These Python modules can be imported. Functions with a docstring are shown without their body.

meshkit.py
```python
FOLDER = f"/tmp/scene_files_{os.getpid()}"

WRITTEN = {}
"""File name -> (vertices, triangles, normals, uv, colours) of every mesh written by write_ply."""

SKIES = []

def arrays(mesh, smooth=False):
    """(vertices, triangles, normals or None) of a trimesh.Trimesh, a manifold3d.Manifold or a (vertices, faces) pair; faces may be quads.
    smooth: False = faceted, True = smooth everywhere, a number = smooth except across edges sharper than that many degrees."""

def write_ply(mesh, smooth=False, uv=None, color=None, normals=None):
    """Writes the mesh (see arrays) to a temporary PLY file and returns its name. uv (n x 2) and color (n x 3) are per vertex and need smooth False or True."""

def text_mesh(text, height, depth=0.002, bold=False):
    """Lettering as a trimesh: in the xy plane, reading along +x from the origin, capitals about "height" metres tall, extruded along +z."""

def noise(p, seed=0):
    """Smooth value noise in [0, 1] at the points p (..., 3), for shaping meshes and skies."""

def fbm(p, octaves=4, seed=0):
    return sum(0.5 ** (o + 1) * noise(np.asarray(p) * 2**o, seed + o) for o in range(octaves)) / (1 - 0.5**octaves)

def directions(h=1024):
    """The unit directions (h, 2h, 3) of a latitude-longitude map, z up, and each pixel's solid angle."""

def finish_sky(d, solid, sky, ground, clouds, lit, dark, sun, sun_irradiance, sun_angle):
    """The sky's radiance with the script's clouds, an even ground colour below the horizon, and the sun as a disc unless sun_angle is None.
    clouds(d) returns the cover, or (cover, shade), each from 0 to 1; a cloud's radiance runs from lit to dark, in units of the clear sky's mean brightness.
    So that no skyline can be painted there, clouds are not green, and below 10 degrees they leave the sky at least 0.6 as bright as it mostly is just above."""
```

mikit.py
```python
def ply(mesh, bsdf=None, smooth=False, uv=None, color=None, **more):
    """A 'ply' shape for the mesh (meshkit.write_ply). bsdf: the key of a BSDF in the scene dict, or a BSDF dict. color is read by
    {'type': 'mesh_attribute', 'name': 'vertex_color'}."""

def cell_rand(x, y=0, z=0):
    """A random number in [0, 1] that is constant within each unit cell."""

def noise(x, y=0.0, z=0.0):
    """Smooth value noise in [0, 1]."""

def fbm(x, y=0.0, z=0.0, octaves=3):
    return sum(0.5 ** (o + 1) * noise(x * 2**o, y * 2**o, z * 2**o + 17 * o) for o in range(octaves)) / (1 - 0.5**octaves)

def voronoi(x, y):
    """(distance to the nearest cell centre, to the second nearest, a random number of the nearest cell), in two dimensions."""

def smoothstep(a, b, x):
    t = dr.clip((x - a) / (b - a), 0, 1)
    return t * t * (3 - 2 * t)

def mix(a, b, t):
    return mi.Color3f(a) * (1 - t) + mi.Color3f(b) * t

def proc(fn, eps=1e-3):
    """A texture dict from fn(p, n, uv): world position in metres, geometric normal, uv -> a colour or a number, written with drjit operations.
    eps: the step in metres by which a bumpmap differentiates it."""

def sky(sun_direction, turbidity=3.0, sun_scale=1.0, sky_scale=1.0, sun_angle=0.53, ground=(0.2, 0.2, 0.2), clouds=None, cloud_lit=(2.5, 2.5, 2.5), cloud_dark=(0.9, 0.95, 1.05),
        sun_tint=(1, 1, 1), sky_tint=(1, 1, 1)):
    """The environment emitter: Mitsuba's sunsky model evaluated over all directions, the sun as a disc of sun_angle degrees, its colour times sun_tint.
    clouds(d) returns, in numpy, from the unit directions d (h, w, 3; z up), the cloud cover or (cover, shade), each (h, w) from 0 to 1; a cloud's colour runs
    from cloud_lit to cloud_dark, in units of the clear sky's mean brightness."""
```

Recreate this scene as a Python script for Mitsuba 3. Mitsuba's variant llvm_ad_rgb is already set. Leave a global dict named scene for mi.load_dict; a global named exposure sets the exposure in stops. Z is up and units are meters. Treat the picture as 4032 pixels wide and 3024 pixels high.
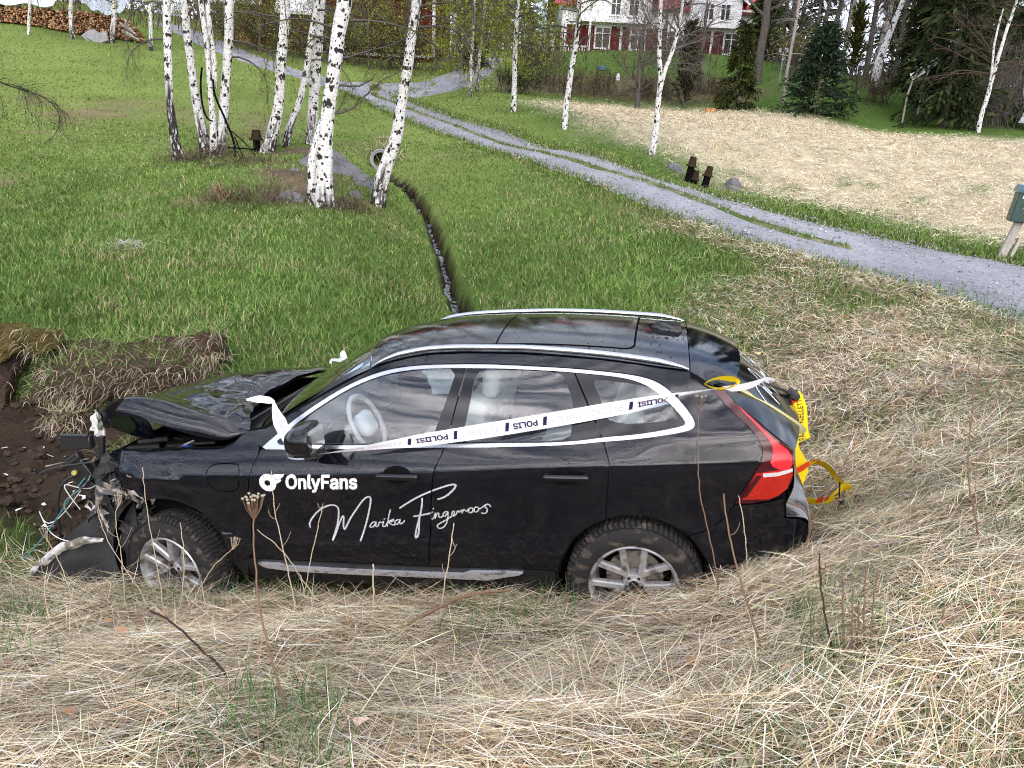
import math
import numpy as np, trimesh, mitsuba as mi, drjit as dr, mikit, meshkit, shapely
import shapely.geometry as sg
from shapely import affinity
from scipy.interpolate import RBFInterpolator, PchipInterpolator
from scipy.spatial import cKDTree

# ---------------------------------------------------------------- camera, sky, exposure
T = mi.ScalarTransform4f
scene, labels = {}, {}
PITCH, ROLL, EYE = math.radians(18.0), math.radians(2.6), 1.6
_f = np.array([0, math.cos(PITCH), -math.sin(PITCH)])
_up0 = np.array([0, math.sin(PITCH), math.cos(PITCH)])
_rt0 = np.array([1.0, 0, 0])
_up = _up0 * math.cos(ROLL) - _rt0 * math.sin(ROLL)
scene['camera'] = {'type': 'perspective', 'fov': 67.29, 'fov_axis': 'x', 'near_clip': 0.05, 'far_clip': 2000.0,
                   'to_world': T().look_at(origin=[0, 0, EYE], target=[0, float(_f[1]), EYE + float(_f[2])], up=_up.tolist())}

def cloud_cover(d):
    """evening sky: broken streaks of cloud, brightest towards the low sun behind the photographer"""
    el, az = np.arcsin(np.clip(d[..., 2], -1, 1)), np.arctan2(d[..., 1], d[..., 0])
    wav = .05 * (meshkit.fbm(np.stack([np.cos(az) * 3, np.sin(az) * 3, el * 2], -1), 3, 5) - .5)
    big = meshkit.fbm(np.stack([np.cos(az) * 2.2, np.sin(az) * 2.2, (el + wav) * 9], -1), 4, 3)
    fine = meshkit.fbm(np.stack([np.cos(az) * 4.0, np.sin(az) * 4.0, (el + wav) * 34], -1), 4, 11)
    c = smooth01(.36, .62, .55 * big + .45 * fine)
    toward = np.clip(d @ np.array([.12, -.92, .37]), -1, 1)
    glow = np.clip(toward, 0, 1) ** 4
    return .16 + .84 * c, np.clip(1 - glow * (.55 + .6 * smooth01(.36, .62, fine)), .03, 1)

def smooth01(a, b, x):
    t = np.clip((np.asarray(x, float) - a) / (b - a), 0, 1)
    return t * t * (3 - 2 * t)

scene['sky'] = mikit.sky((0.15, -0.92, 0.36), turbidity=3.0, sun_scale=0.03, sun_angle=40.0, clouds=cloud_cover,
                         cloud_lit=(21, 19.4, 19.6), cloud_dark=(4.0, 4.3, 4.95), sky_tint=(.85, .97, 1.2), ground=(0.12, 0.12, 0.08))
exposure = 2.72

# ---------------------------------------------------------------- helpers
def lab(key, label=None, cat=None, group=None, kind=None):
    d = {k: v for k, v in (('label', label), ('category', cat), ('group', group), ('kind', kind)) if v}
    if d:
        labels[key] = d
    return key

def numbered(name):
    if name not in USED:
        USED[name] = 0
        return name
    USED[name] += 1
    return f'{name}_{USED[name]:03d}'
USED = {}

def put(key, mesh, bsdf, smooth=False, **more):
    scene[key] = mikit.ply(mesh, bsdf, smooth=smooth, **more)
    return key

def part(parent, name, mesh, bsdf, smooth=False, label=None, kind=None, **more):
    key = numbered(parent + '__' + name)
    put(key, mesh, bsdf, smooth, **more)
    if label or kind:
        lab(key, label, kind=kind)
    return key

class MB:
    """collects pieces of one mesh"""
    def __init__(s): s.v, s.f, s.c, s.n = [], [], [], 0
    def add(s, v, f, c=None):
        v, f = np.asarray(v, float), np.asarray(f, int)
        if f.ndim == 2 and f.shape[1] == 4:
            f = np.vstack([f[:, [0, 1, 2]], f[:, [0, 2, 3]]])
        s.v.append(v); s.f.append(f + s.n); s.n += len(v)
        if c is not None:
            s.c.append(np.broadcast_to(np.asarray(c, float), (len(v), 3)))
        return s
    def tm(s, m, c=None): return s.add(m.vertices, m.faces, c)
    def mesh(s): return np.vstack(s.v), np.vstack(s.f)
    def col(s): return np.vstack(s.c)

def tube(pts, rad, sides=6, cap=True, twist=0.0):
    p = np.asarray(pts, float); n = len(p)
    r = np.broadcast_to(np.asarray(rad, float), (n,))
    t = np.gradient(p, axis=0); t /= np.linalg.norm(t, axis=1, keepdims=True) + 1e-12
    ref = np.array([0, 0, 1.0]) if abs(t.mean(0)[2]) < 0.8 * np.linalg.norm(t.mean(0)) else np.array([1.0, 0, 0])
    a = np.cross(t, ref); a /= np.linalg.norm(a, axis=1, keepdims=True) + 1e-12
    b = np.cross(t, a)
    g = np.arange(sides) * 2 * np.pi / sides + twist
    v = p[:, None] + r[:, None, None] * (np.cos(g)[None, :, None] * a[:, None] + np.sin(g)[None, :, None] * b[:, None])
    i, j = np.meshgrid(np.arange(n - 1), np.arange(sides), indexing='ij')
    q = np.stack([i * sides + j, (i + 1) * sides + j, (i + 1) * sides + (j + 1) % sides, i * sides + (j + 1) % sides], -1).reshape(-1, 4)
    f = np.vstack([q[:, [0, 1, 2]], q[:, [0, 2, 3]]])
    v = v.reshape(-1, 3)
    if cap:
        v = np.vstack([v, p[:1], p[-1:]])
        k = np.arange(sides)
        f = np.vstack([f, np.stack([k * 0 + n * sides, k, (k + 1) % sides], 1), np.stack([k * 0 + n * sides + 1, (n - 1) * sides + (k + 1) % sides, (n - 1) * sides + k], 1)])
    return v, f

def tubes(paths, radii, sides=3):
    """many polylines of the same length at once: paths (k,n,3), radii (k,n)"""
    p = np.asarray(paths, float); k, n = p.shape[:2]
    t = np.gradient(p, axis=1); t /= np.linalg.norm(t, axis=2, keepdims=True) + 1e-12
    ref = np.where(np.abs(t[..., 2:]) < 0.9, [0, 0, 1.0], [1.0, 0, 0])
    a = np.cross(t, ref); a /= np.linalg.norm(a, axis=2, keepdims=True) + 1e-12
    b = np.cross(t, a)
    g = np.arange(sides) * 2 * np.pi / sides
    v = p[:, :, None] + np.asarray(radii)[:, :, None, None] * (np.cos(g)[:, None] * a[:, :, None] + np.sin(g)[:, None] * b[:, :, None])
    kk, i, j = np.meshgrid(np.arange(k), np.arange(n - 1), np.arange(sides), indexing='ij')
    o = kk * n * sides
    q = np.stack([o + i * sides + j, o + (i + 1) * sides + j, o + (i + 1) * sides + (j + 1) % sides, o + i * sides + (j + 1) % sides], -1).reshape(-1, 4)
    return v.reshape(-1, 3), np.vstack([q[:, [0, 1, 2]], q[:, [0, 2, 3]]])

def box(sx, sy, sz, at=(0, 0, 0), R=None, ch=0.0):
    if ch > 0:
        x, y, z = sx / 2, sy / 2, sz / 2
        p = [[a * (x - ch * (k != 0)), b * (y - ch * (k != 1)), c * (z - ch * (k != 2))] for a in (-1, 1) for b in (-1, 1) for c in (-1, 1) for k in range(3)]
        m = trimesh.convex.convex_hull(np.array(p))
    else:
        m = trimesh.creation.box((sx, sy, sz))
    v = np.array(m.vertices)
    if R is not None: v = v @ np.asarray(R).T
    return v + np.asarray(at, float), np.array(m.faces)

def rotz(a): return np.array([[math.cos(a), -math.sin(a), 0], [math.sin(a), math.cos(a), 0], [0, 0, 1]])
def rotx(a): return np.array([[1, 0, 0], [0, math.cos(a), -math.sin(a)], [0, math.sin(a), math.cos(a)]])
def roty(a): return np.array([[math.cos(a), 0, math.sin(a)], [0, 1, 0], [-math.sin(a), 0, math.cos(a)]])
def rgb(r, g, b): return {'type': 'rgb', 'value': [r, g, b]}
def diffuse(c): return {'type': 'twosided', 'bsdf': {'type': 'diffuse', 'reflectance': rgb(*c) if not isinstance(c, dict) else c}}
def prin(c, rough=0.5, **k): return {'type': 'twosided', 'bsdf': {'type': 'principled', 'base_color': rgb(*c) if not isinstance(c, dict) else c, 'roughness': rough, **k}}
VCOL = {'type': 'mesh_attribute', 'name': 'vertex_color'}
scene['vcol_diffuse'] = diffuse(VCOL)

def fbm2(x, y, s, o=4, seed=0):
    return meshkit.fbm(np.stack([np.asarray(x) * s, np.asarray(y) * s, np.zeros_like(np.asarray(x, float)) + seed * 7.31], -1), o, seed)

def seg_dist(x, y, line):
    """distance of the points to a polyline and the arclength of the nearest point"""
    x, y = np.asarray(x, float), np.asarray(y, float)
    best, arc, s0 = np.full(x.shape, 1e9), np.zeros(x.shape), 0.0
    for (ax, ay), (bx, by) in zip(line[:-1], line[1:]):
        L = math.hypot(bx - ax, by - ay)
        t = np.clip(((x - ax) * (bx - ax) + (y - ay) * (by - ay)) / (L * L), 0, 1)
        d = np.hypot(x - ax - t * (bx - ax), y - ay - t * (by - ay))
        arc = np.where(d < best, s0 + t * L, arc); best = np.minimum(best, d); s0 += L
    return best, arc

def inside(x, y, poly):
    return shapely.contains_xy(sg.Polygon(poly), np.asarray(x, float).ravel(), np.asarray(y, float).ravel()).reshape(np.shape(x))

def poly_mask(x, y, poly, soft):
    """1 inside the polygon, falling to 0 over soft metres each side of its edge"""
    d, _ = seg_dist(x, y, list(poly) + [poly[0]])
    return smooth01(-soft, soft, np.where(inside(x, y, poly), d, -d))
# ---------------------------------------------------------------- terrain: ground height in metres (z) over the plane
GROUND = np.array([
 # the road the photographer stands on
 (0,0,0),(-4,-1,0),(4,-1,0),(-12,0,0),(12,0,.05),(0,-6,0),(-15,-8,0),(15,-8,0),(-40,-5,0),(40,-5,.2),(0,-15,0),(-40,-15,0),(40,-15,.2),
 # near bank down to the ditch
 (.05,1.73,-.1),(-1.34,1.65,-.12),(1.46,1.7,.0),(-1.9,2.4,-.5),(.05,2.4,-.4),(1.6,2.2,.02),(-2.6,3.4,-.92),(-1.76,3.55,-.98),(-.38,3.45,-.86),(.62,3.25,-.68),
 (1.35,3.4,-.5),(1.96,3.8,-.42),(2.44,3.3,-.03),(3.12,4.4,-.02),(2.85,4.8,-.2),(3.98,5.8,.0),(3.01,5.9,-.2),(-5,2.5,-.55),(-9,2.0,-.4),(-9,4,-1.1),(-14,2,-.4),
 # ditch floor
 (-1.9,5.1,-1.5),(-.9,5.0,-1.4),(0.2,4.8,-1.25),(1.1,4.6,-1.12),(1.9,4.6,-.85),(2.4,5.2,-.55),(-3.3,4.5,-1.38),(-3.3,5.4,-1.42),(-4.2,5.5,-1.4),(-6,5.4,-1.45),(-10,5.5,-1.5),(-16,5.5,-1.5),(-30,5.5,-1.4),
 # far bank
 (-4.6,6.7,-1.05),(-3.4,6.9,-1.0),(-2,7.2,-1.0),(-.9,7.6,-.95),(.3,7,-.75),(1.4,6.6,-.55),(-4.4,7.5,-.8),(-3.2,7.7,-.78),(-5.9,8.4,-.66),(-10,8.8,-.6),(-20,9,-.5),(-35,10,.0),
 # field left of the creek
 (-3.7,9.2,-.62),(-1.6,9.6,-.55),(-10,15,-.09),(-5.3,13,-.13),(-3.4,13,-.05),(-4.4,16.2,.26),(-3.5,15.6,.2),(-5.0,17.2,.62),(-4.6,16.5,.42),(-8.1,18.7,.62),(-7.5,19.5,.74),(-6.3,20,.93),(-5,20.5,.98),(-16.2,25,1.85),(-22,20,1.2),(-35,28,2.6),(-9,27,1.75),
 (-20,31,2.9),(-11,33,2.95),(-26,40,5.45),(-20,42,5.2),(-40,42,5.8),(-60,50,7),(-12,44,4.6),(-30,60,9),(-55,25,2),(-60,8,0),
 # creek
 (-.85,9.6,-.82),(-1.2,12,-.62),(-1.5,13.5,-.38),(-2.1,16,-.02),(-2.9,18.8,.4),(-3.6,20.6,.72),
 # embankment and driveway
 (.6,9,-.4),(1.1,9.5,-.25),(2.6,8.4,-.13),(.6,12,-.15),(1.6,13,.05),(.2,17,.38),(-1.6,21,.95),(5.0,7.5,.02),(5.95,9,.08),(6.6,8,.08),(4.6,12.5,.2),(3.3,15,.45),(1.9,17.5,.76),(-.5,26,1.65),(-5.2,36,2.85),(-8.9,42,3.9),(3.2,19.5,.75),(1.2,25,1.45),
 # field on the right
 (4.4,20,.57),(3.6,21,1.0),(1.4,26,1.88),(-.4,30,2.37),(-2.4,36,3.05),(14.5,35,2.55),(19,31,2.3),(6.6,40,2.95),(12.9,36,2.9),(8,13,.15),(9,20,.75),(14,22,1.1),(18,14,.6),(30,20,1.2),(30,33,2.4),(12,10,.1),(50,20,1.2),(50,40,3),
 # house mound and what lies behind
 (13.3,50,6.3),(6,50,6.2),(0,51,6.0),(9,45,4.6),(16,44,4.7),(20,44,4.3),(3,44,4.2),(24,42,3.3),(30,45,3.6),(40,55,5),(20,60,7),(0,70,8),(-15,60,7),(-20,80,9.5),(20,90,9),(60,70,7),(-60,100,12),(0,120,11),(60,120,10),(0,150,12)])
_rbf = RBFInterpolator(GROUND[:, :2], GROUND[:, 2], kernel='thin_plate_spline', smoothing=0.02)
CREEK = [(.3, 6.4), (-.15, 7.6), (-.45, 8.8), (-.62, 9.8), (-.72, 10.6), (-.80, 11.1), (-.90, 11.7), (-1.10, 12.6), (-1.24, 13.4), (-1.48, 14.6), (-1.88, 16.5), (-2.32, 18), (-2.81, 19.4), (-3.4, 20.4)]

def ground(x, y):
    x, y = np.asarray(x, float), np.asarray(y, float)
    p = np.stack([x.ravel(), y.ravel()], 1)
    z = np.concatenate([_rbf(q) for q in np.array_split(p, max(1, len(p) // 20000))]).reshape(x.shape)
    rd = smooth01(2.2, 0.8, y)
    z = z * (1 - rd) + np.minimum(z, 0) * 0 * rd + z * rd * 0.15
    dist = np.hypot(x, y)
    z = z + (fbm2(x, y, 0.9, 3, 1) - 0.5) * 0.10 * smooth01(1.5, 3, y) + (fbm2(x, y, 0.16, 3, 2) - 0.5) * 0.5 * smooth01(14, 40, dist)
    d, arc = seg_dist(x, y, CREEK)
    d = d + (fbm2(x, y, 3.5, 3, 17) - .5) * .16
    w = (0.10 + 0.03 * np.sin(arc * 2.3) + 0.025 * np.sin(arc * 5.1 + 1)) * smooth01(22, 8, y) * .75 + .045
    z = z - 0.26 * np.exp(-(d / 0.75) ** 2) - 0.30 * smooth01(w * 1.6, w * 0.6, d)
    return z

# land cover ----------------------------------------------------------------
DRIVE_LEFT = [(5.6, -1.0), (5.25, 4.0), (4.95, 7.35), (4.86, 8.1), (4.5, 9.55), (3.83, 11.05), (2.99, 13.4), (1.69, 16.55), (.26, 20.05), (-1.81, 24.3), (-3.57, 27.0), (-5.97, 31.6), (-7.82, 36.0), (-10.3, 39.5)]
DRIVE_RIGHT = [(10.6, -1.0), (9.0, 6.5), (7.31, 11.2), (6.5, 12.7), (5.54, 13.95), (4.37, 15.9), (3.5, 18.6), (2.07, 21.3), (.29, 24.8), (-2.08, 28.0), (-3.48, 30.6), (-5.23, 35.2), (-5.9, 38.5), (-4.6, 42.0)]
DRIVE = DRIVE_LEFT + DRIVE_RIGHT[::-1]
BRANCH_LEFT = [(-8.6, 38.2), (-11.0, 40.2), (-14.5, 43.2), (-18.0, 47.0), (-23.0, 54.0)]
BRANCH_RIGHT = [(-6.2, 37.6), (-4.6, 40.6), (-3.2, 45.5), (-2.6, 52.0)]
FIELD = [(0.4, 35.7), (2.4, 26.2), (4.3, 22.6), (5.9, 19.3), (7.0, 15.6), (8.0, 13.6), (9.6, 11.6), (13, 9), (26, 7), (40, 14), (40, 30), (18.1, 29.6), (13.3, 34.9), (6.7, 40.6), (2.5, 39)]
SOIL = [(-5.6, 6.9), (-4.8, 6.95), (-4.2, 6.95), (-3.55, 6.7), (-2.6, 6.5), (-2.3, 5.6), (-2.9, 4.9), (-3.4, 4.75), (-3.8, 5.15), (-4.6, 5.0), (-5.6, 5.3)]
CLUMP = [(-8.6, 18.4), (-7.9, 20.0), (-6.6, 20.8), (-5.2, 21.0), (-3.6, 18.8), (-2.9, 16.4), (-3.3, 14.8), (-4.6, 14.6), (-5.4, 16.4), (-6.2, 18.0), (-7.4, 18.0)]
BANK = [(-1.5, 40.2), (2.5, 41.3), (6.7, 41.6), (11, 40.2), (12.5, 42.5), (10, 45.5), (5, 46.0), (-1.5, 45.5)]
DRYSLOPE = [(1.9, 6.7), (2.6, 8.5), (3.6, 10.4), (3.9, 11.0), (4.6, 9.4), (5.1, 7), (5.6, 3.0), (5.6, 0.9), (-14, .9), (-14, 4.2), (-5, 4.3), (-2.8, 4.25), (0.7, 4.3), (1.5, 5.6)]

def cover(x, y):
    """weights of the ground covers: dry grass, soil, field stubble, litter; the rest is green grass"""
    n1, n2 = fbm2(x, y, 1.3, 4, 5), fbm2(x, y, 0.35, 3, 6)
    wob = (n1 - 0.5) * 1.5
    dry = poly_mask(x, y + wob * 0.9, DRYSLOPE, 0.5 + 1.3 * smooth01(5.5, 8, y)) * (1 - .85 * smooth01(.47, .60, fbm2(x, y, .8, 3, 19)) * smooth01(4.5, 6.5, y))
    soil = poly_mask(x + wob * 0.25, y + wob * 0.25, SOIL, 0.25)
    field = poly_mask(x + wob * 0.9, y + wob * 1.2, FIELD, 1.5) * (1 - 0.75 * smooth01(0.56, 0.68, n1) * smooth01(30, 16, y))
    litter = poly_mask(x + wob * 0.5, y + wob * 0.5, CLUMP, 0.5) * smooth01(0.38, 0.56, fbm2(x, y, 0.9, 3, 9))
    litter = np.maximum(litter, .85 * poly_mask(x + wob, y + wob, BANK, 0.8))
    patch = smooth01(0.52, 0.64, n2 * 0.5 + n1 * 0.5) * smooth01(11, 16, y) * smooth01(30, 25, y) * smooth01(0, -3, x)
    edge, _ = seg_dist(x, y, DRIVE_LEFT)
    dry = np.maximum(dry, 0.9 * smooth01(0.9, 0.1, edge + wob * 0.4) * smooth01(20, 12, y))
    dry = np.maximum(dry, 0.75 * patch)
    return np.clip(dry, 0, 1), np.clip(soil, 0, 1), np.clip(field, 0, 1), np.clip(litter, 0, 1)

GREEN, GREEN2 = np.array([.072, .122, .030]), np.array([.145, .19, .055])
STRAW, STRAW2 = np.array([.42, .33, .20]), np.array([.31, .235, .14])
FIELDC, EARTH, LITTER = np.array([.48, .42, .295]), np.array([.036, .026, .019]), np.array([.115, .085, .06])

def cover_color(x, y):
    d, s, f, l = cover(x, y)
    n = fbm2(x, y, 0.7, 4, 12)[..., None]; m = fbm2(x, y, 3.1, 3, 13)[..., None]
    far = smooth01(9, 22, y)[..., None] * smooth01(3, -2, np.asarray(x))[..., None]
    c = GREEN * (1 - far) + GREEN2 * far
    c = c * (0.6 + 0.8 * n)
    c = c + (STRAW * (0.16 + 0.36 * m) + STRAW2 * 0.10 - c) * d[..., None]  # straw ground darkened: shadow beneath the loose straw put into its colour
    c = c + (FIELDC * (0.55 + 0.9 * m * 0.9) - c) * f[..., None]
    c = c + (LITTER * (0.5 + m) - c) * l[..., None]
    c = c + (EARTH * (0.5 + m) - c) * s[..., None]
    cd, _ = seg_dist(x, y, CREEK)
    mud = smooth01(0.20, 0.08, cd + (m[..., 0] - .5) * .14)[..., None]
    return np.clip(c + (EARTH * 0.8 - c) * mud, 0.004, 1)

def sheet(xs, ys, zoff=0.0):
    X, Y = np.meshgrid(xs, ys)
    v = np.stack([X, Y, ground(X, Y) + zoff], -1).reshape(-1, 3)
    h, w = X.shape
    i = (np.arange(h - 1)[:, None] * w + np.arange(w - 1)[None]).ravel()
    return v, np.stack([i, i + 1, i + w + 1, i + w], 1)

_u = np.linspace(-1, 1, 350); GX = 75 * np.sinh(4.2 * _u) / np.sinh(4.2)
_u = np.linspace(0, 1, 270); GY = np.r_[-25 * (np.sinh(3.2 * np.linspace(1, 0, 50)[:-1]) / np.sinh(3.2)) + 2.5, 2.5 + 147 * np.sinh(4.4 * _u) / np.sinh(4.4)]
_v, _q = sheet(GX, GY)
_gz = _v[:, 2].reshape(len(GY), len(GX))
from scipy.interpolate import RegularGridInterpolator
_gi = RegularGridInterpolator((GY, GX), _gz, bounds_error=False, fill_value=None)
def gz(x, y):
    """height of the meshed ground"""
    return _gi(np.stack([np.ravel(y), np.ravel(x)], 1)).reshape(np.shape(x))
_soil = cover(_v[:, 0], _v[:, 1])[1]
_v2 = _v.copy(); _v2[:, 2] += _soil * (meshkit.fbm(_v * np.array([7, 7, 0]) , 4, 21) - 0.5) * 0.30
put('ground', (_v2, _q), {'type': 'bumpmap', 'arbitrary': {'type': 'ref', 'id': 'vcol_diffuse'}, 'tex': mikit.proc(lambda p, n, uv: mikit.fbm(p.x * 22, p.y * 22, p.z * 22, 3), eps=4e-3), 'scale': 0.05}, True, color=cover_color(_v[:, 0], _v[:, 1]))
lab('ground', 'sloping ground of green lawn, dry grass bank, bare soil and pale stubble field', kind='structure')

# driveway: gravel sheets a little above the ground
def strip_mesh(left, right, n, m, zoff, wob=0.0):
    def res(line):
        a = np.array(line, float); s = np.r_[0, np.cumsum(np.linalg.norm(np.diff(a, axis=0), axis=1))]; s /= s[-1]
        t = np.linspace(0, 1, n)
        return np.stack([PchipInterpolator(s, a[:, 0])(t), PchipInterpolator(s, a[:, 1])(t)], 1)
    L, R = res(left), res(right)
    t = np.linspace(0, 1, m)[None, :, None]
    P = L[:, None] * (1 - t) + R[:, None] * t
    w = (fbm2(P[..., 0], P[..., 1], 1.7, 3, 31) - 0.5) * wob
    side = (t[..., 0] - 0.5) * 2
    dirv = R - L; dirv /= np.linalg.norm(dirv, axis=1, keepdims=True)
    P = P + dirv[:, None] * (w * np.sign(side) * np.abs(side) ** 2)[..., None]
    edge = 1 - np.abs(side) ** 10
    z = gz(P[..., 0], P[..., 1]) + (zoff + 0.035) * edge - 0.04 * (1 - edge)
    v = np.concatenate([P, z[..., None]], -1).reshape(-1, 3)
    i = (np.arange(n - 1)[:, None] * m + np.arange(m - 1)[None]).ravel()
    return v, np.stack([i, i + 1, i + m + 1, i + m], 1)

scene['gravel'] = {'type': 'bumpmap', 'arbitrary': prin(mikit.proc(lambda p, n, uv: mikit.mix((.07, .07, .078), (.30, .30, .325), 0.5 * mikit.fbm(p.x * 24, p.y * 24, 0, 3) + 0.5 * mikit.fbm(p.x * 1.9 + 7, p.y * .9, 0, 4))), 0.9),
                   'tex': mikit.proc(lambda p, n, uv: mikit.fbm(p.x * 45, p.y * 45, 0, 3), eps=4e-3), 'scale': 0.02}
put('driveway', strip_mesh(DRIVE_LEFT, DRIVE_RIGHT, 260, 20, 0.0, 0.3), 'gravel', True)
lab('driveway', 'grey gravel driveway with two wheel tracks curving up to the farm', kind='structure')
def offset_line(line, w):
    a = np.array(line, float); t = np.gradient(a, axis=0); t /= np.linalg.norm(t, axis=1, keepdims=True)
    nrm = np.stack([t[:, 1], -t[:, 0]], 1)
    return a - nrm * w / 2, a + nrm * w / 2
put('driveway_branch', strip_mesh(*offset_line(BRANCH_LEFT, 2.4), 80, 12, 0.008, 0.4), 'gravel', True)
lab('driveway_branch', 'gravel track branching left towards the woodpile', kind='structure')
put('driveway_branch_001', strip_mesh(*offset_line(BRANCH_RIGHT, 2.6), 80, 12, 0.004, 0.4), 'gravel', True)
lab('driveway_branch_001', 'gravel track running on past the red barn', kind='structure')
def mid_line(t):
    a, b = np.array(DRIVE_LEFT), np.array(DRIVE_RIGHT)
    return a * (1 - t) + b * t
STRIP_L, STRIP_R = mid_line(.445)[4:], mid_line(.575)[4:]
_cv, _cf = strip_mesh(STRIP_L, STRIP_R, 160, 8, 0.012, 0.5)
put('verge_strip', (_cv, _cf), 'vcol_diffuse', True, color=np.clip(np.array([.08, .12, .035]) + (np.array([.24, .21, .14]) - np.array([.08, .12, .035])) * smooth01(.45, .65, fbm2(_cv[:, 0], _cv[:, 1], 1.8, 3, 4))[:, None], 0, 1))
lab('verge_strip', 'strip of grass and dead straw growing between the wheel tracks', kind='structure')
# water in the creek
_cl, _cr = offset_line(CREEK[2:], 0.17)
_w = strip_mesh(_cl, _cr, 120, 4, 0, 0)
_wv = _w[0].reshape(120, 4, 3); _wv[:, :, 2] = (_wv[:, 1:3, 2].min(1) + 0.015)[:, None]
scene['water'] = {'type': 'bumpmap', 'arbitrary': {'type': 'principled', 'base_color': rgb(.012, .012, .01), 'roughness': .06, 'specular': .5}, 'tex': mikit.proc(lambda p, n, uv: mikit.fbm(p.x * 14, p.y * 14, 0, 2)), 'scale': 0.01}
put('creek_water', (_wv.reshape(-1, 3), _w[1]), 'water', True)
lab('creek_water', 'narrow trickle of dark water at the bottom of the drain', kind='structure')
# loose stones on the gravel
_rg = np.random.default_rng(3); _n = 1800; _t = _rg.random(_n) ** 1.7; _k = _t * (len(DRIVE_LEFT) - 5) + 1.5; _i = _k.astype(int); _f = (_k - _i)[:, None]
_a, _b = np.array(DRIVE_LEFT), np.array(DRIVE_RIGHT); _q = _rg.beta(.55, .55, _n)[:, None]
_p = (_a[_i] * (1 - _f) + _a[_i + 1] * _f) * (1 - _q) + (_b[_i] * (1 - _f) + _b[_i + 1] * _f) * _q
_oc = np.array([[1, 0, 0], [-1, 0, 0], [0, 1, 0], [0, -1, 0], [0, 0, 1], [0, 0, -1.0]]); _of = np.array([[0, 2, 4], [2, 1, 4], [1, 3, 4], [3, 0, 4], [2, 0, 5], [1, 2, 5], [3, 1, 5], [0, 3, 5]])
_s = (_rg.uniform(.006, .022, _n) * (1 + 1.0 * (_p[:, 1] > 12)))[:, None, None] * _rg.uniform(.6, 1.3, (_n, 6, 1))
_vv = _oc[None] * _s; _cp, _sp = np.cos(_rg.uniform(0, 6, _n))[:, None], np.sin(_rg.uniform(0, 6, _n))[:, None]
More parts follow.
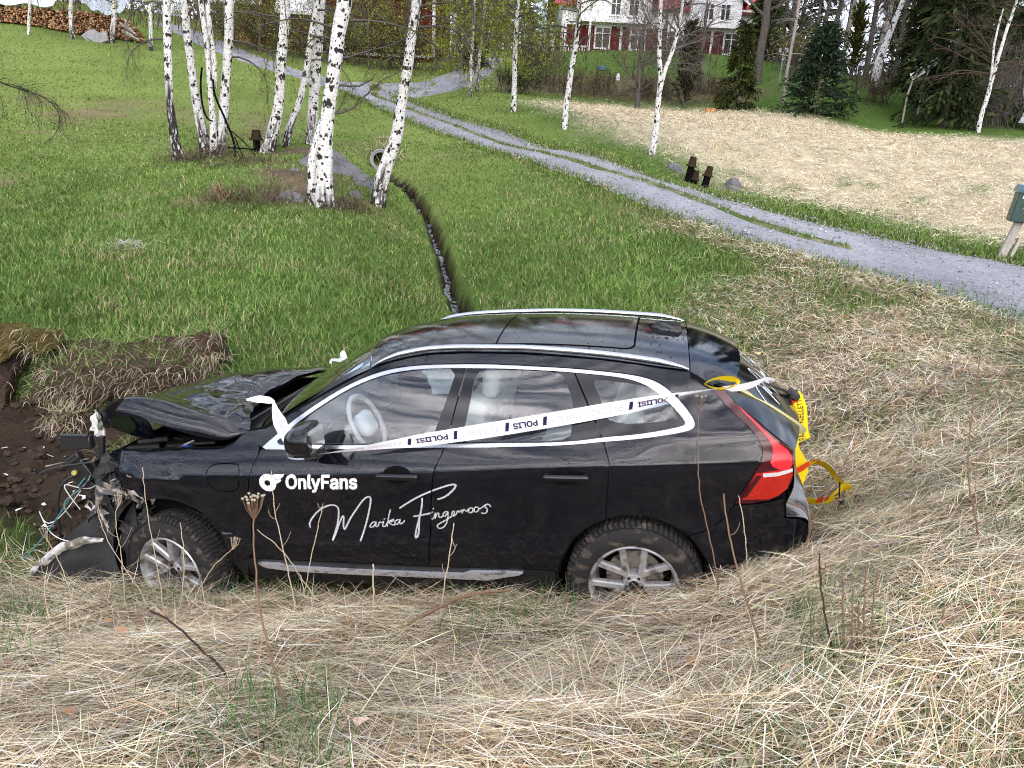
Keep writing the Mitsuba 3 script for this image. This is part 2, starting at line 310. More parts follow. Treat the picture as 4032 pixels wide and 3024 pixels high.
_vv = np.stack([_vv[..., 0] * _cp - _vv[..., 1] * _sp, _vv[..., 0] * _sp + _vv[..., 1] * _cp, _vv[..., 2]], -1) + np.concatenate([_p, gz(_p[:, 0], _p[:, 1])[:, None] + .04], 1)[:, None]
put('gravel_stones', (_vv.reshape(-1, 3), (_of[None] + 6 * np.arange(_n)[:, None, None]).reshape(-1, 3)), 'vcol_diffuse', False, color=np.repeat(np.clip(_rg.normal(.25, .06, (_n, 1)) * [1, 1, 1.05], .05, .6), 6, 0))
lab('gravel_stones', 'loose stones lying on the gravel driveway', 'gravel', kind='stuff')
# ---------------------------------------------------------------- the car: its own frame has x to the rear from the front axle, y to its right, z up
CAR_M = np.array([[0.9788, 0.17876, -0.09993], [-0.17499, 0.98352, 0.04539], [0.1064, -0.02694, 0.99396]])
CAR_T = np.array([-1.8751, 5.1235, -1.4488])
_zc = PchipInterpolator([-1, .2, .6, 1.7, 2.75, 3.5, 4.0], [.93, .955, .968, 1.02, 1.085, 1.10, 1.09])
_zb = PchipInterpolator([-1, .2, .72, 1.84, 2.71, 3.19, 4.0], [1.06, 1.085, 1.115, 1.165, 1.205, 1.27, 1.30])
_uw = PchipInterpolator([.0, .14, .24, .34, .46, .55, .63, .72, .86, .985, 1.015, 1.04, 1.075, 1.115, 1.15, 1.175, 1.28, 1.42, 1.53, 1.60, 1.66],
                        [.74, .80, .865, .90, .928, .938, .921, .922, .938, .950, .951, .945, .928, .905, .884, .868, .815, .738, .668, .60, .45])
_tap = PchipInterpolator([-.95, -.87, -.7, -.4, 0, .5, 1.2, 2.4, 2.9, 3.3, 3.6, 3.75, 3.84], [.70, .80, .875, .93, .965, .99, 1, 1, .99, .965, .92, .865, .78])
_tap2 = PchipInterpolator([-1, .4, 1.0, 1.6, 2.4, 3.0, 3.4, 3.9], [.93, .95, .985, 1, .99, .955, .92, .88])
def side_half(x, z):
    """half width of the body at height z"""
    x, z = np.asarray(x, float), np.asarray(z, float)
    a, b = _zc(x) - 1.03, _zb(x) - 1.155
    w = smooth01(1.03, 1.17, z - a)
    u = z - smooth01(.55, .95, z) * (a * (1 - w) + b * w)
    s = _uw(np.clip(u, 0, 1.66))
    up = smooth01(1.1, 1.3, u)
    s = s * (_tap(x) * (1 - up) + up * _tap2(x) * np.minimum(1, _tap(x) / .965))
    for cx in (0.0, 2.865):
        r = np.hypot(x - cx, z - .365)
        s = s + 0.016 * np.exp(-((r - .435) / .06) ** 2) * smooth01(.1, .4, z) * smooth01(.9, .7, z)
    return s
# outlines of the body panels in the side view (x, z)
CHROME_OUT = [(0.682,1.119), (0.735,1.162), (0.816,1.227), (0.917,1.299), (1.068,1.39), (1.193,1.456), (1.317,1.507), (1.441,1.542), (1.567,1.56), (1.692,1.568), (1.817,1.57), (1.933,1.572), (2.063,1.57), (2.175,1.566), (2.24,1.563), (2.458,1.553), (2.536,1.548), (2.635,1.54), (2.74,1.53), (2.843,1.519), (2.932,1.504), (3.0,1.481), (3.047,1.451), (3.093,1.414), (3.146,1.359), (3.178,1.319), (3.192,1.29), (3.187,1.271), (3.157,1.257), (3.079,1.242), (2.947,1.221), (2.814,1.205), (2.712,1.197), (2.541,1.18), (2.332,1.169), (2.118,1.161), (2.046,1.158), (1.828,1.154), (1.608,1.147), (1.358,1.139), (1.101,1.13), (0.836,1.122)]
CHROME_IN = [(0.767,1.144), (0.838,1.208), (0.92,1.273), (1.071,1.366), (1.196,1.435), (1.32,1.486), (1.445,1.523), (1.57,1.542), (1.695,1.551), (1.82,1.553), (1.935,1.553), (2.065,1.552), (2.177,1.549), (2.242,1.547), (2.459,1.537), (2.551,1.53), (2.671,1.52), (2.775,1.509), (2.864,1.494), (2.939,1.469), (2.993,1.435), (3.047,1.395), (3.099,1.347), (3.139,1.304), (3.145,1.287), (3.132,1.278), (3.079,1.266), (2.947,1.242), (2.847,1.228), (2.745,1.219), (2.705,1.214), (2.541,1.194), (2.331,1.183), (2.117,1.179), (2.044,1.177), (1.826,1.169), (1.523,1.161), (1.185,1.15), (0.922,1.143)]
GLASS_F = [(0.959,1.291), (1.072,1.361), (1.196,1.43), (1.321,1.481), (1.445,1.518), (1.571,1.537), (1.696,1.546), (1.87,1.55), (1.833,1.427), (1.786,1.294), (1.741,1.172), (1.523,1.166), (1.184,1.155), (0.93,1.148), (0.913,1.228)]
SAIL = [(0.78,1.145), (0.904,1.255), (0.921,1.147)]
GLASS_R = [(1.987,1.548), (2.066,1.547), (2.177,1.544), (2.242,1.543), (2.473,1.534), (2.511,1.462), (2.545,1.378), (2.541,1.281), (2.534,1.197), (2.331,1.187), (2.117,1.182), (2.044,1.182), (1.922,1.176), (1.955,1.358)]
QTR = [(2.56,1.525), (2.671,1.515), (2.775,1.504), (2.864,1.489), (2.936,1.464), (2.99,1.431), (3.043,1.391), (3.096,1.343), (3.134,1.301), (3.14,1.287), (3.128,1.282), (3.079,1.27), (2.947,1.247), (2.847,1.233), (2.745,1.224), (2.715,1.223), (2.639,1.381)]
QTRCLEAR = [(2.64,1.5), (2.741,1.489), (2.878,1.471), (2.966,1.455), (3.027,1.429), (3.06,1.383), (3.103,1.318), (3.093,1.3), (2.751,1.265), (2.705,1.374)]
DOORGAP = [(1.929,1.57), (1.828,1.156), (1.814,1.122), (1.789,1.073), (1.775,1.041), (1.764,1.007), (1.753,0.939), (1.733,0.823), (1.708,0.636), (1.676,0.385), (1.664,0.325)]
DOORREAR = [(2.535,1.55), (2.708,1.206), (2.727,1.16), (2.748,1.097), (2.742,1.023), (2.734,0.947), (2.727,0.869), (2.72,0.758)]
DOORFRONT = [(0.683,1.117), (0.674,1.088), (0.65,1.033), (0.63,0.985), (0.617,0.926), (0.593,0.832), (0.595,0.849), (0.58,0.759), (0.57,0.591), (0.568,0.422)]
SILLLINE = [(0.408,0.427), (0.568,0.42), (0.896,0.424), (1.224,0.425), (1.683,0.427), (2.154,0.436), (2.302,0.438), (2.428,0.448)]
STRIP = [(0.582,0.393), (0.72,0.396), (0.758,0.38), (1.214,0.377), (1.676,0.382), (1.885,0.388), (1.934,0.41), (2.152,0.417), (2.197,0.418), (2.241,0.416), (2.217,0.4), (2.149,0.385), (2.032,0.351), (1.67,0.351), (1.207,0.345), (0.791,0.345), (0.624,0.361)]
LAMP = [(3.288,1.443), (3.342,1.381), (3.405,1.322), (3.467,1.272), (3.507,1.225), (3.529,1.18), (3.534,1.14), (3.523,1.086), (3.499,1.048), (3.468,0.99), (3.438,0.931), (3.398,0.862), (3.478,0.86), (3.577,0.874), (3.625,0.9), (3.666,0.937), (3.687,0.979), (3.692,1.026), (3.687,1.089), (3.686,1.142), (3.609,1.209), (3.501,1.299), (3.403,1.375), (3.348,1.439)]
LAMPBRIGHT = [(3.414,1.37), (3.501,1.293), (3.605,1.199), (3.681,1.135), (3.686,1.058), (3.632,1.044), (3.568,1.08), (3.585,1.139), (3.581,1.178), (3.56,1.218), (3.5,1.282), (3.434,1.343)]
LAMPLOW = [(3.5,1.037), (3.569,1.045), (3.682,1.055), (3.689,1.019), (3.666,0.941), (3.625,0.904), (3.576,0.883), (3.434,0.885)]
LAMPWHITE = [(3.535,1.035), (3.612,1.038), (3.687,1.054), (3.688,1.036), (3.612,1.017), (3.537,1.015)]
BUMPLINE = [(3.398,0.856), (3.37,0.803), (3.312,0.739), (3.252,0.703), (3.165,0.678)]
FLAP = [(0.386,1.032), (0.532,1.037), (0.556,1.019), (0.559,0.932), (0.526,0.875), (0.417,0.867), (0.361,0.894), (0.341,0.953), (0.339,0.996)]
FENDERTOP = [(-0.373,1.064), (-0.34,1.072), (-0.065,1.085), (0.153,1.099), (0.303,1.104), (0.429,1.113), (0.504,1.15), (0.545,1.199), (0.72,1.229), (0.805,1.179), (0.68,1.122)]
FENDERFRONT = [(-0.373,1.064), (-0.402,1.043), (-0.386,0.989), (-0.361,0.928), (-0.321,0.899), (-0.244,0.883), (-0.181,0.823), (-0.27,0.753)]
ARCHLIP = [(-0.299,0.737), (-0.191,0.776), (-0.071,0.8), (0.018,0.8), (0.092,0.788), (0.221,0.74), (0.313,0.665), (0.379,0.573), (0.402,0.444), (0.388,0.343)]
SIG = [[(.964,.648),(.963,.673),(.984,.707),(1.025,.751),(1.072,.784),(1.115,.8),(1.147,.799),(1.161,.782),(1.159,.747),(1.142,.68),(1.119,.621),(1.104,.576)], [(1.104,.576),(1.138,.647),(1.166,.705),(1.184,.729),(1.185,.714),(1.178,.673),(1.18,.644),(1.217,.699),(1.267,.768),(1.317,.83),(1.353,.861),(1.371,.863),(1.374,.844),(1.358,.789),(1.328,.703),(1.295,.62),(1.279,.58)], [(1.382,.694),(1.366,.695),(1.349,.679),(1.343,.664),(1.355,.663),(1.372,.676),(1.386,.697),(1.379,.672),(1.388,.668),(1.401,.689),(1.408,.699),(1.417,.694),(1.431,.702),(1.423,.674),(1.432,.67),(1.448,.691)], [(1.438,.717),(1.44,.72)], [(1.484,.782),(1.466,.733),(1.45,.671)], [(1.452,.691),(1.478,.712),(1.494,.717),(1.485,.705),(1.464,.698),(1.482,.684),(1.5,.69)], [(1.528,.717),(1.513,.714),(1.499,.697),(1.506,.687),(1.523,.698),(1.534,.719),(1.53,.694),(1.542,.694),(1.559,.713)], [(1.685,.862),(1.673,.799),(1.648,.723),(1.626,.657),(1.619,.61),(1.627,.612),(1.643,.666),(1.653,.739)], [(1.62,.742),(1.667,.752),(1.723,.767)], [(1.543,.795),(1.602,.835),(1.668,.874),(1.748,.912),(1.825,.942),(1.878,.956),(1.892,.952),(1.875,.924),(1.834,.886),(1.779,.86)], [(1.734,.775),(1.723,.733),(1.729,.728),(1.74,.742),(1.752,.768),(1.746,.734),(1.761,.764),(1.771,.768),(1.77,.743),(1.779,.74),(1.798,.765)], [(1.742,.794),(1.744,.798)], [(1.823,.78),(1.807,.776),(1.796,.757),(1.806,.749),(1.826,.778),(1.823,.745),(1.81,.704),(1.784,.675),(1.763,.672),(1.755,.686),(1.776,.705),(1.816,.73),(1.85,.754),(1.865,.771),(1.863,.784),(1.85,.773),(1.853,.754),(1.871,.762),(1.888,.789),(1.892,.779),(1.911,.793),(1.91,.773),(1.921,.797),(1.93,.79),(1.949,.803)], [(1.962,.808),(1.949,.792),(1.953,.778),(1.966,.78),(1.976,.796),(1.971,.808),(1.962,.808)], [(1.996,.815),(1.983,.802),(1.985,.785),(1.998,.786),(2.009,.801),(2.006,.814),(1.996,.815)], [(2.009,.803),(2.024,.81),(2.04,.823),(2.056,.834),(2.071,.834),(2.078,.821)], [(2.056,.831),(2.047,.817),(2.057,.804),(2.053,.784),(2.036,.775),(2.025,.78)]]
# ---------------------------------------------------------------- car materials
def _grime(p, lo, hi, dirt):
    # dust and dried splashes that thin out upwards from the sills
    h = (p.x + 1.8751) * -0.09993 + (p.y - 5.1235) * 0.04539 + (p.z + 1.4488) * 0.99396
    s = mikit.fbm(p.x * 55, p.y * 55, p.z * 55, 3)
    k = mikit.smoothstep(.50, .80, s) * (0.15 + 0.85 * mikit.smoothstep(.95, .35, h)) + mikit.smoothstep(.74, .42, h) * mikit.smoothstep(.35, .7, mikit.fbm(p.x * 5, p.y * 5, p.z * 12, 3)) * .45
    return mikit.mix(lo, dirt, k * hi)
scene['paint'] = {'type': 'twosided', 'bsdf': {'type': 'roughplastic', 'diffuse_reflectance': mikit.proc(lambda p, n, uv: _grime(p, (.0022, .0028, .006), .085, (.16, .14, .12))), 'int_ior': 1.5, 'alpha': 0.01}}
scene['black_gloss'] = {'type': 'twosided', 'bsdf': {'type': 'roughplastic', 'diffuse_reflectance': rgb(.004, .004, .005), 'int_ior': 1.5, 'alpha': 0.015}}
scene['black_plastic'] = prin((.012, .012, .013), .45)
scene['black_matt'] = diffuse((.006, .006, .0065))
scene['chrome'] = {'type': 'twosided', 'bsdf': {'type': 'roughconductor', 'material': 'Cr', 'alpha': 0.13, 'specular_reflectance': rgb(1.25, 1.25, 1.28)}}
scene['chrome'] = {'type': 'twosided', 'bsdf': {'type': 'principled', 'base_color': rgb(.58, .59, .62), 'metallic': 1.0, 'roughness': .28}}
scene['alloy'] = prin(mikit.proc(lambda p, n, uv: mikit.mix((.52, .52, .53), (.17, .14, .11), mikit.smoothstep(.45, .75, mikit.fbm(p.x * 18, p.y * 18, p.z * 18, 3)))), .38, metallic=.55)
scene['brushed'] = prin(mikit.proc(lambda p, n, uv: mikit.mix((.62, .63, .66), (.25, .23, .22), mikit.smoothstep(.5, .8, mikit.fbm(p.x * 30, p.y * 30, p.z * 60, 3)))), .42, metallic=.6)
scene['tyre'] = {'type': 'bumpmap', 'arbitrary': prin(mikit.proc(lambda p, n, uv: mikit.mix((.013, .012, .012), (.085, .066, .05), mikit.smoothstep(.5, .78, mikit.fbm(p.x * 24, p.y * 24, p.z * 24, 4)))), .85), 'tex': mikit.proc(lambda p, n, uv: mikit.fbm(p.x * 90, p.y * 90, p.z * 90, 2)), 'scale': .006}
scene['glass'] = {'type': 'thindielectric', 'int_ior': 1.6, 'specular_transmittance': rgb(.72, .80, .84)}
scene['lamp_dark'] = {'type': 'twosided', 'bsdf': {'type': 'roughplastic', 'diffuse_reflectance': rgb(.045, .002, .006), 'int_ior': 1.5, 'alpha': .02}}
scene['lamp_red'] = {'type': 'twosided', 'bsdf': {'type': 'roughplastic', 'diffuse_reflectance': rgb(.62, .02, .03), 'int_ior': 1.5, 'alpha': .04}}
scene['lamp_mid'] = {'type': 'twosided', 'bsdf': {'type': 'roughplastic', 'diffuse_reflectance': mikit.proc(lambda p, n, uv: mikit.mix((.30, .006, .005), (.42, .02, .01), mikit.fbm(p.x * 60, p.y * 60, p.z * 60, 2))), 'int_ior': 1.5, 'alpha': .03}}
scene['lamp_clear'] = prin((.75, .68, .70), .15, metallic=.4)
scene['vinyl_white'] = prin((.72, .72, .75), .5)
scene['vinyl_silver'] = prin((.46, .47, .48), .4)
scene['cream'] = prin((.62, .59, .53), .7)
scene['airbag'] = diffuse((.78, .79, .78))
scene['liner_grey'] = prin((.03, .031, .033), .75)
scene['torn_plastic'] = prin(mikit.proc(lambda p, n, uv: mikit.mix((.50, .49, .47), (.14, .12, .09), mikit.smoothstep(.42, .62, mikit.fbm(p.x * 16, p.y * 16, p.z * 16, 3)))), .6)
scene['scraped'] = prin(mikit.proc(lambda p, n, uv: mikit.mix((.30, .26, .22), (.05, .05, .05), mikit.smoothstep(.4, .6, mikit.fbm(p.x * 20, p.y * 20, p.z * 20, 3)))), .5)

# ---------------------------------------------------------------- car building helpers
CAR = 'crashed_car'
lab(CAR, 'black estate car with crushed front and white door lettering, nose down in the ditch', 'car')
def to_world(v): return np.asarray(v, float) @ CAR_M.T + CAR_T
def cput(name, mesh, bsdf, smooth=False, parent=CAR, label=None, kind=None, **k):
    v, f = (mesh.vertices, mesh.faces) if hasattr(mesh, 'vertices') else mesh
    return part(parent, name, (to_world(v), f), bsdf, smooth, label, kind, **k)

from scipy.spatial import Delaunay
def densify(pts, step):
    p = np.asarray(pts, float)
    if np.allclose(p[0], p[-1]): p = p[:-1]
    out = []
    for a, b in zip(p, np.roll(p, -1, 0)):
        n = max(1, int(math.ceil(np.linalg.norm(b - a) / step)))
        out.append(a + (b - a) * (np.arange(n) / n)[:, None])
    return np.vstack(out)

def fill(poly, step=0.03):
    """triangles over a plane region: (points, triangles, boundary loops as index arrays)"""
    loops, pts, base = [], [], 0
    for ring in [poly.exterior] + list(poly.interiors):
        q = densify(ring.coords, step * 0.5); pts.append(q); loops.append(np.arange(base, base + len(q))); base += len(q)
    bnd = np.vstack(pts)
    x0, y0, x1, y1 = poly.bounds
    gx, gy = np.meshgrid(np.arange(x0, x1, step), np.arange(y0, y1, step))
    gx = gx + (np.arange(gx.shape[0]) % 2)[:, None] * step / 2
    g = np.stack([gx.ravel(), gy.ravel()], 1)
    ins = shapely.contains_xy(poly, g[:, 0], g[:, 1])
    g = g[ins]
    if len(g):
        g = g[cKDTree(bnd).query(g)[0] > step * 0.45]
    allp = np.vstack([bnd, g])
    tri = Delaunay(allp).simplices
    cen = allp[tri].mean(1)
    a = allp[tri]; area = np.abs((a[:, 1, 0] - a[:, 0, 0]) * (a[:, 2, 1] - a[:, 0, 1]) - (a[:, 1, 1] - a[:, 0, 1]) * (a[:, 2, 0] - a[:, 0, 0]))
    tri = tri[shapely.contains_xy(poly, cen[:, 0], cen[:, 1]) & (area > 1e-9)]
    return allp, tri, loops

def smooth_loop(pts, closed=True, it=1):
    p = np.asarray(pts, float)
    for _ in range(it):
        q = np.roll(p, -1, 0)
        p = np.stack([p * .75 + q * .25, p * .25 + q * .75], 1).reshape(-1, 2)
    return p

def clean(pts):
    g = sg.Polygon(pts).buffer(0)
    return max(g.geoms, key=lambda a: a.area) if g.geom_type == 'MultiPolygon' else g

def skin(poly, off=0.0, flange=.025, step=.03, side=-1, fn=None):
    """a body panel: the side-view region laid on the body's side surface, its rim folded inwards"""
    if not isinstance(poly, sg.Polygon): poly = clean(poly)
    p, t, loops = fill(poly, step)
    w = (side_half(p[:, 0], p[:, 1]) if fn is None else fn(p[:, 0], p[:, 1])) + off
    v = np.stack([p[:, 0], side * w, p[:, 1]], 1)
    n = np.cross(v[t[:, 1]] - v[t[:, 0]], v[t[:, 2]] - v[t[:, 0]])
    t = np.where((n[:, 1] * side < 0)[:, None], t[:, ::-1], t)
    m = MB().add(v, t)
    if flange:
        for lp in loops:
            a = v[lp]; b = a.copy(); b[:, 1] -= side * flange
            k = len(lp); i = np.arange(k); j = (i + 1) % k
            m.add(np.vstack([a, b]), np.stack([i, j, j + k, i + k], 1))
    return m.mesh()

def inset(poly, d=.0028):
    g = (poly if isinstance(poly, sg.Polygon) else clean(poly)).buffer(-d)
    return max(g.geoms, key=lambda a: a.area) if g.geom_type == 'MultiPolygon' else g

def arc(cx, cz, r, a0, a1, n=24):
    a = np.radians(np.linspace(a0, a1, n))
    return [(cx + r * math.cos(t), cz + r * math.sin(t)) for t in a]

# ---------------------------------------------------------------- body side
C_OUT, C_IN = clean(smooth_loop(CHROME_OUT)), clean(smooth_loop(CHROME_IN))
zb_line = [q for q in CHROME_OUT if q[1] < 1.265 and q[0] < 3.17][1:]
belt = sorted([q for q in CHROME_OUT[26:]], key=lambda q: q[0])      # lower chrome edge from front to rear
def belt_between(x0, x1): return [q for q in belt if x0 < q[0] < x1]
gap = DOORGAP[1:-1]
front_door = DOORFRONT[:1] + belt_between(.70, 1.82) + gap + [(1.680, .424)] + [(1.224, .422), (.896, .421), (.57, .42)] + DOORFRONT[:0:-1]
ARCH_R = arc(2.865, .365, .425, 110, 172)
rear_door = gap[:1] + belt_between(1.84, 2.70) + DOORREAR[1:] + ARCH_R[1:] + [(2.43, .44), (2.302, .436), (2.154, .432), (1.683, .424)] + gap[:0:-1]
ROOFZ = [(1.335, 1.543), (1.433, 1.574), (1.563, 1.60), (1.691, 1.615), (1.9, 1.622), (2.2, 1.620), (2.45, 1.608), (2.66, 1.592), (2.875, 1.569), (3.013, 1.551), (3.168, 1.530)]
_rz = PchipInterpolator(*np.array(ROOFZ).T)
upper = [(.645, 1.200), (.72, 1.236), (.777, 1.263), (.87, 1.316), (.97, 1.366), (1.1, 1.431), (1.22, 1.488)] + ROOFZ
tip = [q for q in CHROME_OUT[23:29]]
top_chrome = CHROME_OUT[:24]
side_frame = [(.60, 1.20)] + upper + [(3.174, 1.50), (3.213, 1.478), (3.239, 1.462), (3.288, 1.443)] + LAMP[1:8] + LAMP[8:12] + BUMPLINE + arc(2.865, .365, .425, 46, 110) + DOORREAR[:0:-1] + belt_between(2.70, 3.17)
quarter = upper[::1] + [(3.174, 1.50), (3.213, 1.478), (3.239, 1.462)] + LAMP[:12] + BUMPLINE + arc(2.865, .365, .425, 46, 109) + DOORREAR[:0:-1] + [(2.9, 1.3), (2.0, 1.4), (1.2, 1.32), (.70, 1.122), (.62, 1.15)]
q_poly = clean(quarter).difference(C_OUT.buffer(.0015))
q_poly = max(q_poly.geoms, key=lambda a: a.area) if q_poly.geom_type == 'MultiPolygon' else q_poly
bump_side = BUMPLINE + [(3.10, .72)][:0] + arc(2.865, .365, .425, 44, 4) + [(3.30, .335), (3.55, .33), (3.74, .37), (3.80, .47), (3.815, .60), (3.79, .70), (3.74, .745), (3.66, .76), (3.655, .88), (3.60, .868), (3.52, .855), (3.44, .852)]
arch_f = [(-.26, .775)] + [(-.191, .795), (-.071, .818), (.018, .818), (.092, .806), (.221, .757), (.318, .675), (.385, .578), (.41, .45), (.40, .36)]
f_front = [(-.373, 1.064), (-.402, 1.043), (-.386, .989), (-.361, .928), (-.321, .899), (-.30, .87), (-.315, .84), (-.27, .825)]
fender = FENDERTOP[:9] + [(.66, 1.16), (.676, 1.118)] + DOORFRONT[1:8] + [(.565, .46), (.50, .40), (.42, .36)] + arch_f[::-1] + f_front[::-1]
sill = [(.42, .35), (.42, .418), (.57, .415), (.9, .418), (1.224, .419), (1.68, .421), (2.15, .43), (2.43, .437), (2.435, .30), (2.2, .265), (.6, .25), (.45, .28)]

flap = clean(smooth_loop(FLAP))
fend_poly = inset(fender).difference(flap.buffer(.004))
def dent(x, z):
    """the crumpled front wing"""
    x, z = np.asarray(x, float), np.asarray(z, float)
    w = side_half(x, z)
    b = smooth01(.2, -.35, x)
    p = np.stack([x * 4.2, z * 3.1, 0 * x], -1)
    return w + b * ((meshkit.noise(p * 2, 5) - .5) * .034 + (meshkit.noise(p * 5, 8) - .5) * .004) - .05 * smooth01(-.28, -.41, x) + .02 * np.exp(-((np.hypot(x, z - .36) - .57) / .018) ** 2) * smooth01(.28, .05, x)
cput('front_wing', skin(fend_poly, fn=dent, step=.025), 'paint', 30, label='crumpled black front wing with torn leading edge')
cput('charge_flap', skin(flap.buffer(-.001), off=.001, fn=dent), 'paint', 30)
FD = cput('door', skin(inset(front_door), step=.025), 'paint', 30, label='black front door carrying the white lettering')
RD = cput('door', skin(inset(rear_door), step=.025), 'paint', 30, label='black rear door')
cput('rear_quarter', skin(inset(q_poly, .002), step=.025), 'paint', 30)
cput('rear_bumper', skin(inset(bump_side), step=.025), 'paint', 30)
cput('sill', skin(inset(sill), off=-.004), 'black_plastic', 30)
# dark shell behind the gaps
und = shapely.union_all([clean(p).buffer(.012) for p in (front_door, rear_door, sill, bump_side)] + [q_poly.buffer(.012), clean(fender).buffer(.004)]).buffer(.006).buffer(-.006)
und = max(und.geoms, key=lambda a: a.area) if und.geom_type == 'MultiPolygon' else und
und = sg.Polygon(und.exterior, [i for i in und.interiors if sg.Polygon(i).area > .05]).difference(clean(fender).intersection(sg.box(-1, 0, -.1, 2)))
und = max(und.geoms, key=lambda a: a.area) if und.geom_type == 'MultiPolygon' else und
m_ = MB().add(*skin(und, off=-.028, flange=0, step=.06))
far_poly = shapely.union_all([q_poly, clean(front_door), clean(rear_door), clean(bump_side), clean(sill), clean(fender)]).buffer(.004).buffer(-.004)
far_poly = sg.Polygon(far_poly.exterior, [i for i in far_poly.interiors if sg.Polygon(i).area > .05])
cput('far_side', skin(far_poly, side=1, step=.05), 'paint', 30)
# chrome surround, pillars and glass
cput('window_trim', skin(C_OUT.difference(C_IN), off=.006, flange=.02, step=.02), 'chrome', 35, label='bright chrome surround of the side windows')
gf, gr, qt, sail = clean(smooth_loop(GLASS_F)), clean(smooth_loop(GLASS_R)), clean(smooth_loop(QTR)), clean(SAIL)
black = C_IN.buffer(.002).difference(shapely.union_all([gf, gr, clean(smooth_loop(QTRCLEAR))]))
dg = sg.LineString(DOORGAP[:2]).buffer(.004); dr_ = sg.LineString(DOORREAR[:2]).buffer(.004)
black = black.difference(dg).difference(dr_)
for g in getattr(black, 'geoms', [black]):
    if g.area > .0005: cput('pillar_trim', skin(g, off=-.002, flange=.012, step=.03), 'black_gloss', 30)
for g, nm in ((gf, 'front side window of the car'), (gr, 'rear side window of the car'), (clean(smooth_loop(QTRCLEAR)), 'small rear quarter window')):
    cput('side_window', skin(g.buffer(.004), off=-.006, flange=0, step=.05), 'glass', True, label=nm)
    cput('far_window', skin(g.buffer(.004), off=-.006, flange=0, step=.08, side=1), 'glass', True)
far_trim = C_OUT.difference(shapely.union_all([gf, gr, clean(smooth_loop(QTRCLEAR))]))
cput('far_pillar_trim', skin(far_trim if far_trim.geom_type == 'Polygon' else max(far_trim.geoms, key=lambda a: a.area), off=-.002, flange=.01, step=.05, side=1), 'black_gloss', 30)
# sill strip with its engraved word
cput('sill_strip', skin(clean(STRIP), off=.022, flange=.035, step=.03), 'brushed', 30, label='scuffed bright metal strip along the sill')
# ---------------------------------------------------------------- lettering on the doors
def on_side(poly_or_mesh, off, side=-1):
    p, t, _ = fill(poly_or_mesh, .02)
    v = np.stack([p[:, 0], side * (side_half(p[:, 0], p[:, 1]) + off), p[:, 1]], 1)
    n = np.cross(v[t[:, 1]] - v[t[:, 0]], v[t[:, 2]] - v[t[:, 0]])
    return v, np.where((n[:, 1] * side < 0)[:, None], t[:, ::-1], t)

def text_shape(text, bold=False):
    """outline of lettering, capitals one unit high, from the thin mesh of text_mesh"""
    m = meshkit.text_mesh(text, 1.0, .01, bold)
    top = m.face_normals[:, 2] > .5
    v, f = m.vertices[:, :2], m.faces[top]
    return shapely.union_all([sg.Polygon(v[t]).buffer(.002) for t in f]).simplify(.006)

def map_frame(shape, origin, xend, ytop, width=None):
    """fits lettering into the frame origin - xend (baseline) - ytop (height of the capitals)"""
    o, a, b = np.array(origin), np.array(xend), np.array(ytop)
    x0, _, x1, _ = shape.bounds
    ex, ey = (a - o) / (x1 - x0), (b - o)
    return affinity.affine_transform(shape, [ex[0], ey[0], ex[1], ey[1], o[0] - ex[0] * x0, o[1] - ex[1] * x0])

def polys(g): return [p for p in getattr(g, 'geoms', [g]) if p.area > 1e-7]
txt = map_frame(text_shape('OnlyFans', True).buffer(.028), (.855, .905), (1.304, .917), (.866, .986))
mb = MB()
for p_ in polys(txt): mb.add(*on_side(p_, .0015))
cput('lettering', mb.mesh(), 'vinyl_white', True, parent=FD, label='white lettering on the front door')
circ = sg.Point(.744, .936).buffer(.0545, 32)
wing = clean(smooth_loop([(.752, .975), (.790, .990), (.824, .991), (.857, .993), (.846, .974), (.822, .9615), (.839, .960), (.822, .940), (.790, .931), (.785, .915), (.75, .90)]))
mark = circ.union(wing).difference(sg.Point(.742, .936).buffer(.0185, 24)).difference(sg.LineString([(.79, .972), (.80, .958), (.822, .9605)]).buffer(.0012))
mb = MB()
for p_ in polys(mark): mb.add(*on_side(p_, .0015))
cput('emblem', mb.mesh(), 'vinyl_white', True, parent=FD, label='white ring and wing emblem on the front door')
def spline(pts, n=6):
    p = np.array(pts, float)
    if len(p) < 3: return p
    s = np.r_[0, np.cumsum(np.linalg.norm(np.diff(p, axis=0), axis=1) ** .5)]
    from scipy.interpolate import CubicSpline
    t = np.linspace(0, s[-1], n * len(p))
    return CubicSpline(s, p)(t)
strokes = shapely.union_all([sg.LineString(spline(s)).buffer(.0050 if i < 2 or 7 <= i <= 9 else .0036) for i, s in enumerate(SIG)])
for door_key, clip_ in ((FD, clean(front_door)), (RD, clean(rear_door))):
    mb = MB()
    for p_ in polys(strokes.intersection(clip_.buffer(-.004))): mb.add(*on_side(p_, .0015))
    cput('signature', mb.mesh(), 'vinyl_silver', True, parent=door_key, label='silvery handwritten name on the door')
rch = map_frame(text_shape('RECHARGE').buffer(.01), (1.99, .392), (2.13, .4015), (1.991, .407))
mb = MB()
for p_ in polys(rch): mb.add(*on_side(p_, .0235))
cput('engraving', mb.mesh(), 'scraped', True, parent=CAR + '__sill_strip')
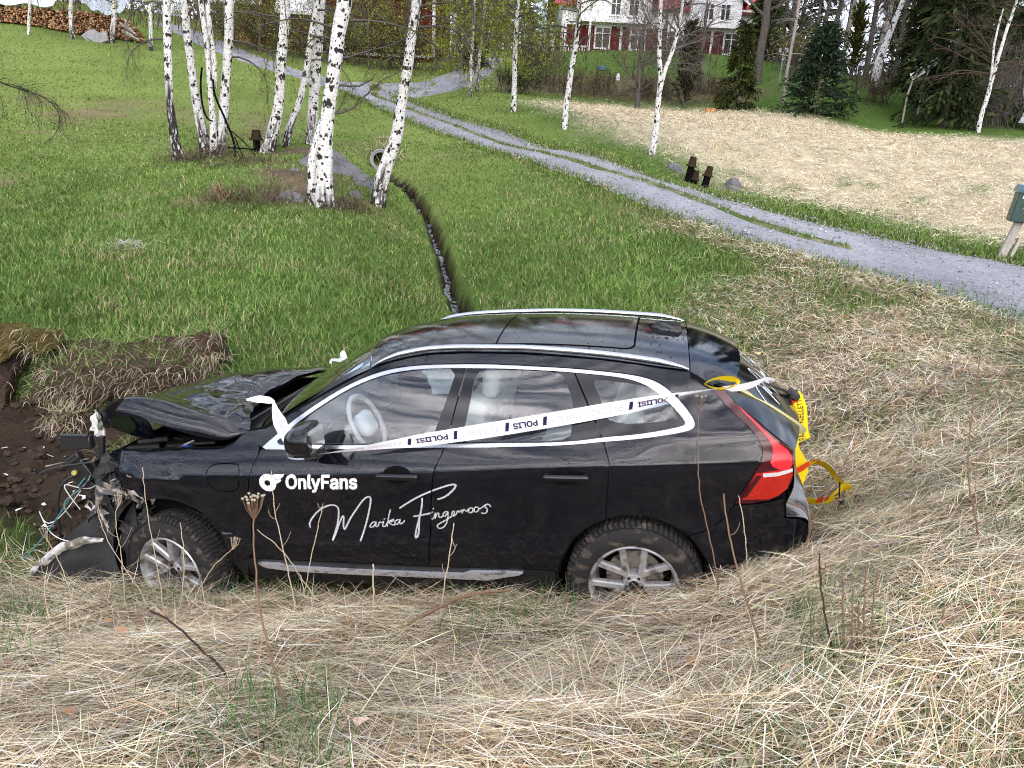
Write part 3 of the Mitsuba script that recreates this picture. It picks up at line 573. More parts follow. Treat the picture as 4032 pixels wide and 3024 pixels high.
# handles
for (hx, hz, k) in ((1.560, 1.003, FD), (2.515, 1.018, RD)):
    w = float(side_half(hx, hz))
    rec = sg.Point(0, 0).buffer(1, 24); rec = affinity.translate(affinity.scale(rec, .085, .052), hx - .01, hz)
    cput('recess_shade', on_side(rec, .0012), 'black_matt', True, parent=k)  # flat black ellipse on the door, painted shade of the hand hollow
    ring = trimesh.convex.convex_hull(np.vstack([trimesh.creation.icosphere(2, .020).vertices * [1, .8, .95] + [hx + d_, -(w + .026), hz + abs(d_) * .0] for d_ in (-.108, 0, .108)]))
    hm = MB().add(*((lambda t_: (t_.vertices, t_.faces))(ring)))
    for d_ in (-.105, .105): hm.add(*box(.035, .03, .03, (hx + d_, -(w + .008), hz), ch=.008))
    cput('handle', hm.mesh(), 'black_gloss', 40, parent=k)
# ---------------------------------------------------------------- roof, rails, tail
nx, ny = 60, 28
X = np.linspace(1.335, 3.168, nx); tt = np.linspace(-1, 1, ny)
zr = _rz(X); W = side_half(X, zr) - .004
front_push = lambda t, x: -.11 * (1 - t ** 2) * smooth01(1.9, 1.335, x)
P = np.zeros((nx, ny, 3))
for i in range(nx):
    P[i, :, 0] = X[i] + front_push(tt, X[i]); P[i, :, 1] = tt * W[i]
    P[i, :, 2] = zr[i] + .002 + .072 * (1 - np.abs(tt) ** 2.2)
def gridmesh(P, flip=False):
    h, w = P.shape[:2]; i = (np.arange(h - 1)[:, None] * w + np.arange(w - 1)[None]).ravel()
    q = np.stack([i, i + 1, i + w + 1, i + w], 1)
    return P.reshape(-1, 3), (q[:, ::-1] if flip else q)
cput('roof', gridmesh(P), 'paint', True)
from scipy.interpolate import RectBivariateSpline
_roofz = RectBivariateSpline(X, tt, P[:, :, 2], kx=3, ky=3)
def roof_at(x, y, off=0.0):
    x, y = np.asarray(x, float), np.asarray(y, float)
    t = np.clip(y / (side_half(x, _rz(np.clip(x, 1.335, 3.168))) - .004), -1, 1)
    return np.stack([x, y, _roofz.ev(np.clip(x, 1.335, 3.168), t) + off], -1)
def roof_patch(poly, off, step=.05):
    p, t, lp = fill(poly, step)
    v = roof_at(p[:, 0], p[:, 1], off); m = MB().add(v, t)
    for l in lp:
        a = v[l]; b = a - [0, 0, .012]; k = len(l); i = np.arange(k); j = (i + 1) % k
        m.add(np.vstack([a, b]), np.stack([i, j, j + k, i + k], 1))
    return m.mesh()
pano = sg.box(1.44, -.42, 2.80, .42).buffer(.06).buffer(0)
fr, re_ = pano.intersection(sg.box(0, -1, 2.062, 1)), pano.intersection(sg.box(2.072, -1, 4, 1))
cput('sunroof_frame', roof_patch(pano.buffer(.012), .0012), 'black_matt', 30)
cput('sunroof_panel', roof_patch(fr, .004), 'black_gloss', 30); cput('sunroof_panel', roof_patch(re_, .004), 'black_gloss', 30)
for s in (-1, 1):
    xs_ = np.linspace(1.34, 3.165, 48); e = np.clip(np.minimum(xs_ - 1.34, 3.165 - xs_) / .16, 0, 1) ** .6
    y_ = s * (side_half(xs_, _rz(xs_)) - .022); pz = _rz(xs_) + .010 + .022 * e
    v, f_ = tube(np.stack([xs_, y_, pz], 1), 1.0, 12)
    pth = np.stack([xs_, y_, pz], 1); cen = np.repeat(pth, 12, 0); vv = v.copy()
    d = v[:-2] - cen; vv[:-2] = cen + d * np.array([.0, .021, .016]) * np.repeat(.35 + .65 * e, 12)[:, None]
    vv[-2:] = pth[[0, -1]]
    cput('roof_rail', (vv, f_), 'chrome', True, label='bright roof rail')
fin = trimesh.convex.convex_hull(np.vstack([roof_at(np.array([2.93, 3.14, 3.14, 2.96]), np.array([0, -.045, .045, .0]), -.005), roof_at(np.array([3.10, 3.13, 3.0]), np.array([0, 0., 0]), .055), roof_at(np.array([3.02]), np.array([0.]), .042), roof_at(np.array([3.0, 3.0]), np.array([-.03, .03]), .0)]))
fin = fin.subdivide().subdivide(); trimesh.smoothing.filter_taubin(fin, iterations=6)
cput('antenna_fin', fin, 'black_gloss', 60)
# spoiler: the top of the tailgate
ns_, nt_ = 14, 26; P = np.zeros((ns_, nt_, 3)); tt = np.linspace(-1, 1, nt_)
for i, s in enumerate(np.linspace(0, 1, ns_)):
    xe = 3.474 - .105 * np.abs(tt) ** 2.6
    P[i, :, 0] = 3.173 + (xe - 3.173) * s
    Wd = (float(side_half(3.168, _rz(3.168))) - .004) * (1 - .02 * s) + .045 * s
    P[i, :, 1] = tt * Wd
    zc_ = 1.532 + .072 * (1 - np.abs(tt) ** 2.2)
    P[i, :, 2] = zc_ - .055 * s - .05 * s * s - .045 * smooth01(.8, 1, np.abs(tt)) * s
top = P.copy(); bot = P.copy(); bot[:, :, 2] -= .035 + .02 * np.linspace(0, 1, ns_)[:, None]; bot[-1, :, 0] -= .02
m = MB().add(*gridmesh(top)).add(*gridmesh(bot, True))
rim = lambda a, b: np.concatenate([np.stack([a, b], 0)])
m.add(*gridmesh(np.stack([top[-1], bot[-1]], 0))); m.add(*gridmesh(np.stack([top[:, 0], bot[:, 0]], 0))); m.add(*gridmesh(np.stack([bot[:, -1], top[:, -1]], 0)))
TG = cput('tailgate', m.mesh(), 'paint', 40)
# rear glass and tailgate below it follow the inner edge of the lamps
edge = np.array([(3.30, 1.468), (3.348, 1.437), (3.403, 1.373), (3.501, 1.297), (3.609, 1.207), (3.686, 1.140)])
ew = PchipInterpolator(np.linspace(0, 1, len(edge)), edge)
nt_ = 24; tt = np.linspace(-1, 1, nt_); P = np.zeros((18, nt_, 3))
for i, s in enumerate(np.linspace(0, 1, 18)):
    x, z = ew(s); w = float(side_half(x, z)) - .012
    P[i, :, 0] = x + (.035 + .08 * math.sin(.5 * math.pi * s)) * (1 - tt ** 2) + .012 * s; P[i, :, 1] = tt * w; P[i, :, 2] = z + (.004 + .05 * math.sin(math.pi * s)) * (1 - tt ** 2)
cput('rear_window', gridmesh(P), 'black_gloss', True, parent=TG, label='dark sloping rear window with white writing')
RG = P
def on_rear(u, t, off=.003):
    """a point of the rear window: u down, t across"""
    u, t = np.asarray(u, float), np.asarray(t, float)
    out = np.stack([RectBivariateSpline(np.linspace(0, 1, 18), tt, RG[:, :, k]).ev(u, t) for k in range(3)], -1)
    return out + np.array([.75, 0, .66]) * off
m = MB()
rs = text_shape('OnlyFans', True).buffer(.02); b = rs.bounds
for p_ in polys(affinity.scale(affinity.translate(rs, -(b[0] + b[2]) / 2, -.5), 1.25 / (b[2] - b[0]), .12, origin=(0, 0))):
    q, t_, _ = fill(p_, .05); m.add(on_rear(.20 - q[:, 1], q[:, 0]), t_)
sgp = shapely.union_all([sg.LineString(spline(s)).buffer(.005) for s in SIG]); b = sgp.bounds
for p_ in polys(affinity.scale(affinity.translate(sgp, -(b[0] + b[2]) / 2, -(b[1] + b[3]) / 2), 1.35 / (b[2] - b[0]), .95, origin=(0, 0))):
    q, t_, _ = fill(p_, .03); m.add(on_rear(.56 - q[:, 1], q[:, 0]), t_)
cput('rear_lettering', m.mesh(), 'vinyl_white', True, parent=TG, label='white writing across the rear window')
low = np.array([(3.690, 1.138), (3.722, 1.08), (3.732, .95), (3.70, .84), (3.685, .76)]); lw = PchipInterpolator(np.linspace(0, 1, 5), low)
P = np.zeros((14, nt_, 3))
for i, s in enumerate(np.linspace(0, 1, 14)):
    x, z = lw(s); w = float(side_half(min(x, 3.69), z)) - .012
    P[i, :, 0] = x - .03 * np.abs(tt) ** 3 + .05 * (1 - tt ** 2); P[i, :, 1] = tt * w; P[i, :, 2] = z
cput('tailgate_panel', gridmesh(P), 'paint', True, parent=TG)
bp = np.array([(3.67, .765), (3.765, .745), (3.80, .70), (3.82, .60), (3.805, .47), (3.745, .37), (3.5, .30)]); bl = PchipInterpolator(np.linspace(0, 1, 7), bp)
P = np.zeros((24, nt_, 3))
for i, s in enumerate(np.linspace(0, 1, 24)):
    x, z = bl(s); w = float(side_half(min(x, 3.815), z)) + .002
    P[i, :, 0] = x + .05 * (1 - np.abs(tt) ** 2.5); P[i, :, 1] = tt * w; P[i, :, 2] = z
scene['dusty_black'] = prin(mikit.proc(lambda p, n, uv: mikit.mix((.012, .012, .014), (.20, .20, .20), mikit.smoothstep(.42, .6, mikit.fbm(p.x * 8, p.y * 8, p.z * 8, 4)))), .45)
cput('bumper_cover', gridmesh(P), 'dusty_black', True, label='dusty black wrap-around rear bumper')
cput('reflector', box(.02, .14, .045, (3.815, -.70, .44), rotz(-.5), .006), 'lamp_red', False, label='red reflector low on the bumper')
wp = np.array([(3.64, .10, 1.215), (3.68, .10, 1.19), (3.70, .12, 1.16)])
m = MB().add(*tube([on_rear(.93, .02, .02), on_rear(.80, -.12, .022), on_rear(.62, -.34, .018)], [.012, .010, .006], 6)).add(*box(.07, .09, .05, on_rear(.94, .03, .03), roty(.6), .012))
cput('rear_wiper', m.mesh(), 'black_plastic', 40, parent=TG)
# tail lamp
LP = cput('tail_lamp', skin(clean(LAMP), off=.006, flange=.02, step=.02), 'lamp_dark', 30, label='tall red tail lamp with dark surround')
cput('lamp_blade', skin(clean(smooth_loop(LAMPBRIGHT)), off=.0095, flange=.004, step=.02), 'lamp_red', 30, parent=LP)
cput('lamp_base', skin(clean(LAMPLOW), off=.009, flange=.004, step=.02), 'lamp_mid', 30, parent=LP)
cput('lamp_reverse', skin(clean(LAMPWHITE), off=.0125, flange=.004, step=.02), 'lamp_clear', 30, parent=LP)
cput('lamp_pillar', skin(clean([(3.43, .90), (3.505, 1.025), (3.53, 1.022), (3.458, .90)]), off=.0115, flange=.003, step=.02), 'lamp_dark', 30, parent=LP)
cput('tail_lamp', skin(clean(LAMP), off=.006, flange=.02, step=.03, side=1), 'lamp_dark', 30)
# ---------------------------------------------------------------- windscreen, bonnet, front
nt_ = 28; tt = np.linspace(-1, 1, nt_)
def ws(s):
    x0, y0, z0 = .635 - .20 * (1 - tt ** 2), .735 * tt, 1.196 - .045 * (1 - tt ** 2)
    x1 = 1.330 - .11 * (1 - tt ** 2); y1 = tt * (float(side_half(1.335, 1.543)) - .006); z1 = 1.545 + .072 * (1 - np.abs(tt) ** 2.2)
    w = .025 * math.sin(math.pi * s)
    return np.stack([x0 + (x1 - x0) * s - w * .45, y0 + (y1 - y0) * s + tt * .02 * math.sin(math.pi * s), z0 + (z1 - z0) * s + w], -1)
P = np.stack([ws(s) for s in np.linspace(0, 1, 16)])
cput('windscreen', gridmesh(P[2:, 1:-1]), 'glass', True)
fr_ = MB().add(*gridmesh(P[:3] - [0, 0, .004])).add(*gridmesh(P[:, :2])).add(*gridmesh(P[:, -2:])).add(*gridmesh(P[-2:] - [0, 0, .002]))
cput('windscreen_frame', fr_.mesh(), 'black_gloss', True)
# cowl between bonnet and glass
cw = np.stack([np.stack([.62 - .20 * (1 - tt ** 2) - k * .23, .74 * tt, 1.185 - .045 * (1 - tt ** 2) - k * .06], -1) for k in np.linspace(0, 1, 5)])
cput('cowl', gridmesh(cw), 'black_plastic', True)
m = MB()
for k, (a, b) in enumerate(((-.55, .05), (-.02, .55))):
    pts = [np.array([.40, a * 1.0, 1.165]) + (np.array([.62, b, 1.27]) - np.array([.40, a, 1.165])) * s for s in np.linspace(0, 1, 6)]
    m.add(*tube(pts, .009, 5))
cput('wiper', m.mesh(), 'black_plastic', 40)
# bonnet: buckled sheet, its near edge torn upwards and folded down
rows = [  # stations across the bonnet, from the near edge to the far edge; each runs from the front to the rear edge
 [(-.195, -.835, 1.418), (-.02, -.825, 1.398), (.16, -.815, 1.350), (.333, -.81, 1.302), (.47, -.80, 1.250), (.575, -.775, 1.206)],
 [(-.36, -.72, 1.375), (-.12, -.70, 1.395), (.10, -.68, 1.352), (.27, -.67, 1.305), (.40, -.65, 1.262), (.50, -.63, 1.222)],
 [(-.60, -.55, 1.285), (-.30, -.52, 1.33), (-.02, -.50, 1.33), (.18, -.48, 1.300), (.33, -.47, 1.262), (.42, -.46, 1.225)],
 [(-.76, -.38, 1.225), (-.45, -.32, 1.275), (-.15, -.28, 1.31), (.08, -.25, 1.302), (.25, -.24, 1.27), (.355, -.23, 1.235)],
 [(-.82, -.05, 1.165), (-.52, -.02, 1.24), (-.22, 0, 1.30), (.02, 0, 1.312), (.2, 0, 1.285), (.325, 0, 1.245)],
 [(-.80, .32, 1.09), (-.55, .33, 1.18), (-.25, .34, 1.26), (0, .34, 1.285), (.2, .34, 1.275), (.35, .34, 1.24)],
 [(-.74, .58, 1.03), (-.5, .60, 1.12), (-.22, .61, 1.20), (0, .62, 1.235), (.22, .62, 1.24), (.42, .62, 1.225)],
 [(-.66, .74, .98), (-.45, .77, 1.06), (-.2, .79, 1.14), (0, .80, 1.18), (.25, .80, 1.19), (.53, .78, 1.185)]]
G_ = np.array(rows); nu, nv = 60, 56
def bicubic(G, nu, nv):
    from scipy.interpolate import make_interp_spline
    a = make_interp_spline(np.linspace(0, 1, G.shape[0]), G, k=3, axis=0)(np.linspace(0, 1, nu))
    return make_interp_spline(np.linspace(0, 1, G.shape[1]), a, k=3, axis=1)(np.linspace(0, 1, nv))
H = bicubic(G_, nu, nv)
nz = (meshkit.noise(H * np.array([5, 5, 0]) + 2.2, 3) - .5) * .018 + (meshkit.noise(H * np.array([11, 13, 0]), 9) - .5) * .011
damp = smooth01(.75, .1, np.linspace(0, 1, nu))[:, None]
ridge = .014 * np.sin(H[:, :, 0] * 9 + H[:, :, 1] * 14) * smooth01(.15, .5, np.linspace(0, 1, nv))[None]
crum = smooth01(.35, .75, np.linspace(0, 1, nv))[None] * smooth01(.62, .1, np.linspace(0, 1, nu))[:, None]
H[:, :, 2] += (meshkit.noise(H * np.array([17, 15, 0]) + 4.1, 12) - .5) * .030 * crum * smooth01(0, .08, np.linspace(0, 1, nu))[:, None]
H[:, :, 2] += (nz * 1.5 + ridge) * (.25 + .75 * damp) * smooth01(0, .12, np.linspace(0, 1, nu))[:, None]
# folded flange at the near edge and turned-down leading edge
fl_top = H[0]; lower = np.array([(-.262, -.872, 1.325), (-.137, -.877, 1.316), (-.008, -.877, 1.281), (.188, -.87, 1.219), (.30, -.862, 1.188), (.435, -.85, 1.166), (.565, -.79, 1.196)])
sl = PchipInterpolator(np.linspace(0, 1, 7), lower)(np.linspace(0, 1, nv))
F_ = np.stack([fl_top * (1 - k) + sl * k + np.array([0, -.012, 0]) * math.sin(math.pi * k) for k in np.linspace(0, 1, 7)][::-1])
BN = cput('bonnet', gridmesh(H), 'paint', True, label='buckled black bonnet pushed up off its catch')
cput('bonnet_flange', gridmesh(F_, False), 'paint', True, parent=BN)
lead = H[:, 0]; tl = np.linspace(0, 1, nu)
drop = np.stack([lead + np.array([-.03, 0, -.02]) * smooth01(0, .08, tl)[:, None], lead + np.array([-.035, 0, -.10]) * smooth01(0, .12, tl)[:, None] + np.array([.10, .04, -.11]) * np.exp(-((tl - .10) / .09) ** 2)[:, None], lead + np.array([.02, 0, -.16]) * smooth01(0, .2, tl)[:, None] + np.array([.13, .08, -.18]) * np.exp(-((tl - .10) / .09) ** 2)[:, None]])
D_ = np.concatenate([lead[None], drop]); from scipy.interpolate import make_interp_spline
D_ = make_interp_spline([0, .2, .6, 1], D_, k=3, axis=0)(np.linspace(0, 1, 10))
cput('bonnet_lip', gridmesh(D_, True), 'paint', True, parent=BN)
cput('bonnet_inner', gridmesh(H[1:-1, 1:-1] - np.array([0, 0, .03]), True), 'black_matt', True, parent=BN)
# engine bay: dark tray with what can be seen of it
m = MB().add(*box(1.15, 1.5, .5, (.0, .0, .72)))
cput('engine_bay', m.mesh(), 'black_matt')
rg = np.random.default_rng(4)
m = MB()
for k in range(16):
    m.add(*box(rg.uniform(.05, .22), rg.uniform(.05, .2), rg.uniform(.02, .06), (rg.uniform(-.42, .36), rg.uniform(-.8, -.35), rg.uniform(.96, 1.02)), rotz(rg.uniform(-.6, .6)) @ rotx(rg.uniform(-.3, .3)), .008))
cput('engine_parts', m.mesh(), 'black_plastic', 40)
v_, f_ = tube([(0.12, -.76, 1.07), (.12, -.76, 1.10)], .03, 14); cput('washer_cap', (v_, f_), prin((.02, .07, .28), .4), 40, label='blue filler cap')
cput('strut', tube([(.02, -.74, 1.06), (.20, -.80, 1.14)], .006, 6), 'scraped', 40)
shut = np.array([(-.36, -.80, 1.062), (-.1, -.845, 1.083), (.15, -.85, 1.094), (.40, -.845, 1.108)])
inner = shut + np.array([0, .10, -.035])
cput('wing_shut', gridmesh(np.stack([shut, inner])), 'black_plastic', True)
# headlight remains, slam panel, brackets and cables
def shard(pts, th, seed, sub=2, amp=.012):
    """a crumpled sheet through a fan of points"""
    p = np.array(pts, float); c_ = p.mean(0)
    v = np.vstack([p, c_[None]]); k = len(p); f = np.array([[i, (i + 1) % k, k] for i in range(k)])
    m = trimesh.Trimesh(v, f, process=False)
    for _ in range(sub): m = m.subdivide()
    nrm = np.cross(p[1] - p[0], p[2] - p[0]); nrm /= np.linalg.norm(nrm) + 1e-9
    v = np.array(m.vertices) + nrm * ((meshkit.noise(np.array(m.vertices) * 22, seed) - .5) * 2 * amp)[:, None]
    k = len(v); f = np.array(m.faces)
    return np.vstack([v, v - nrm * th]), np.vstack([f, f[:, ::-1] + k])
scene['clear_plastic'] = {'type': 'twosided', 'bsdf': {'type': 'principled', 'base_color': rgb(.60, .57, .54), 'roughness': .12, 'specular': .8, 'clearcoat': 1.0}}
HL = cput('headlight', shard([(-.655, -.56, 1.265), (-.60, -.60, 1.20), (-.575, -.62, 1.10), (-.66, -.57, 1.075), (-.77, -.50, 1.10), (-.74, -.50, 1.19)], .006, 3, 3, .02), 'clear_plastic', False, label='smashed clear headlight cover')
cput('reflector_bowl', shard([(-.62, -.58, 1.25), (-.585, -.61, 1.19), (-.60, -.60, 1.13), (-.64, -.575, 1.14)], .01, 8, 3, .01), 'chrome', False, parent=HL)
m = MB().add(*box(.22, .05, .085, (-.665, -.76, 1.105), rotz(.05) @ roty(-.03), .006)).add(*box(.20, .03, .02, (-.66, -.775, 1.152), None, .004)).add(*box(.035, .03, .16, (-.49, -.76, 1.07), roty(.2), .004)).add(*box(.10, .03, .02, (-.53, -.74, 1.0), roty(.5), .004))
cput('front_crossmember', m.mesh(), 'black_plastic', 40, label='bent black crossmember sticking out in front')
m = MB().add(*box(.14, .05, .20, (-.665, -.78, .925), roty(-.52), .006)).add(*box(.16, .03, .02, (-.70, -.80, .98), roty(-.52), .004)).add(*box(.05, .03, .14, (-.60, -.77, .86), roty(-.4), .004))
BK = cput('lamp_bracket', m.mesh(), 'black_plastic', 40, label='black lamp bracket hanging loose')
cput('bulb_socket', tube([(-.675, -.815, .92), (-.665, -.84, .925)], .016, 10), prin((.35, .30, .06), .5), 40, parent=BK)
m = MB()
for k in range(34):
    c0 = np.array([rg.uniform(-.52, -.16), rg.uniform(-.86, -.66), rg.uniform(.74, 1.02)])
    m.add(*box(rg.uniform(.015, .10), rg.uniform(.01, .05), rg.uniform(.01, .06), c0, rotz(rg.uniform(-1, 1)) @ roty(rg.uniform(-1, 1)), .003))
cput('torn_mounts', m.mesh(), 'black_plastic', 40, label='tangle of torn black plastic mounts', kind='stuff')
m = MB()
for k in range(22):
    c0 = np.array([rg.uniform(-.62, -.22), rg.uniform(-.86, -.72), rg.uniform(.42, .98)]); r_ = rg.uniform(.04, .10)
    m.add(*shard([c0 + rg.normal(0, r_, 3) * [1, .5, 1] for _ in range(5)], .004, 40 + k, 2, .02))
cput('torn_sheets', m.mesh(), 'liner_grey', False, label='torn black plastic sheets hanging from the nose', kind='stuff')
m = MB()
for k in range(7):
    c0 = np.array([rg.uniform(-.60, -.46), rg.uniform(-.92, -.86), rg.uniform(.60, .74)]); r_ = rg.uniform(.02, .05)
    m.add(*shard([c0 + rg.normal(0, r_, 3) * [1, .5, 1.3] for _ in range(5)], .003, 80 + k, 2, .02))
cput('frayed_padding', m.mesh(), 'torn_plastic', False, label='frayed pale padding below the torn wing', kind='stuff')
m = MB()
for k in range(20):
    c0 = np.array([rg.uniform(-.45, -.14), rg.uniform(-.90, -.80), rg.uniform(.74, .90)]); r_ = rg.uniform(.02, .06)
    m.add(*shard([c0 + rg.normal(0, r_, 3) for _ in range(5)], .004, k, 2, .01))
cput('torn_shards', m.mesh(), 'scraped', False, label='scraped grey fragments of the torn wing and bumper', kind='stuff')
cput('wing_tear', skin([(-.395, 1.045), (-.36, 1.05), (-.33, .98), (-.30, .90), (-.24, .86), (-.29, .84), (-.345, .89), (-.385, .97)], off=-.038, fn=lambda x, z: dent(x, z) + .002, step=.02), 'scraped', 30, label='scraped grey tear at the front of the wing')
for k, (pts, r_, mat) in enumerate([
    ([(-.55, -.78, .98), (-.70, -.82, .97), (-.86, -.84, .94), (-.92, -.85, .91)], .007, 'black_plastic'),
    ([(-.58, -.78, 1.0), (-.72, -.80, .985), (-.90, -.80, .95)], .005, 'scraped'),
    ([(-.66, -.80, .90), (-.77, -.84, .84), (-.82, -.86, .70), (-.85, -.86, .52), (-.86, -.85, .45)], .009, 'black_plastic'),
    ([(-.62, -.80, .88), (-.70, -.85, .78), (-.86, -.9, .58), (-1.02, -.92, .42), (-1.12, -.92, .34)], .004, prin((.05, .22, .25), .5)),
    ([(-.60, -.80, .86), (-.72, -.85, .72), (-.90, -.9, .60), (-.93, -.9, .68), (-.90, -.9, .56), (-.80, -.9, .48), (-.70, -.9, .46)], .003, 'vinyl_white'),
    ([(-.58, -.80, .90), (-.66, -.86, .80), (-.74, -.88, .74), (-.70, -.9, .64)], .004, prin((.12, .20, .14), .5)),
    ([(-.50, -.8, .92), (-.62, -.84, .82), (-.70, -.88, .86), (-.62, -.9, .70)], .004, prin((.45, .45, .42), .5))]):
    cput('cable', tube(spline(pts, 5), r_, 6), mat, 40)
# wheel-arch liner torn forward, with the grey bumper strip
poly = [(-.30, .80), (-.42, .76), (-.60, .64), (-.76, .52), (-.93, .37), (-1.06, .22), (-1.16, .02), (-.80, -.02), (-.50, -.03), (-.36, .02), (-.34, .2), (-.30, .45), (-.25, .62)]
def liner_w(x, z): return .86 + .06 * np.sin(x * 5 + 1) + .05 * smooth01(.6, 0, z) + (meshkit.noise(np.stack([x * 9, z * 9, 0 * x], -1), 6) - .5) * .06
cput('arch_liner', skin(clean(smooth_loop(poly)), fn=liner_w, flange=.01, step=.03), 'liner_grey', 35, label='dark torn wheel-arch liner hanging forward')
st = spline([(-.48, -.905, .50), (-.60, -.91, .49), (-.72, -.915, .465), (-.83, -.92, .425), (-.98, -.925, .31), (-1.12, -.93, .19), (-1.29, -.95, .05), (-1.36, -.96, -.03)], 8)
wd = np.interp(np.linspace(0, 1, len(st)), [0, .2, .5, .8, 1], [.012, .03, .028, .035, .05])
tg = np.gradient(st, axis=0); tg /= np.linalg.norm(tg, axis=1, keepdims=True); nr = np.stack([-tg[:, 2], 0 * tg[:, 0], tg[:, 0]], 1)
wob_ = (meshkit.noise(st * 14, 2) - .5)[:, None] * np.array([0, .05, .02])
Pst = np.stack([st + nr * (wd * k)[:, None] + wob_ + np.array([0, -.02 * (1 - k * k), 0]) for k in np.linspace(-1, 1, 6)])
cput('bumper_strip', gridmesh(Pst), 'torn_plastic', True, label='torn whitish bumper strip trailing into the grass')
# front arch lip and inner wheel wells
al = np.array(arch_f); inn = al * 1.0
P0 = np.stack([al[:, 0], -(dent(al[:, 0], al[:, 1]) - .004), al[:, 1]], 1); cen_ = np.array([0.03, -.86, .38])
P1 = cen_ + (P0 - cen_) * np.array([.93, 1, .93]); P1[:, 1] = P0[:, 1] + .02; P2 = P1 + np.array([0, .10, 0])
cput('arch_lip', gridmesh(np.stack([P0, P1, P2])), 'black_plastic', 40)
for cx, zc_, r_ in ((0.03, .38, .47), (2.865, .365, .45)):
    for s in (-1, 1):
        a = np.linspace(-.3, math.pi + .3, 24)
        r0 = np.stack([cx + r_ * np.cos(a), 0 * a + s * .90, zc_ + r_ * np.sin(a)], 1); r1 = r0 * [1, 0, 1] + [0, s * .50, 0]
        m = MB().add(*gridmesh(np.stack([r0, r1]))); cc = np.vstack([r1, [[cx, s * .5, zc_]]]); kk = len(r1)
        m.add(cc, [[i, i + 1, kk] for i in range(kk - 1)])
        cput('wheel_well', m.mesh(), 'black_matt', True)
# ---------------------------------------------------------------- wheels
def lathe(profile, n=64):
    """turns (radius, y) about the y axis"""
    p = np.array(profile, float); a = np.linspace(0, 2 * np.pi, n, endpoint=False)
    v = np.stack([p[:, 0, None] * np.cos(a), np.repeat(p[:, 1, None], n, 1), p[:, 0, None] * np.sin(a)], -1)
    i, j = np.meshgrid(np.arange(len(p) - 1), np.arange(n), indexing='ij')
    q = np.stack([i * n + j, i * n + (j + 1) % n, (i + 1) * n + (j + 1) % n, (i + 1) * n + j], -1).reshape(-1, 4)
    return v.reshape(-1, 3), q
def wheel(centre, R, label, side=-1, spin=0.0, full=True):
    fl = np.array([1, -side, 1.0])
    put_ = lambda v: (np.asarray(v) * fl) @ (roty(spin)).T @ R.T + np.array(centre)
    W_ = cput('wheel', (put_(lathe([(.20, .10), (.24, .09), (.248, -.085), (.252, -.108), (.246, -.116), (.236, -.108), (.226, -.085), (.215, -.02), (.20, .10)])[0]), lathe([(0, 0)] * 9)[1]), 'alloy', 40, label=label)
    ty = lathe([(.250, .10), (.30, .118), (.345, .108), (.366, .085), (.372, .0), (.366, -.085), (.345, -.108), (.305, -.122), (.268, -.118), (.250, -.106)])
    m = MB().add(put_(ty[0]), ty[1])
    for k in range(76):      # tread blocks and shoulder lugs
        a = k * 2 * np.pi / 76
        for y0, wd_, tl_ in ((-.088, .040, .25), (-.03, .045, -.2), (.03, .045, .2), (.088, .040, -.25)):
            v, f = box(.022, wd_, .012, (0, y0, .3745 if abs(y0) < .05 else .3685), rotz(tl_) @ (rotx(.42 if y0 < -.05 else (-.42 if y0 > .05 else 0))), .002)
            m.add(put_(v @ roty(a).T), f)
    cput('tyre', m.mesh(), 'tyre', 40, parent=W_, label='muddy winter tyre')
    cput('brake_disc', (put_(lathe([(0, .02), (.16, .02), (.16, .035), (0, .035)])[0]), lathe([(0, 0)] * 4)[1]), 'scraped', 40, parent=W_)
    cput('wheel_back', (put_(lathe([(0, .06), (.235, .06)])[0]), lathe([(0, 0)] * 2)[1]), 'black_matt', 40, parent=W_)
    if not full: return W_
    hub = lathe([(0, -.080), (.03, -.080), (.034, -.076), (.056, -.072), (.064, -.06), (.064, .0), (0, .0)])
    cput('hub', (put_(hub[0]), hub[1]), 'alloy', 40, parent=W_)
    cap = lathe([(0, -.088), (.026, -.086), (.029, -.078)]); cput('hub_cap', (put_(cap[0]), cap[1]), 'black_plastic', 40, parent=W_)
    for k in range(5):
        for s in (-1, 1):
            a0, a1 = math.radians(90 + 72 * k + s * 40), math.radians(90 + 72 * k + s * 15.5)
            r0, r1 = .062, .240
            p0, p1 = np.array([r0 * math.cos(a0), -.070, r0 * math.sin(a0)]), np.array([r1 * math.cos(a1), -.098, r1 * math.sin(a1)])
            d = (p1 - p0) / np.linalg.norm(p1 - p0); t_ = np.array([-d[2], 0, d[0]])
            pts = []
            for q, w_, yd in ((p0, .021, .05), (p0 * .5 + p1 * .5, .0165, .034), (p1, .020, .03)):
                pts += [q + t_ * w_ + [0, yd, 0], q - t_ * w_ + [0, yd, 0], q + t_ * w_ * .62 + [0, 0, 0], q - t_ * w_ * .62, q + t_ * w_ * .95 + [0, .010, 0], q - t_ * w_ * .95 + [0, .010, 0]]
            h = trimesh.convex.convex_hull(np.array(pts))
            cput('spoke', (put_(h.vertices), h.faces), 'alloy', 30, parent=W_)
        a = math.radians(90 + 72 * k + 36 * 0)
        c0 = np.array([.047 * math.cos(a + .63), -.080, .047 * math.sin(a + .63)])
        v, f = tube([c0, c0 + [0, .03, 0]], .0085, 8); cput('wheel_nut', (put_(v), f), 'black_plastic', 40, parent=W_)
    return W_
wheel((2.865, -.84, .365), np.eye(3), 'rear wheel with five paired alloy spokes', spin=0.0)
wheel((-.02, -.815, .285), rotz(math.radians(-11)), 'front wheel knocked askew under the crushed wing', spin=.35)
wheel((2.865, .84, .365), np.eye(3), 'far rear wheel', side=1, full=False)
wheel((0.0, .80, .33), np.eye(3), 'far front wheel', side=1, full=False)
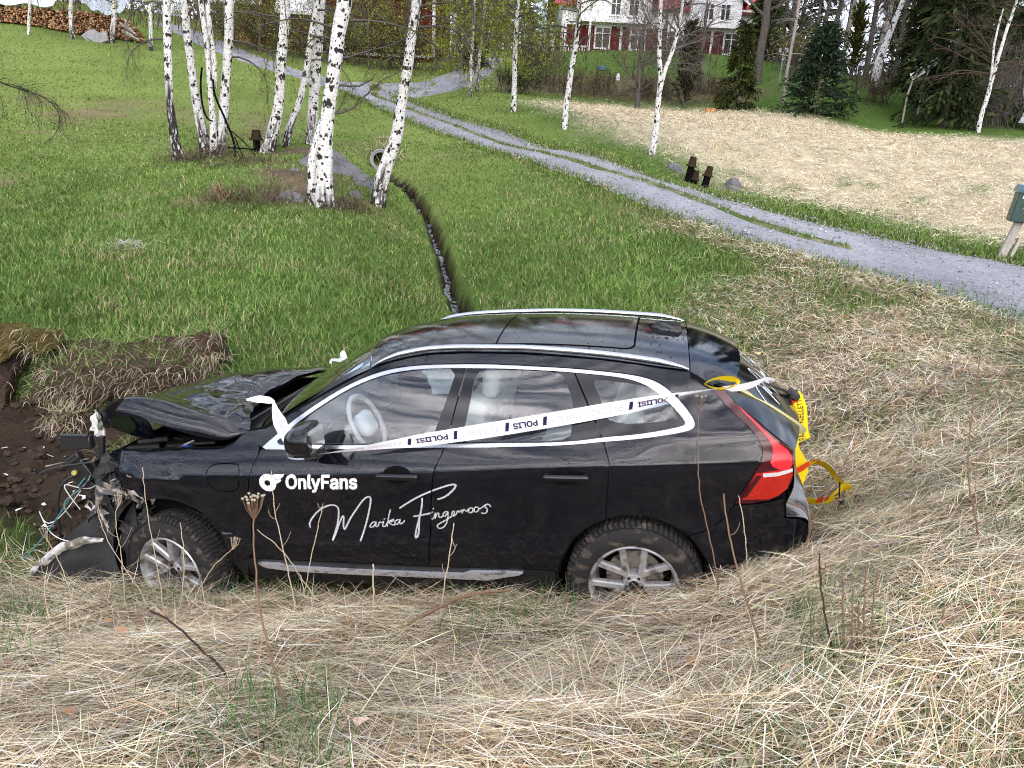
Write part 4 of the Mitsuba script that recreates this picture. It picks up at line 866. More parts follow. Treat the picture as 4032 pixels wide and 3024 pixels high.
# ---------------------------------------------------------------- door mirror
mc = np.array([1.062, -1.045, 1.245])
hm = trimesh.creation.icosphere(4, 1.0); q_ = np.array(hm.vertices); q_ = np.sign(q_) * np.abs(q_) ** .82
q_ = q_ / np.max(np.abs(q_), axis=0) * np.array([.125, .130, .100]); q_[:, 2] *= 1 + .25 * np.clip(q_[:, 0] / .12, -1, 1) * (q_[:, 2] > 0); q_[:, 0] = np.where(q_[:, 0] > .045, .045 + (q_[:, 0] - .045) * .12, q_[:, 0]); q_[:, 0] += q_[:, 1] * -.12 + .02
hm = trimesh.Trimesh(q_, hm.faces, process=False)
MR = cput('door_mirror', (hm.vertices + mc, hm.faces), 'black_gloss', 40, label='black door mirror with the police tape looped round it')
cput('mirror_glass', box(.006, .19, .13, mc + [.078, -.005, .01], None, .002), prin((.55, .58, .6), .05, metallic=1.0), False, parent=MR)
cput('mirror_trim', tube(spline([mc + [-.085, -.02, -.066], mc + [-.05, -.095, -.07], mc + [.0, -.122, -.068], mc + [.06, -.134, -.062]], 5), .006, 6), 'chrome', 40, parent=MR)
cput('mirror_foot', box(.11, .16, .05, mc + [.0, .09, -.115], roty(.1), .012), 'black_gloss', 40, parent=MR)
# ---------------------------------------------------------------- inside
m = MB().add(*box(3.3, 1.5, .05, (1.75, 0, .40))).add(*box(.1, 1.5, .5, (.55, 0, .85))).add(*box(.9, 1.4, .25, (2.75, 0, .62)))
cput('floor', m.mesh(), 'black_matt')
cput('underbody', box(3.4, 1.35, .12, (1.75, 0, .27)), 'black_matt')
cput('headlining', gridmesh(roof_at(*np.meshgrid(np.linspace(1.36, 3.15, 16), np.linspace(-.55, .55, 10), indexing='ij'), off=-.03), True), 'cream', True)
cput('inner_shell', skin(und, off=-.028, flange=0, step=.06), 'black_matt', True)
cput('inner_shell', skin(und, off=-.028, flange=0, step=.08, side=1), 'black_matt', True)
def cushion(sx, sy, sz, at, R=None):
    h = trimesh.convex.convex_hull(np.vstack([trimesh.creation.icosphere(2, .05).vertices + [a * (sx / 2 - .05), b * (sy / 2 - .05), c_ * (sz / 2 - .05)] for a in (-1, 1) for b in (-1, 1) for c_ in (-1, 1)]))
    v = np.array(h.vertices)
    return (v if R is None else v @ R.T) + np.array(at), h.faces
for s in (-1, 1):
    m = MB().add(*cushion(.52, .50, .16, (1.50, s * .38, .70))).add(*cushion(.15, .50, .66, (1.86, s * .38, 1.02), roty(.30)))
    S_ = cput('front_seat', m.mesh(), 'cream', True, label='cream leather front seat')
    cput('headrest', cushion(.11, .28, .19, (2.02, s * .38, 1.41), roty(.2)), 'cream', True, parent=S_)
m = MB().add(*cushion(.5, 1.3, .16, (2.42, 0, .72))).add(*cushion(.15, 1.3, .6, (2.76, 0, 1.0), roty(.35)))
S_ = cput('rear_seat', m.mesh(), 'cream', True, label='cream rear bench seat')
for y_ in (-.42, .0, .42): cput('headrest', cushion(.10, .25, .15, (2.92, y_, 1.33), roty(.2)), 'cream', True, parent=S_)
a = np.linspace(0, 2 * np.pi, 33); Rw = roty(-.42)
sw = np.stack([0 * a, .19 * np.cos(a), .19 * np.sin(a)], 1) @ Rw.T + np.array([1.16, -.37, 1.115])
SW = cput('steering_wheel', tube(sw, .016, 8, cap=False), 'cream', True)
m = MB().add(*cushion(.10, .18, .16, (1.15, -.37, 1.115), Rw)).add(*tube([(1.15, -.37, 1.115), (.85, -.37, 1.0)], .03, 8)); cput('airbag_flap', m.mesh(), 'airbag', True, parent=SW, label='burst white airbag in the steering wheel')
cput('dashboard', cushion(.42, 1.42, .22, (.80, 0, 1.07)), prin((.05, .05, .055), .7), True)
def sheet_cloth(pts, seed, amp=.03, n=20):
    G = np.array(pts, float); P = np.zeros((n, n, 3)); u = np.linspace(0, 1, n)
    for i, a_ in enumerate(u):
        l, r = G[0, 0] * (1 - a_) + G[1, 0] * a_, G[0, 1] * (1 - a_) + G[1, 1] * a_
        P[i] = l + (r - l) * u[:, None]
    P += (meshkit.fbm(P * 6, 3, seed)[..., None] - .5) * np.array([2 * amp, 2 * amp, amp])
    return gridmesh(P)
cput('side_airbag', sheet_cloth([[(1.32, .30, 1.47), (1.67, .36, 1.50)], [(1.40, .30, 1.12), (1.64, .34, 1.10)]], 3, .06), 'airbag', True, label='white airbag hanging slack inside')
cput('side_airbag', sheet_cloth([[(1.55, .46, 1.35), (1.74, .46, 1.42)], [(1.45, .45, 1.10), (1.66, .45, 1.08)]], 5, .05), 'airbag', True)
cput('side_airbag', sheet_cloth([[(1.0, .15, 1.42), (1.13, .22, 1.50)], [(.86, .0, 1.33), (1.06, .05, 1.42)]], 7, .04), 'airbag', True, label='crumpled white airbag behind the windscreen')
for x_ in (1.72, 2.42): cput('grab_handle', tube(spline([(x_ - .10, .60, 1.475), (x_ - .07, .585, 1.43), (x_ + .07, .585, 1.43), (x_ + .10, .60, 1.475)], 5), .012, 6), 'cream', True)
# rain drops standing on the paint
def drops(n, seed):
    rg = np.random.default_rng(seed); m = MB(); s_ = trimesh.creation.icosphere(0, 1.0)
    xz = np.stack([rg.uniform(-.33, 3.4, n), rg.uniform(1.0, 1.20, n)], 1)
    xz[: n // 2] = np.stack([rg.uniform(-.33, .60, n // 2), rg.uniform(.95, 1.09, n // 2)], 1)
    for x, z in xz:
        if z > float(_zb(x)) - .06 and x > .6: z -= .08
        w = float(dent(x, z)) if x < .6 else float(side_half(x, z)); r = rg.uniform(.0022, .0052)
        m.add(s_.vertices * [r, r * .5, r * 1.15] + [x, -w, z], s_.faces)
    for _ in range(n):
        x, y = rg.uniform(1.4, 3.15), rg.uniform(-.55, .55); r = rg.uniform(.002, .006)
        m.add(s_.vertices * [r, r, r * .5] + roof_at(np.array([x]), np.array([y]), .004)[0], s_.faces)
    return m.mesh()
scene['raindrop'] = {'type': 'twosided', 'bsdf': {'type': 'roughplastic', 'diffuse_reflectance': rgb(.004, .004, .006), 'int_ior': 1.4, 'alpha': .03}}
cput('rain_drops', drops(420, 7), 'raindrop', True, kind='stuff', label='rain drops standing on the black paint')
# ---------------------------------------------------------------- grass: every blade a bent ribbon
rng = np.random.default_rng(11)
scene['blade'] = {'type': 'twosided', 'bsdf': {'type': 'diffuse', 'reflectance': VCOL}}
scene['leaf'] = {'type': 'principledthin', 'base_color': VCOL, 'roughness': .6, 'diff_trans': .7, 'spec_trans': 0.0}

def scatter(n, x0, x1, y0, y1, dens, keep_view=True):
    """n points drawn from the rectangle with the given density (0 to 1)"""
    out, have = [], 0
    while have < n:
        m = max(20000, n)
        x, y = rng.uniform(x0, x1, m), rng.uniform(y0, y1, m)
        if keep_view:
            ok = np.abs(x - .0) < .74 * y + .9
            x, y = x[ok], y[ok]
        p = dens(x, y); k = rng.random(len(x)) < p
        out.append(np.stack([x[k], y[k]], 1)); have += int(k.sum())
        if len(out) > 60: break
    return np.vstack(out)[:n]

def blades(P, length, width, lean, col, segs=3, lift=0.0, droop=.6, az=None, face=None, z0=None, follow=False, curlsd=.35):
    """P (n,2) roots; lean 0 upright to 1 lying; returns vertices, faces, colours"""
    n = len(P)
    L = np.broadcast_to(length, (n,)); Wd = np.broadcast_to(width, (n,)); le = np.broadcast_to(lean, (n,))
    a = rng.uniform(0, 2 * np.pi, n) if az is None else az
    dirh = np.stack([np.cos(a), np.sin(a), 0 * a], 1)
    fa = a + np.pi / 2 + rng.normal(0, .5, n) if face is None else face
    side = np.stack([np.cos(fa), np.sin(fa), rng.normal(0, .25, n)], 1)
    z0 = gz(P[:, 0], P[:, 1]) + lift if z0 is None else z0
    pos = np.concatenate([P, np.reshape(z0, (-1, 1))], 1)
    curl = rng.normal(0, curlsd, n)
    ang = le * (np.pi / 2) * .96
    V = np.zeros((n, segs + 1, 2, 3)); c = pos
    for i in range(segs + 1):
        t = i / segs
        w = (Wd * (1 - t ** 1.6 * .85))[:, None] * .5
        V[:, i, 0] = c - side * w; V[:, i, 1] = c + side * w
        aa = ang + droop * t * (1.0 - .3 * le) 
        az_i = curl * t
        d = dirh * np.sin(aa)[:, None] + np.array([0, 0, 1.0]) * np.cos(aa)[:, None] + np.stack([-dirh[:, 1], dirh[:, 0], 0 * a], 1) * (az_i * np.sin(aa))[:, None]
        c = c + d * (L / segs)[:, None]
    if follow:
        V[..., 2] += gz(V[..., 0], V[..., 1]) - gz(P[:, 0], P[:, 1])[:, None, None]
    idx = (np.arange(n) * (segs + 1) * 2)[:, None]
    q = np.concatenate([np.stack([idx[:, 0] + 2 * i, idx[:, 0] + 2 * i + 1, idx[:, 0] + 2 * i + 3, idx[:, 0] + 2 * i + 2], 1) for i in range(segs)])
    C = np.repeat(col, (segs + 1) * 2, 0)
    return V.reshape(-1, 3), q, C

def pick(n, *cols, jit=.25):
    c = np.array(cols)[rng.integers(0, len(cols), n)]
    return np.clip(c * (1 + rng.normal(0, jit, (n, 1))) * (1 + rng.normal(0, .06, (n, 3))), .004, .95)

CARBOX = [tuple((np.array([x, y, .2]) @ CAR_M.T + CAR_T)[:2]) for x, y in ((-.75, -.93), (-.75, .95), (3.85, .9), (3.9, -.86), (3.3, -.93), (2.4, -.98), (.4, -.98))]
def free(x, y): return ~inside(x, y, CARBOX)
def on_drive(x, y):
    g = inside(x, y, DRIVE)
    return g

# green lawn and field
def d_green(x, y):
    d, s, f, l = cover(x, y)
    cd, _ = seg_dist(x, y, CREEK)
    near = np.clip((9.5 / np.maximum(y, 5.0)) ** 1.7, 0, 1)
    return (1 - .93 * d) * (1 - s) * (1 - f) * (1 - .8 * l) * near * free(x, y) * ~on_drive(x, y) * smooth01(.16, .34, cd)
P = scatter(120000, -16, 9, 4.3, 24, d_green)
yy = P[:, 1]; n = len(P)
tuft = fbm2(P[:, 0], P[:, 1], 2.4, 3, 41)
L = (.045 + .105 * tuft ** 1.2) * rng.uniform(.6, 1.3, n) * smooth01(28, 8, yy) + .03
W = .0045 + .00075 * yy
col = pick(n, (.098, .165, .038), (.135, .21, .055), (.18, .25, .075), (.068, .125, .030), jit=.22)
tone = fbm2(P[:, 0], P[:, 1], .55, 3, 44)[:, None]
col = col * (.55 + .95 * tone) * (.76 + .44 * fbm2(P[:, 0], P[:, 1], 2.6, 3, 45)[:, None]); dryk = rng.random(n) < (.04 + .26 * smooth01(.48, .72, fbm2(P[:, 0], P[:, 1], .9, 3, 46)))
col[dryk] = pick(int(dryk.sum()), (.36, .31, .18), (.28, .24, .13))
G1 = MB().add(*blades(P, L, W, rng.uniform(.05, .55, n), col, 2, droop=.9))
# far lawn in coarser tufts
P = scatter(34000, -40, 12, 22, 50, lambda x, y: (1 - cover(x, y)[2]) * (1 - .5 * cover(x, y)[0]) * ~on_drive(x, y) * .9)
n = len(P); tone = fbm2(P[:, 0], P[:, 1], .35, 3, 44)[:, None]
G1.add(*blades(P, rng.uniform(.03, .09, n), .035, rng.uniform(.2, .7, n), pick(n, (.125, .19, .048), (.165, .23, .062), (.11, .17, .04)) * (.8 + .5 * tone), 2, droop=.6))
v, f = G1.mesh(); put('green_grass', (v, f), 'blade', False, color=G1.col())
lab('green_grass', 'short bright green grass of the lawn and the creek banks', 'grass', kind='stuff')

# dead straw on the near bank and the slope beside the driveway
def d_bank(x, y):
    d = cover(x, y)[0]
    return d * free(x, y) * np.clip((2.4 / np.maximum(y, 1.3)) ** 1.35, 0, 1) * smooth01(1.0, 1.5, y)
STRAWS = ((.74, .60, .40), (.86, .75, .56), (.64, .50, .31), (.48, .36, .21), (.80, .71, .57), (.31, .21, .12))
P = scatter(112000, -4.2, 6.5, 1.0, 5.2, d_bank); n = len(P)
heap = fbm2(P[:, 0], P[:, 1], 2.2, 3, 51); flow = fbm2(P[:, 0], P[:, 1], .9, 2, 53) * 2 * np.pi * 2
az = np.where(rng.random(n) < .40, np.pi * rng.integers(0, 2, n) + (fbm2(P[:, 0], P[:, 1], .8, 2, 53) - .5) * 3.2 + rng.normal(0, .45, n), rng.uniform(0, 2 * np.pi, n))
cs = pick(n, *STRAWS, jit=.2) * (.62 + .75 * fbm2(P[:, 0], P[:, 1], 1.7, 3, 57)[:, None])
lz = rng.uniform(0, 1, n) ** 1.3; cs = cs * (.44 + .72 * lz[:, None])  # lower straws coloured darker, painting the shade between the layers
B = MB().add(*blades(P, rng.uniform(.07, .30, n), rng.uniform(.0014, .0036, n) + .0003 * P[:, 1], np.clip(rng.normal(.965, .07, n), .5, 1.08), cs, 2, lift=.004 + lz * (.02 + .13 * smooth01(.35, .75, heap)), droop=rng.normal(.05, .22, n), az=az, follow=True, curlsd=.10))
P = scatter(56000, .5, 8.5, 4.0, 13.5, lambda x, y: cover(x, y)[0] * free(x, y) * ~on_drive(x, y) * np.clip((6.5 / np.maximum(y, 3)) ** 1.3, 0, 1)); n = len(P)
heap = fbm2(P[:, 0], P[:, 1], 1.8, 3, 51)
lz = rng.uniform(0, 1, n) ** 1.6; cs = pick(n, *STRAWS, jit=.22) * (.36 + .66 * lz[:, None]) * (.55 + .75 * fbm2(P[:, 0], P[:, 1], 1.2, 3, 58)[:, None])  # same painted shade here: deeper straws get a darker colour
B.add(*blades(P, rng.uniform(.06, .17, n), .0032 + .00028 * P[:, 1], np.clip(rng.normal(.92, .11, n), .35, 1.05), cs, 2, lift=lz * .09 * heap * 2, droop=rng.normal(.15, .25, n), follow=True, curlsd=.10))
# looser long straws and stalks that stand up
P = scatter(2200, -3.6, 5.5, 1.5, 4.4, d_bank); n = len(P)
B.add(*blades(P, rng.uniform(.2, .5, n), .0032, np.clip(rng.normal(.90, .10, n), .35, 1.0), pick(n, (.66, .58, .42), (.60, .50, .33), (.52, .42, .28)), 4, lift=.05, droop=.1, follow=True, curlsd=.10))
# straw leaning over the foot of the car
P = np.stack([rng.uniform(-3.0, 1.6, 3600), 0 * np.zeros(3600)], 1)
P[:, 1] = 4.02 - .165 * P[:, 0] - rng.uniform(.10, .55, 3600); P = P[free(P[:, 0], P[:, 1])]; n = len(P)
B.add(*blades(P, rng.uniform(.12, .36, n), rng.uniform(.002, .0042, n), np.clip(rng.normal(.88, .13, n), .3, 1.05), pick(n, *STRAWS) * .95, 3, lift=rng.uniform(0, .06, n), droop=.1, az=np.pi * rng.integers(0, 2, n) + rng.normal(0, .8, n), follow=True, curlsd=.10))
# tussocks: dead blades falling outwards from their crowns
P0 = scatter(16, -3.2, 5.0, 1.5, 4.3, d_bank); P0 = np.vstack([P0, scatter(14, 1.5, 7, 4.5, 11, lambda x, y: cover(x, y)[0] * free(x, y) * ~on_drive(x, y))]); k_ = 64; c0 = np.repeat(P0, k_, 0); n = len(c0); az = rng.uniform(0, 2 * np.pi, n) * .8 + np.repeat(rng.uniform(0, 6.28, len(P0)), k_); rr = rng.uniform(0, .07, n)
P = c0 + np.stack([np.cos(az), np.sin(az)], 1) * rr[:, None]
B.add(*blades(P, rng.uniform(.10, .26, n), rng.uniform(.002, .004, n) + .0003 * P[:, 1], rng.uniform(.45, .9, n), pick(n, *STRAWS, jit=.2) * rng.uniform(.5, 1.0, (n, 1)), 4, lift=.0, droop=rng.uniform(.9, 1.7, n), az=az, curlsd=.3))
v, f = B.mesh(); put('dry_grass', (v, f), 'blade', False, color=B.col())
lab('dry_grass', 'matted pale dead grass covering the near bank and roadside slope', 'dry grass', kind='stuff')

# fresh green shoots coming through the straw
P = scatter(7500, -3.6, 6, 1.5, 9, lambda x, y: d_bank(x, y) * smooth01(.46, .62, fbm2(x, y, 1.5, 3, 61))); n = len(P)
B = MB().add(*blades(P, rng.uniform(.06, .20, n), .0042, rng.uniform(.05, .45, n), pick(n, (.075, .15, .04), (.10, .185, .06), (.06, .125, .045)), 2, lift=.02, droop=.5))
v, f = B.mesh(); put('green_shoots', (v, f), 'blade', False, color=B.col())
lab('green_shoots', 'young green blades coming up through the dead straw', 'grass shoots', kind='stuff')

# stubble and dead tussocks of the field on the right
P = scatter(46000, -1, 40, 10, 42, lambda x, y: cover(x, y)[2] * np.clip((17 / y) ** 1.5, 0, 1), True); n = len(P)
cs = pick(n, (.66, .57, .40), (.60, .51, .35), (.70, .63, .48), (.46, .37, .24), jit=.15) * (.62 + .8 * fbm2(P[:, 0], P[:, 1] * 2, .8, 3, 63)[:, None])
B = MB().add(*blades(P, rng.uniform(.08, .24, n), .006 + .0005 * P[:, 1], np.clip(rng.normal(.9, .08, n), .4, 1.02), cs, 2, lift=rng.uniform(0, .10, n), droop=.2))
P0 = scatter(150, 0, 34, 15, 38, lambda x, y: cover(x, y)[2], True)
P = np.repeat(P0, 14, 0) + rng.normal(0, .10, (len(P0) * 14, 2)); n = len(P)
B.add(*blades(P, rng.uniform(.12, .36, n), .012, rng.uniform(.0, .45, n), pick(n, (.56, .44, .28), (.62, .54, .40)), 3, droop=.5))
v, f = B.mesh(); put('field_stubble', (v, f), 'blade', False, color=B.col())
lab('field_stubble', 'bleached flattened stubble of the field beyond the driveway', 'stubble', kind='stuff')

# grass fringe along the driveway and down its middle
P = scatter(26000, -12, 9.5, 5, 40, lambda x, y: np.maximum(smooth01(.7, .05, seg_dist(x, y, DRIVE_RIGHT)[0]) * smooth01(5, 9, y), np.maximum(.8 * smooth01(.5, .0, seg_dist(x, y, DRIVE_LEFT)[0]), 1.0 * inside(x, y, list(map(tuple, STRIP_L)) + list(map(tuple, STRIP_R[::-1]))) * smooth01(.35, .55, fbm2(x, y, 1.6, 3, 4)))) * np.clip((13 / y), 0, 1)); n = len(P)
B = MB().add(*blades(P, rng.uniform(.05, .16, n), .006 + .0006 * P[:, 1], rng.uniform(.05, .6, n), pick(n, (.085, .155, .03), (.11, .19, .035), (.30, .26, .14), (.07, .13, .03)), 2, lift=.0, droop=.7))
v, f = B.mesh(); put('verge_grass', (v, f), 'blade', False, color=B.col())
lab('verge_grass', 'green and straw coloured grass fringing the driveway tracks', 'grass', kind='stuff')

# fallen leaves
P = scatter(900, -2, 6, 1.6, 11, lambda x, y: cover(x, y)[0] * free(x, y) * ~on_drive(x, y) * (.25 + .75 * smooth01(4, 6, y)) * smooth01(.42, .6, fbm2(x, y, 1.1, 3, 71))); n = len(P)
B = MB().add(*blades(P, rng.uniform(.035, .065, n), rng.uniform(.025, .045, n), rng.uniform(.6, 1.0, n), pick(n, (.30, .19, .11), (.36, .25, .16), (.22, .13, .07), (.42, .33, .25)), 3, lift=rng.uniform(.03, .08, n), droop=.9))
v, f = B.mesh(); put('fallen_leaves', (v, f), 'blade', False, color=B.col())
lab('fallen_leaves', 'brown fallen leaves lying on the dry slope', 'leaves', kind='stuff')
# trunk lines measured on the ground: x, y, z, radius
TR = {}
TR["T1"] = [(-8.26,19.2,0.63,0.162),(-8.31,19.2,0.93,0.122),(-8.34,19.2,1.35,0.105),(-8.36,19.2,1.92,0.09),(-8.34,19.2,2.53,0.087),(-8.3,19.2,3.18,0.091),(-8.27,19.2,3.67,0.087),(-8.23,19.2,4.15,0.079)]
TR["T2"] = [(-7.98,20.2,0.81,0.176),(-8.03,20.2,1.14,0.14),(-8.08,20.2,1.58,0.116),(-8.15,20.2,2.12,0.103),(-8.19,20.2,2.76,0.096),(-8.22,20.2,3.28,0.096),(-8.24,20.2,3.79,0.095),(-8.24,20.2,4.3,0.088)]
TR["T3"] = [(-7.55,19.55,0.71,0.114),(-7.53,19.55,1.17,0.085),(-7.51,19.55,1.7,0.073),(-7.52,19.55,2.33,0.066),(-7.51,19.55,2.84,0.066),(-7.53,19.55,3.39,0.065),(-7.56,19.55,3.84,0.065),(-7.59,19.55,4.23,0.059)]
TR["T3b"] = [(-7.49,19.5,0.71,0.055),(-7.4,19.5,2.33,0.058),(-7.36,19.5,2.74,0.057),(-7.37,19.5,3.25,0.057),(-7.41,19.5,3.74,0.054),(-7.42,19.5,4.23,0.053)]
TR["T4"] = [(-7.51,19.75,0.75,0.155),(-7.38,19.75,1.39,0.13),(-7.28,19.75,1.98,0.118),(-7.21,19.75,2.51,0.106),(-7.13,19.75,3.03,0.105),(-7.06,19.75,3.54,0.104),(-7.02,19.75,4.04,0.098),(-6.99,19.75,4.28,0.097)]
TR["T5"] = [(-6.36,19.85,0.86,0.184),(-6.15,19.85,1.44,0.148),(-6.02,19.85,1.88,0.13),(-5.95,19.85,2.31,0.118),(-5.91,19.85,2.83,0.117),(-5.83,19.85,3.35,0.121),(-5.75,19.85,3.85,0.12),(-5.72,19.85,4.35,0.114)]
TR["T6"] = [(-6.14,20.75,1.02,0.108),(-5.98,20.75,1.57,0.095),(-5.75,20.75,2.08,0.083),(-5.58,20.75,2.64,0.082),(-5.47,20.75,3.13,0.081),(-5.37,20.75,3.67,0.08),(-5.23,20.75,4.2,0.08),(-5.17,20.75,4.51,0.079)]
TR["T7"] = [(-5.65,21.45,1.09,0.167),(-5.59,21.45,1.71,0.141),(-5.52,21.45,2.4,0.133),(-5.46,21.45,2.97,0.132),(-5.39,21.45,3.52,0.131),(-5.34,21.45,4.07,0.124),(-5.28,21.45,4.61,0.123)]
TR["T8"] = [(-3.7,14.9,0.11,0.185),(-3.7,14.9,0.53,0.161),(-3.69,14.9,0.95,0.156),(-3.65,14.9,1.36,0.133),(-3.59,14.9,1.85,0.123),(-3.5,14.9,2.37,0.122),(-3.43,14.9,2.76,0.125),(-3.37,14.9,3.14,0.124),(-3.29,14.9,3.48,0.131),(-3.24,14.9,3.71,0.134)]
TR["T8b"] = [(-3.96,15.02,0.15,0.101),(-3.92,15.02,0.93,0.109),(-3.84,15.02,1.27,0.095),(-3.72,15.02,1.69,0.064)]
TR["T9"] = [(-2.93,16.1,-0.0,0.171),(-2.85,16.1,0.49,0.151),(-2.71,16.1,0.95,0.135),(-2.52,16.1,1.49,0.12),(-2.45,16.1,1.93,0.105),(-2.38,16.1,2.36,0.1),(-2.29,16.1,2.83,0.099),(-2.22,16.1,3.33,0.093),(-2.16,16.1,3.73,0.093),(-2.14,16.1,3.93,0.092)]
TR["R1"] = [(-0.41,30.05,2.33,0.107),(-0.4,30.05,3.04,0.096),(-0.42,30.05,3.82,0.087),(-0.43,30.05,4.75,0.08),(-0.42,30.05,5.65,0.072),(-0.39,30.05,6.1,0.065)]
TR["R2"] = [(1.31,25.85,1.8,0.1),(1.31,25.85,2.36,0.093),(1.36,25.85,3.04,0.088),(1.41,25.85,3.65,0.083),(1.49,25.85,4.25,0.076),(1.52,25.85,4.91,0.07),(1.51,25.85,5.55,0.063)]
TR["R3"] = [(3.6,22.35,1.16,0.1),(3.62,22.35,1.64,0.089),(3.64,22.35,2.12,0.083),(3.63,22.35,2.6,0.076),(3.64,22.35,2.95,0.069),(3.6,22.35,3.42,0.062),(3.53,22.35,3.82,0.059),(3.49,22.35,4.44,0.055),(3.45,22.35,5.1,0.046)]
TR["R3b"] = [(3.64,22.32,1.16,0.056),(3.72,22.32,3.36,0.056),(3.86,22.32,3.83,0.053),(3.96,22.32,4.34,0.049),(4.02,22.32,5.12,0.042)]
TR["R4"] = [(18.39,33.05,2.44,0.094),(18.38,33.05,3.02,0.088),(18.45,33.05,3.72,0.082),(18.5,33.05,4.67,0.076),(18.54,33.05,5.27,0.07),(18.58,33.05,5.69,0.065),(18.64,33.05,6.36,0.059),(18.73,33.05,6.93,0.054)]
TR["R5"] = [(-2.46,36.85,3.06,0.085),(-2.47,36.85,3.98,0.079),(-2.46,36.85,4.61,0.073),(-2.41,36.85,5.79,0.066),(-2.39,36.85,7.04,0.06)]
TR["R6"] = [(-2.32,39.45,3.37,0.079),(-2.27,39.45,4.72,0.078),(-2.18,39.45,5.83,0.071),(-2.06,39.45,7.45,0.064)]
TR["L1"] = [(-23.41,39.1,5.01,0.071),(-23.33,39.1,5.56,0.067),(-23.19,39.1,6.21,0.063),(-23.13,39.1,6.53,0.059)]
TR["L2"] = [(-21.97,40.25,5.0,0.116),(-21.99,40.25,5.54,0.107),(-21.93,40.25,6.2,0.101),(-21.84,40.25,6.75,0.096)]
TR["L3"] = [(-20.43,40.9,4.97,0.124),(-20.3,40.9,5.63,0.115),(-20.16,40.9,6.25,0.109),(-20.08,40.9,6.92,0.104)]
TR["L4"] = [(-18.34,40.45,4.66,0.105),(-18.27,40.45,5.27,0.096),(-18.22,40.45,5.94,0.089),(-18.1,40.45,6.94,0.085)]
TR["D1"] = [(12.3,44.2,4.67,0.235),(12.3,44.2,5.98,0.216),(12.37,44.2,7.66,0.201),(12.33,44.2,8.75,0.192)]
TR["D2"] = [(18.56,44.15,4.47,0.247),(18.57,44.15,5.79,0.22),(18.74,44.15,6.81,0.17),(19.0,44.15,7.93,0.145),(19.26,44.15,9.03,0.131)]
TR["D3"] = [(12.47,39.7,3.55,0.089),(12.43,39.7,4.77,0.08),(12.48,39.7,5.9,0.074),(12.53,39.7,7.3,0.069),(12.52,39.7,8.08,0.065)]
TR["D4"] = [(5.49,40.0,3.02,0.136),(5.46,40.0,4.29,0.112),(5.43,40.0,4.91,0.1)]
# ---------------------------------------------------------------- trees
def _bark(uv, dark0, stretch=1.0):
    """birch bark: white skin, dark lens marks and bands, black fissured foot; uv = (angle, metres above the foot)"""
    cx, cy, v = dr.cos(uv.x), dr.sin(uv.x), uv.y
    off = 0.0
    band = mikit.fbm(cx * 1.35 + 9, cy * 1.35, v * 7.5, 4)
    lens = mikit.noise(cx * 3.1 + 3, cy * 3.1, v * 16)
    fine = mikit.noise(cx * 1.6, cy * 1.6 + 5, v * 42)
    rough = mikit.fbm(cx * 4.5, cy * 4.5 + 2, v * 6, 4)
    foot = mikit.smoothstep(dark0 + .25, dark0 - .55, v + (mikit.fbm(cx * 2.2, cy * 2.2, v * 1.3, 3) - .5) * 1.7)
    dark = dr.maximum(mikit.smoothstep(.59, .65, band), mikit.smoothstep(.75, .81, lens))
    dark = dr.maximum(dark, foot * mikit.smoothstep(.36, .47, rough))
    white = mikit.mix((.66, .645, .62), (.44, .42, .39), mikit.smoothstep(.45, .8, fine) * .7 + foot * .3)
    return mikit.mix(white, (.035, .032, .03), dark)
for k_, d_ in enumerate((.75, .35, 1.7, .12)):
    scene[f'birch_bark_{k_}'] = {'type': 'bumpmap', 'arbitrary': diffuse(mikit.proc((lambda d: lambda p, n, uv: _bark(uv, d))(d_))),
                                 'tex': mikit.proc(lambda p, n, uv: mikit.fbm(dr.cos(uv.x) * 4, dr.sin(uv.x) * 4, uv.y * 9, 3), eps=.01), 'scale': .03}
scene['grey_bark'] = diffuse(mikit.proc(lambda p, n, uv: mikit.mix((.035, .031, .028), (.15, .135, .12), mikit.fbm(dr.cos(uv.x) * 6, dr.sin(uv.x) * 6, uv.y * 3, 4))))
scene['larch_bark'] = diffuse(mikit.proc(lambda p, n, uv: mikit.mix((.20, .17, .15), (.38, .34, .31), mikit.fbm(dr.cos(uv.x) * 3, dr.sin(uv.x) * 3, uv.y * 3, 3))))
scene['twig_dark'] = diffuse((.045, .036, .032)); scene['twig_grey'] = diffuse((.125, .11, .10)); scene['twig_brown'] = diffuse((.085, .062, .05))

def trunk_mesh(path, rad, sides=14, wob=.06, seed=0):
    p = np.asarray(path, float); r = np.asarray(rad, float)
    s = np.r_[0, np.cumsum(np.linalg.norm(np.diff(p, axis=0), axis=1))]
    n = max(8, int(s[-1] / .12)); t = np.linspace(0, s[-1], n)
    P = PchipInterpolator(s, p)(t); R = PchipInterpolator(s, r)(t)
    tg = np.gradient(P, axis=0); tg /= np.linalg.norm(tg, axis=1, keepdims=True)
    a = np.cross(tg, [0, 1.0, 0]); a /= np.linalg.norm(a, axis=1, keepdims=True) + 1e-9; b = np.cross(tg, a)
    g = np.linspace(0, 2 * np.pi, sides + 1)
    RR = R[:, None] * (1 + wob * 2 * (meshkit.noise(np.stack([np.broadcast_to(np.cos(g) * 1.6 + seed, (n, sides + 1)), np.broadcast_to(np.sin(g) * 1.6, (n, sides + 1)), np.broadcast_to(t[:, None] * 2.5, (n, sides + 1))], -1), seed) - .5))
    V = P[:, None] + RR[..., None] * (np.cos(g)[None, :, None] * a[:, None] + np.sin(g)[None, :, None] * b[:, None])
    uv = np.stack(np.broadcast_arrays(g[None] + 0 * t[:, None], t[:, None] + seed * 3.7), -1)
    uv[..., 1] = t[:, None]; uv[..., 0] += seed * 1.3
    return gridmesh(V), uv.reshape(-1, 2), P, R

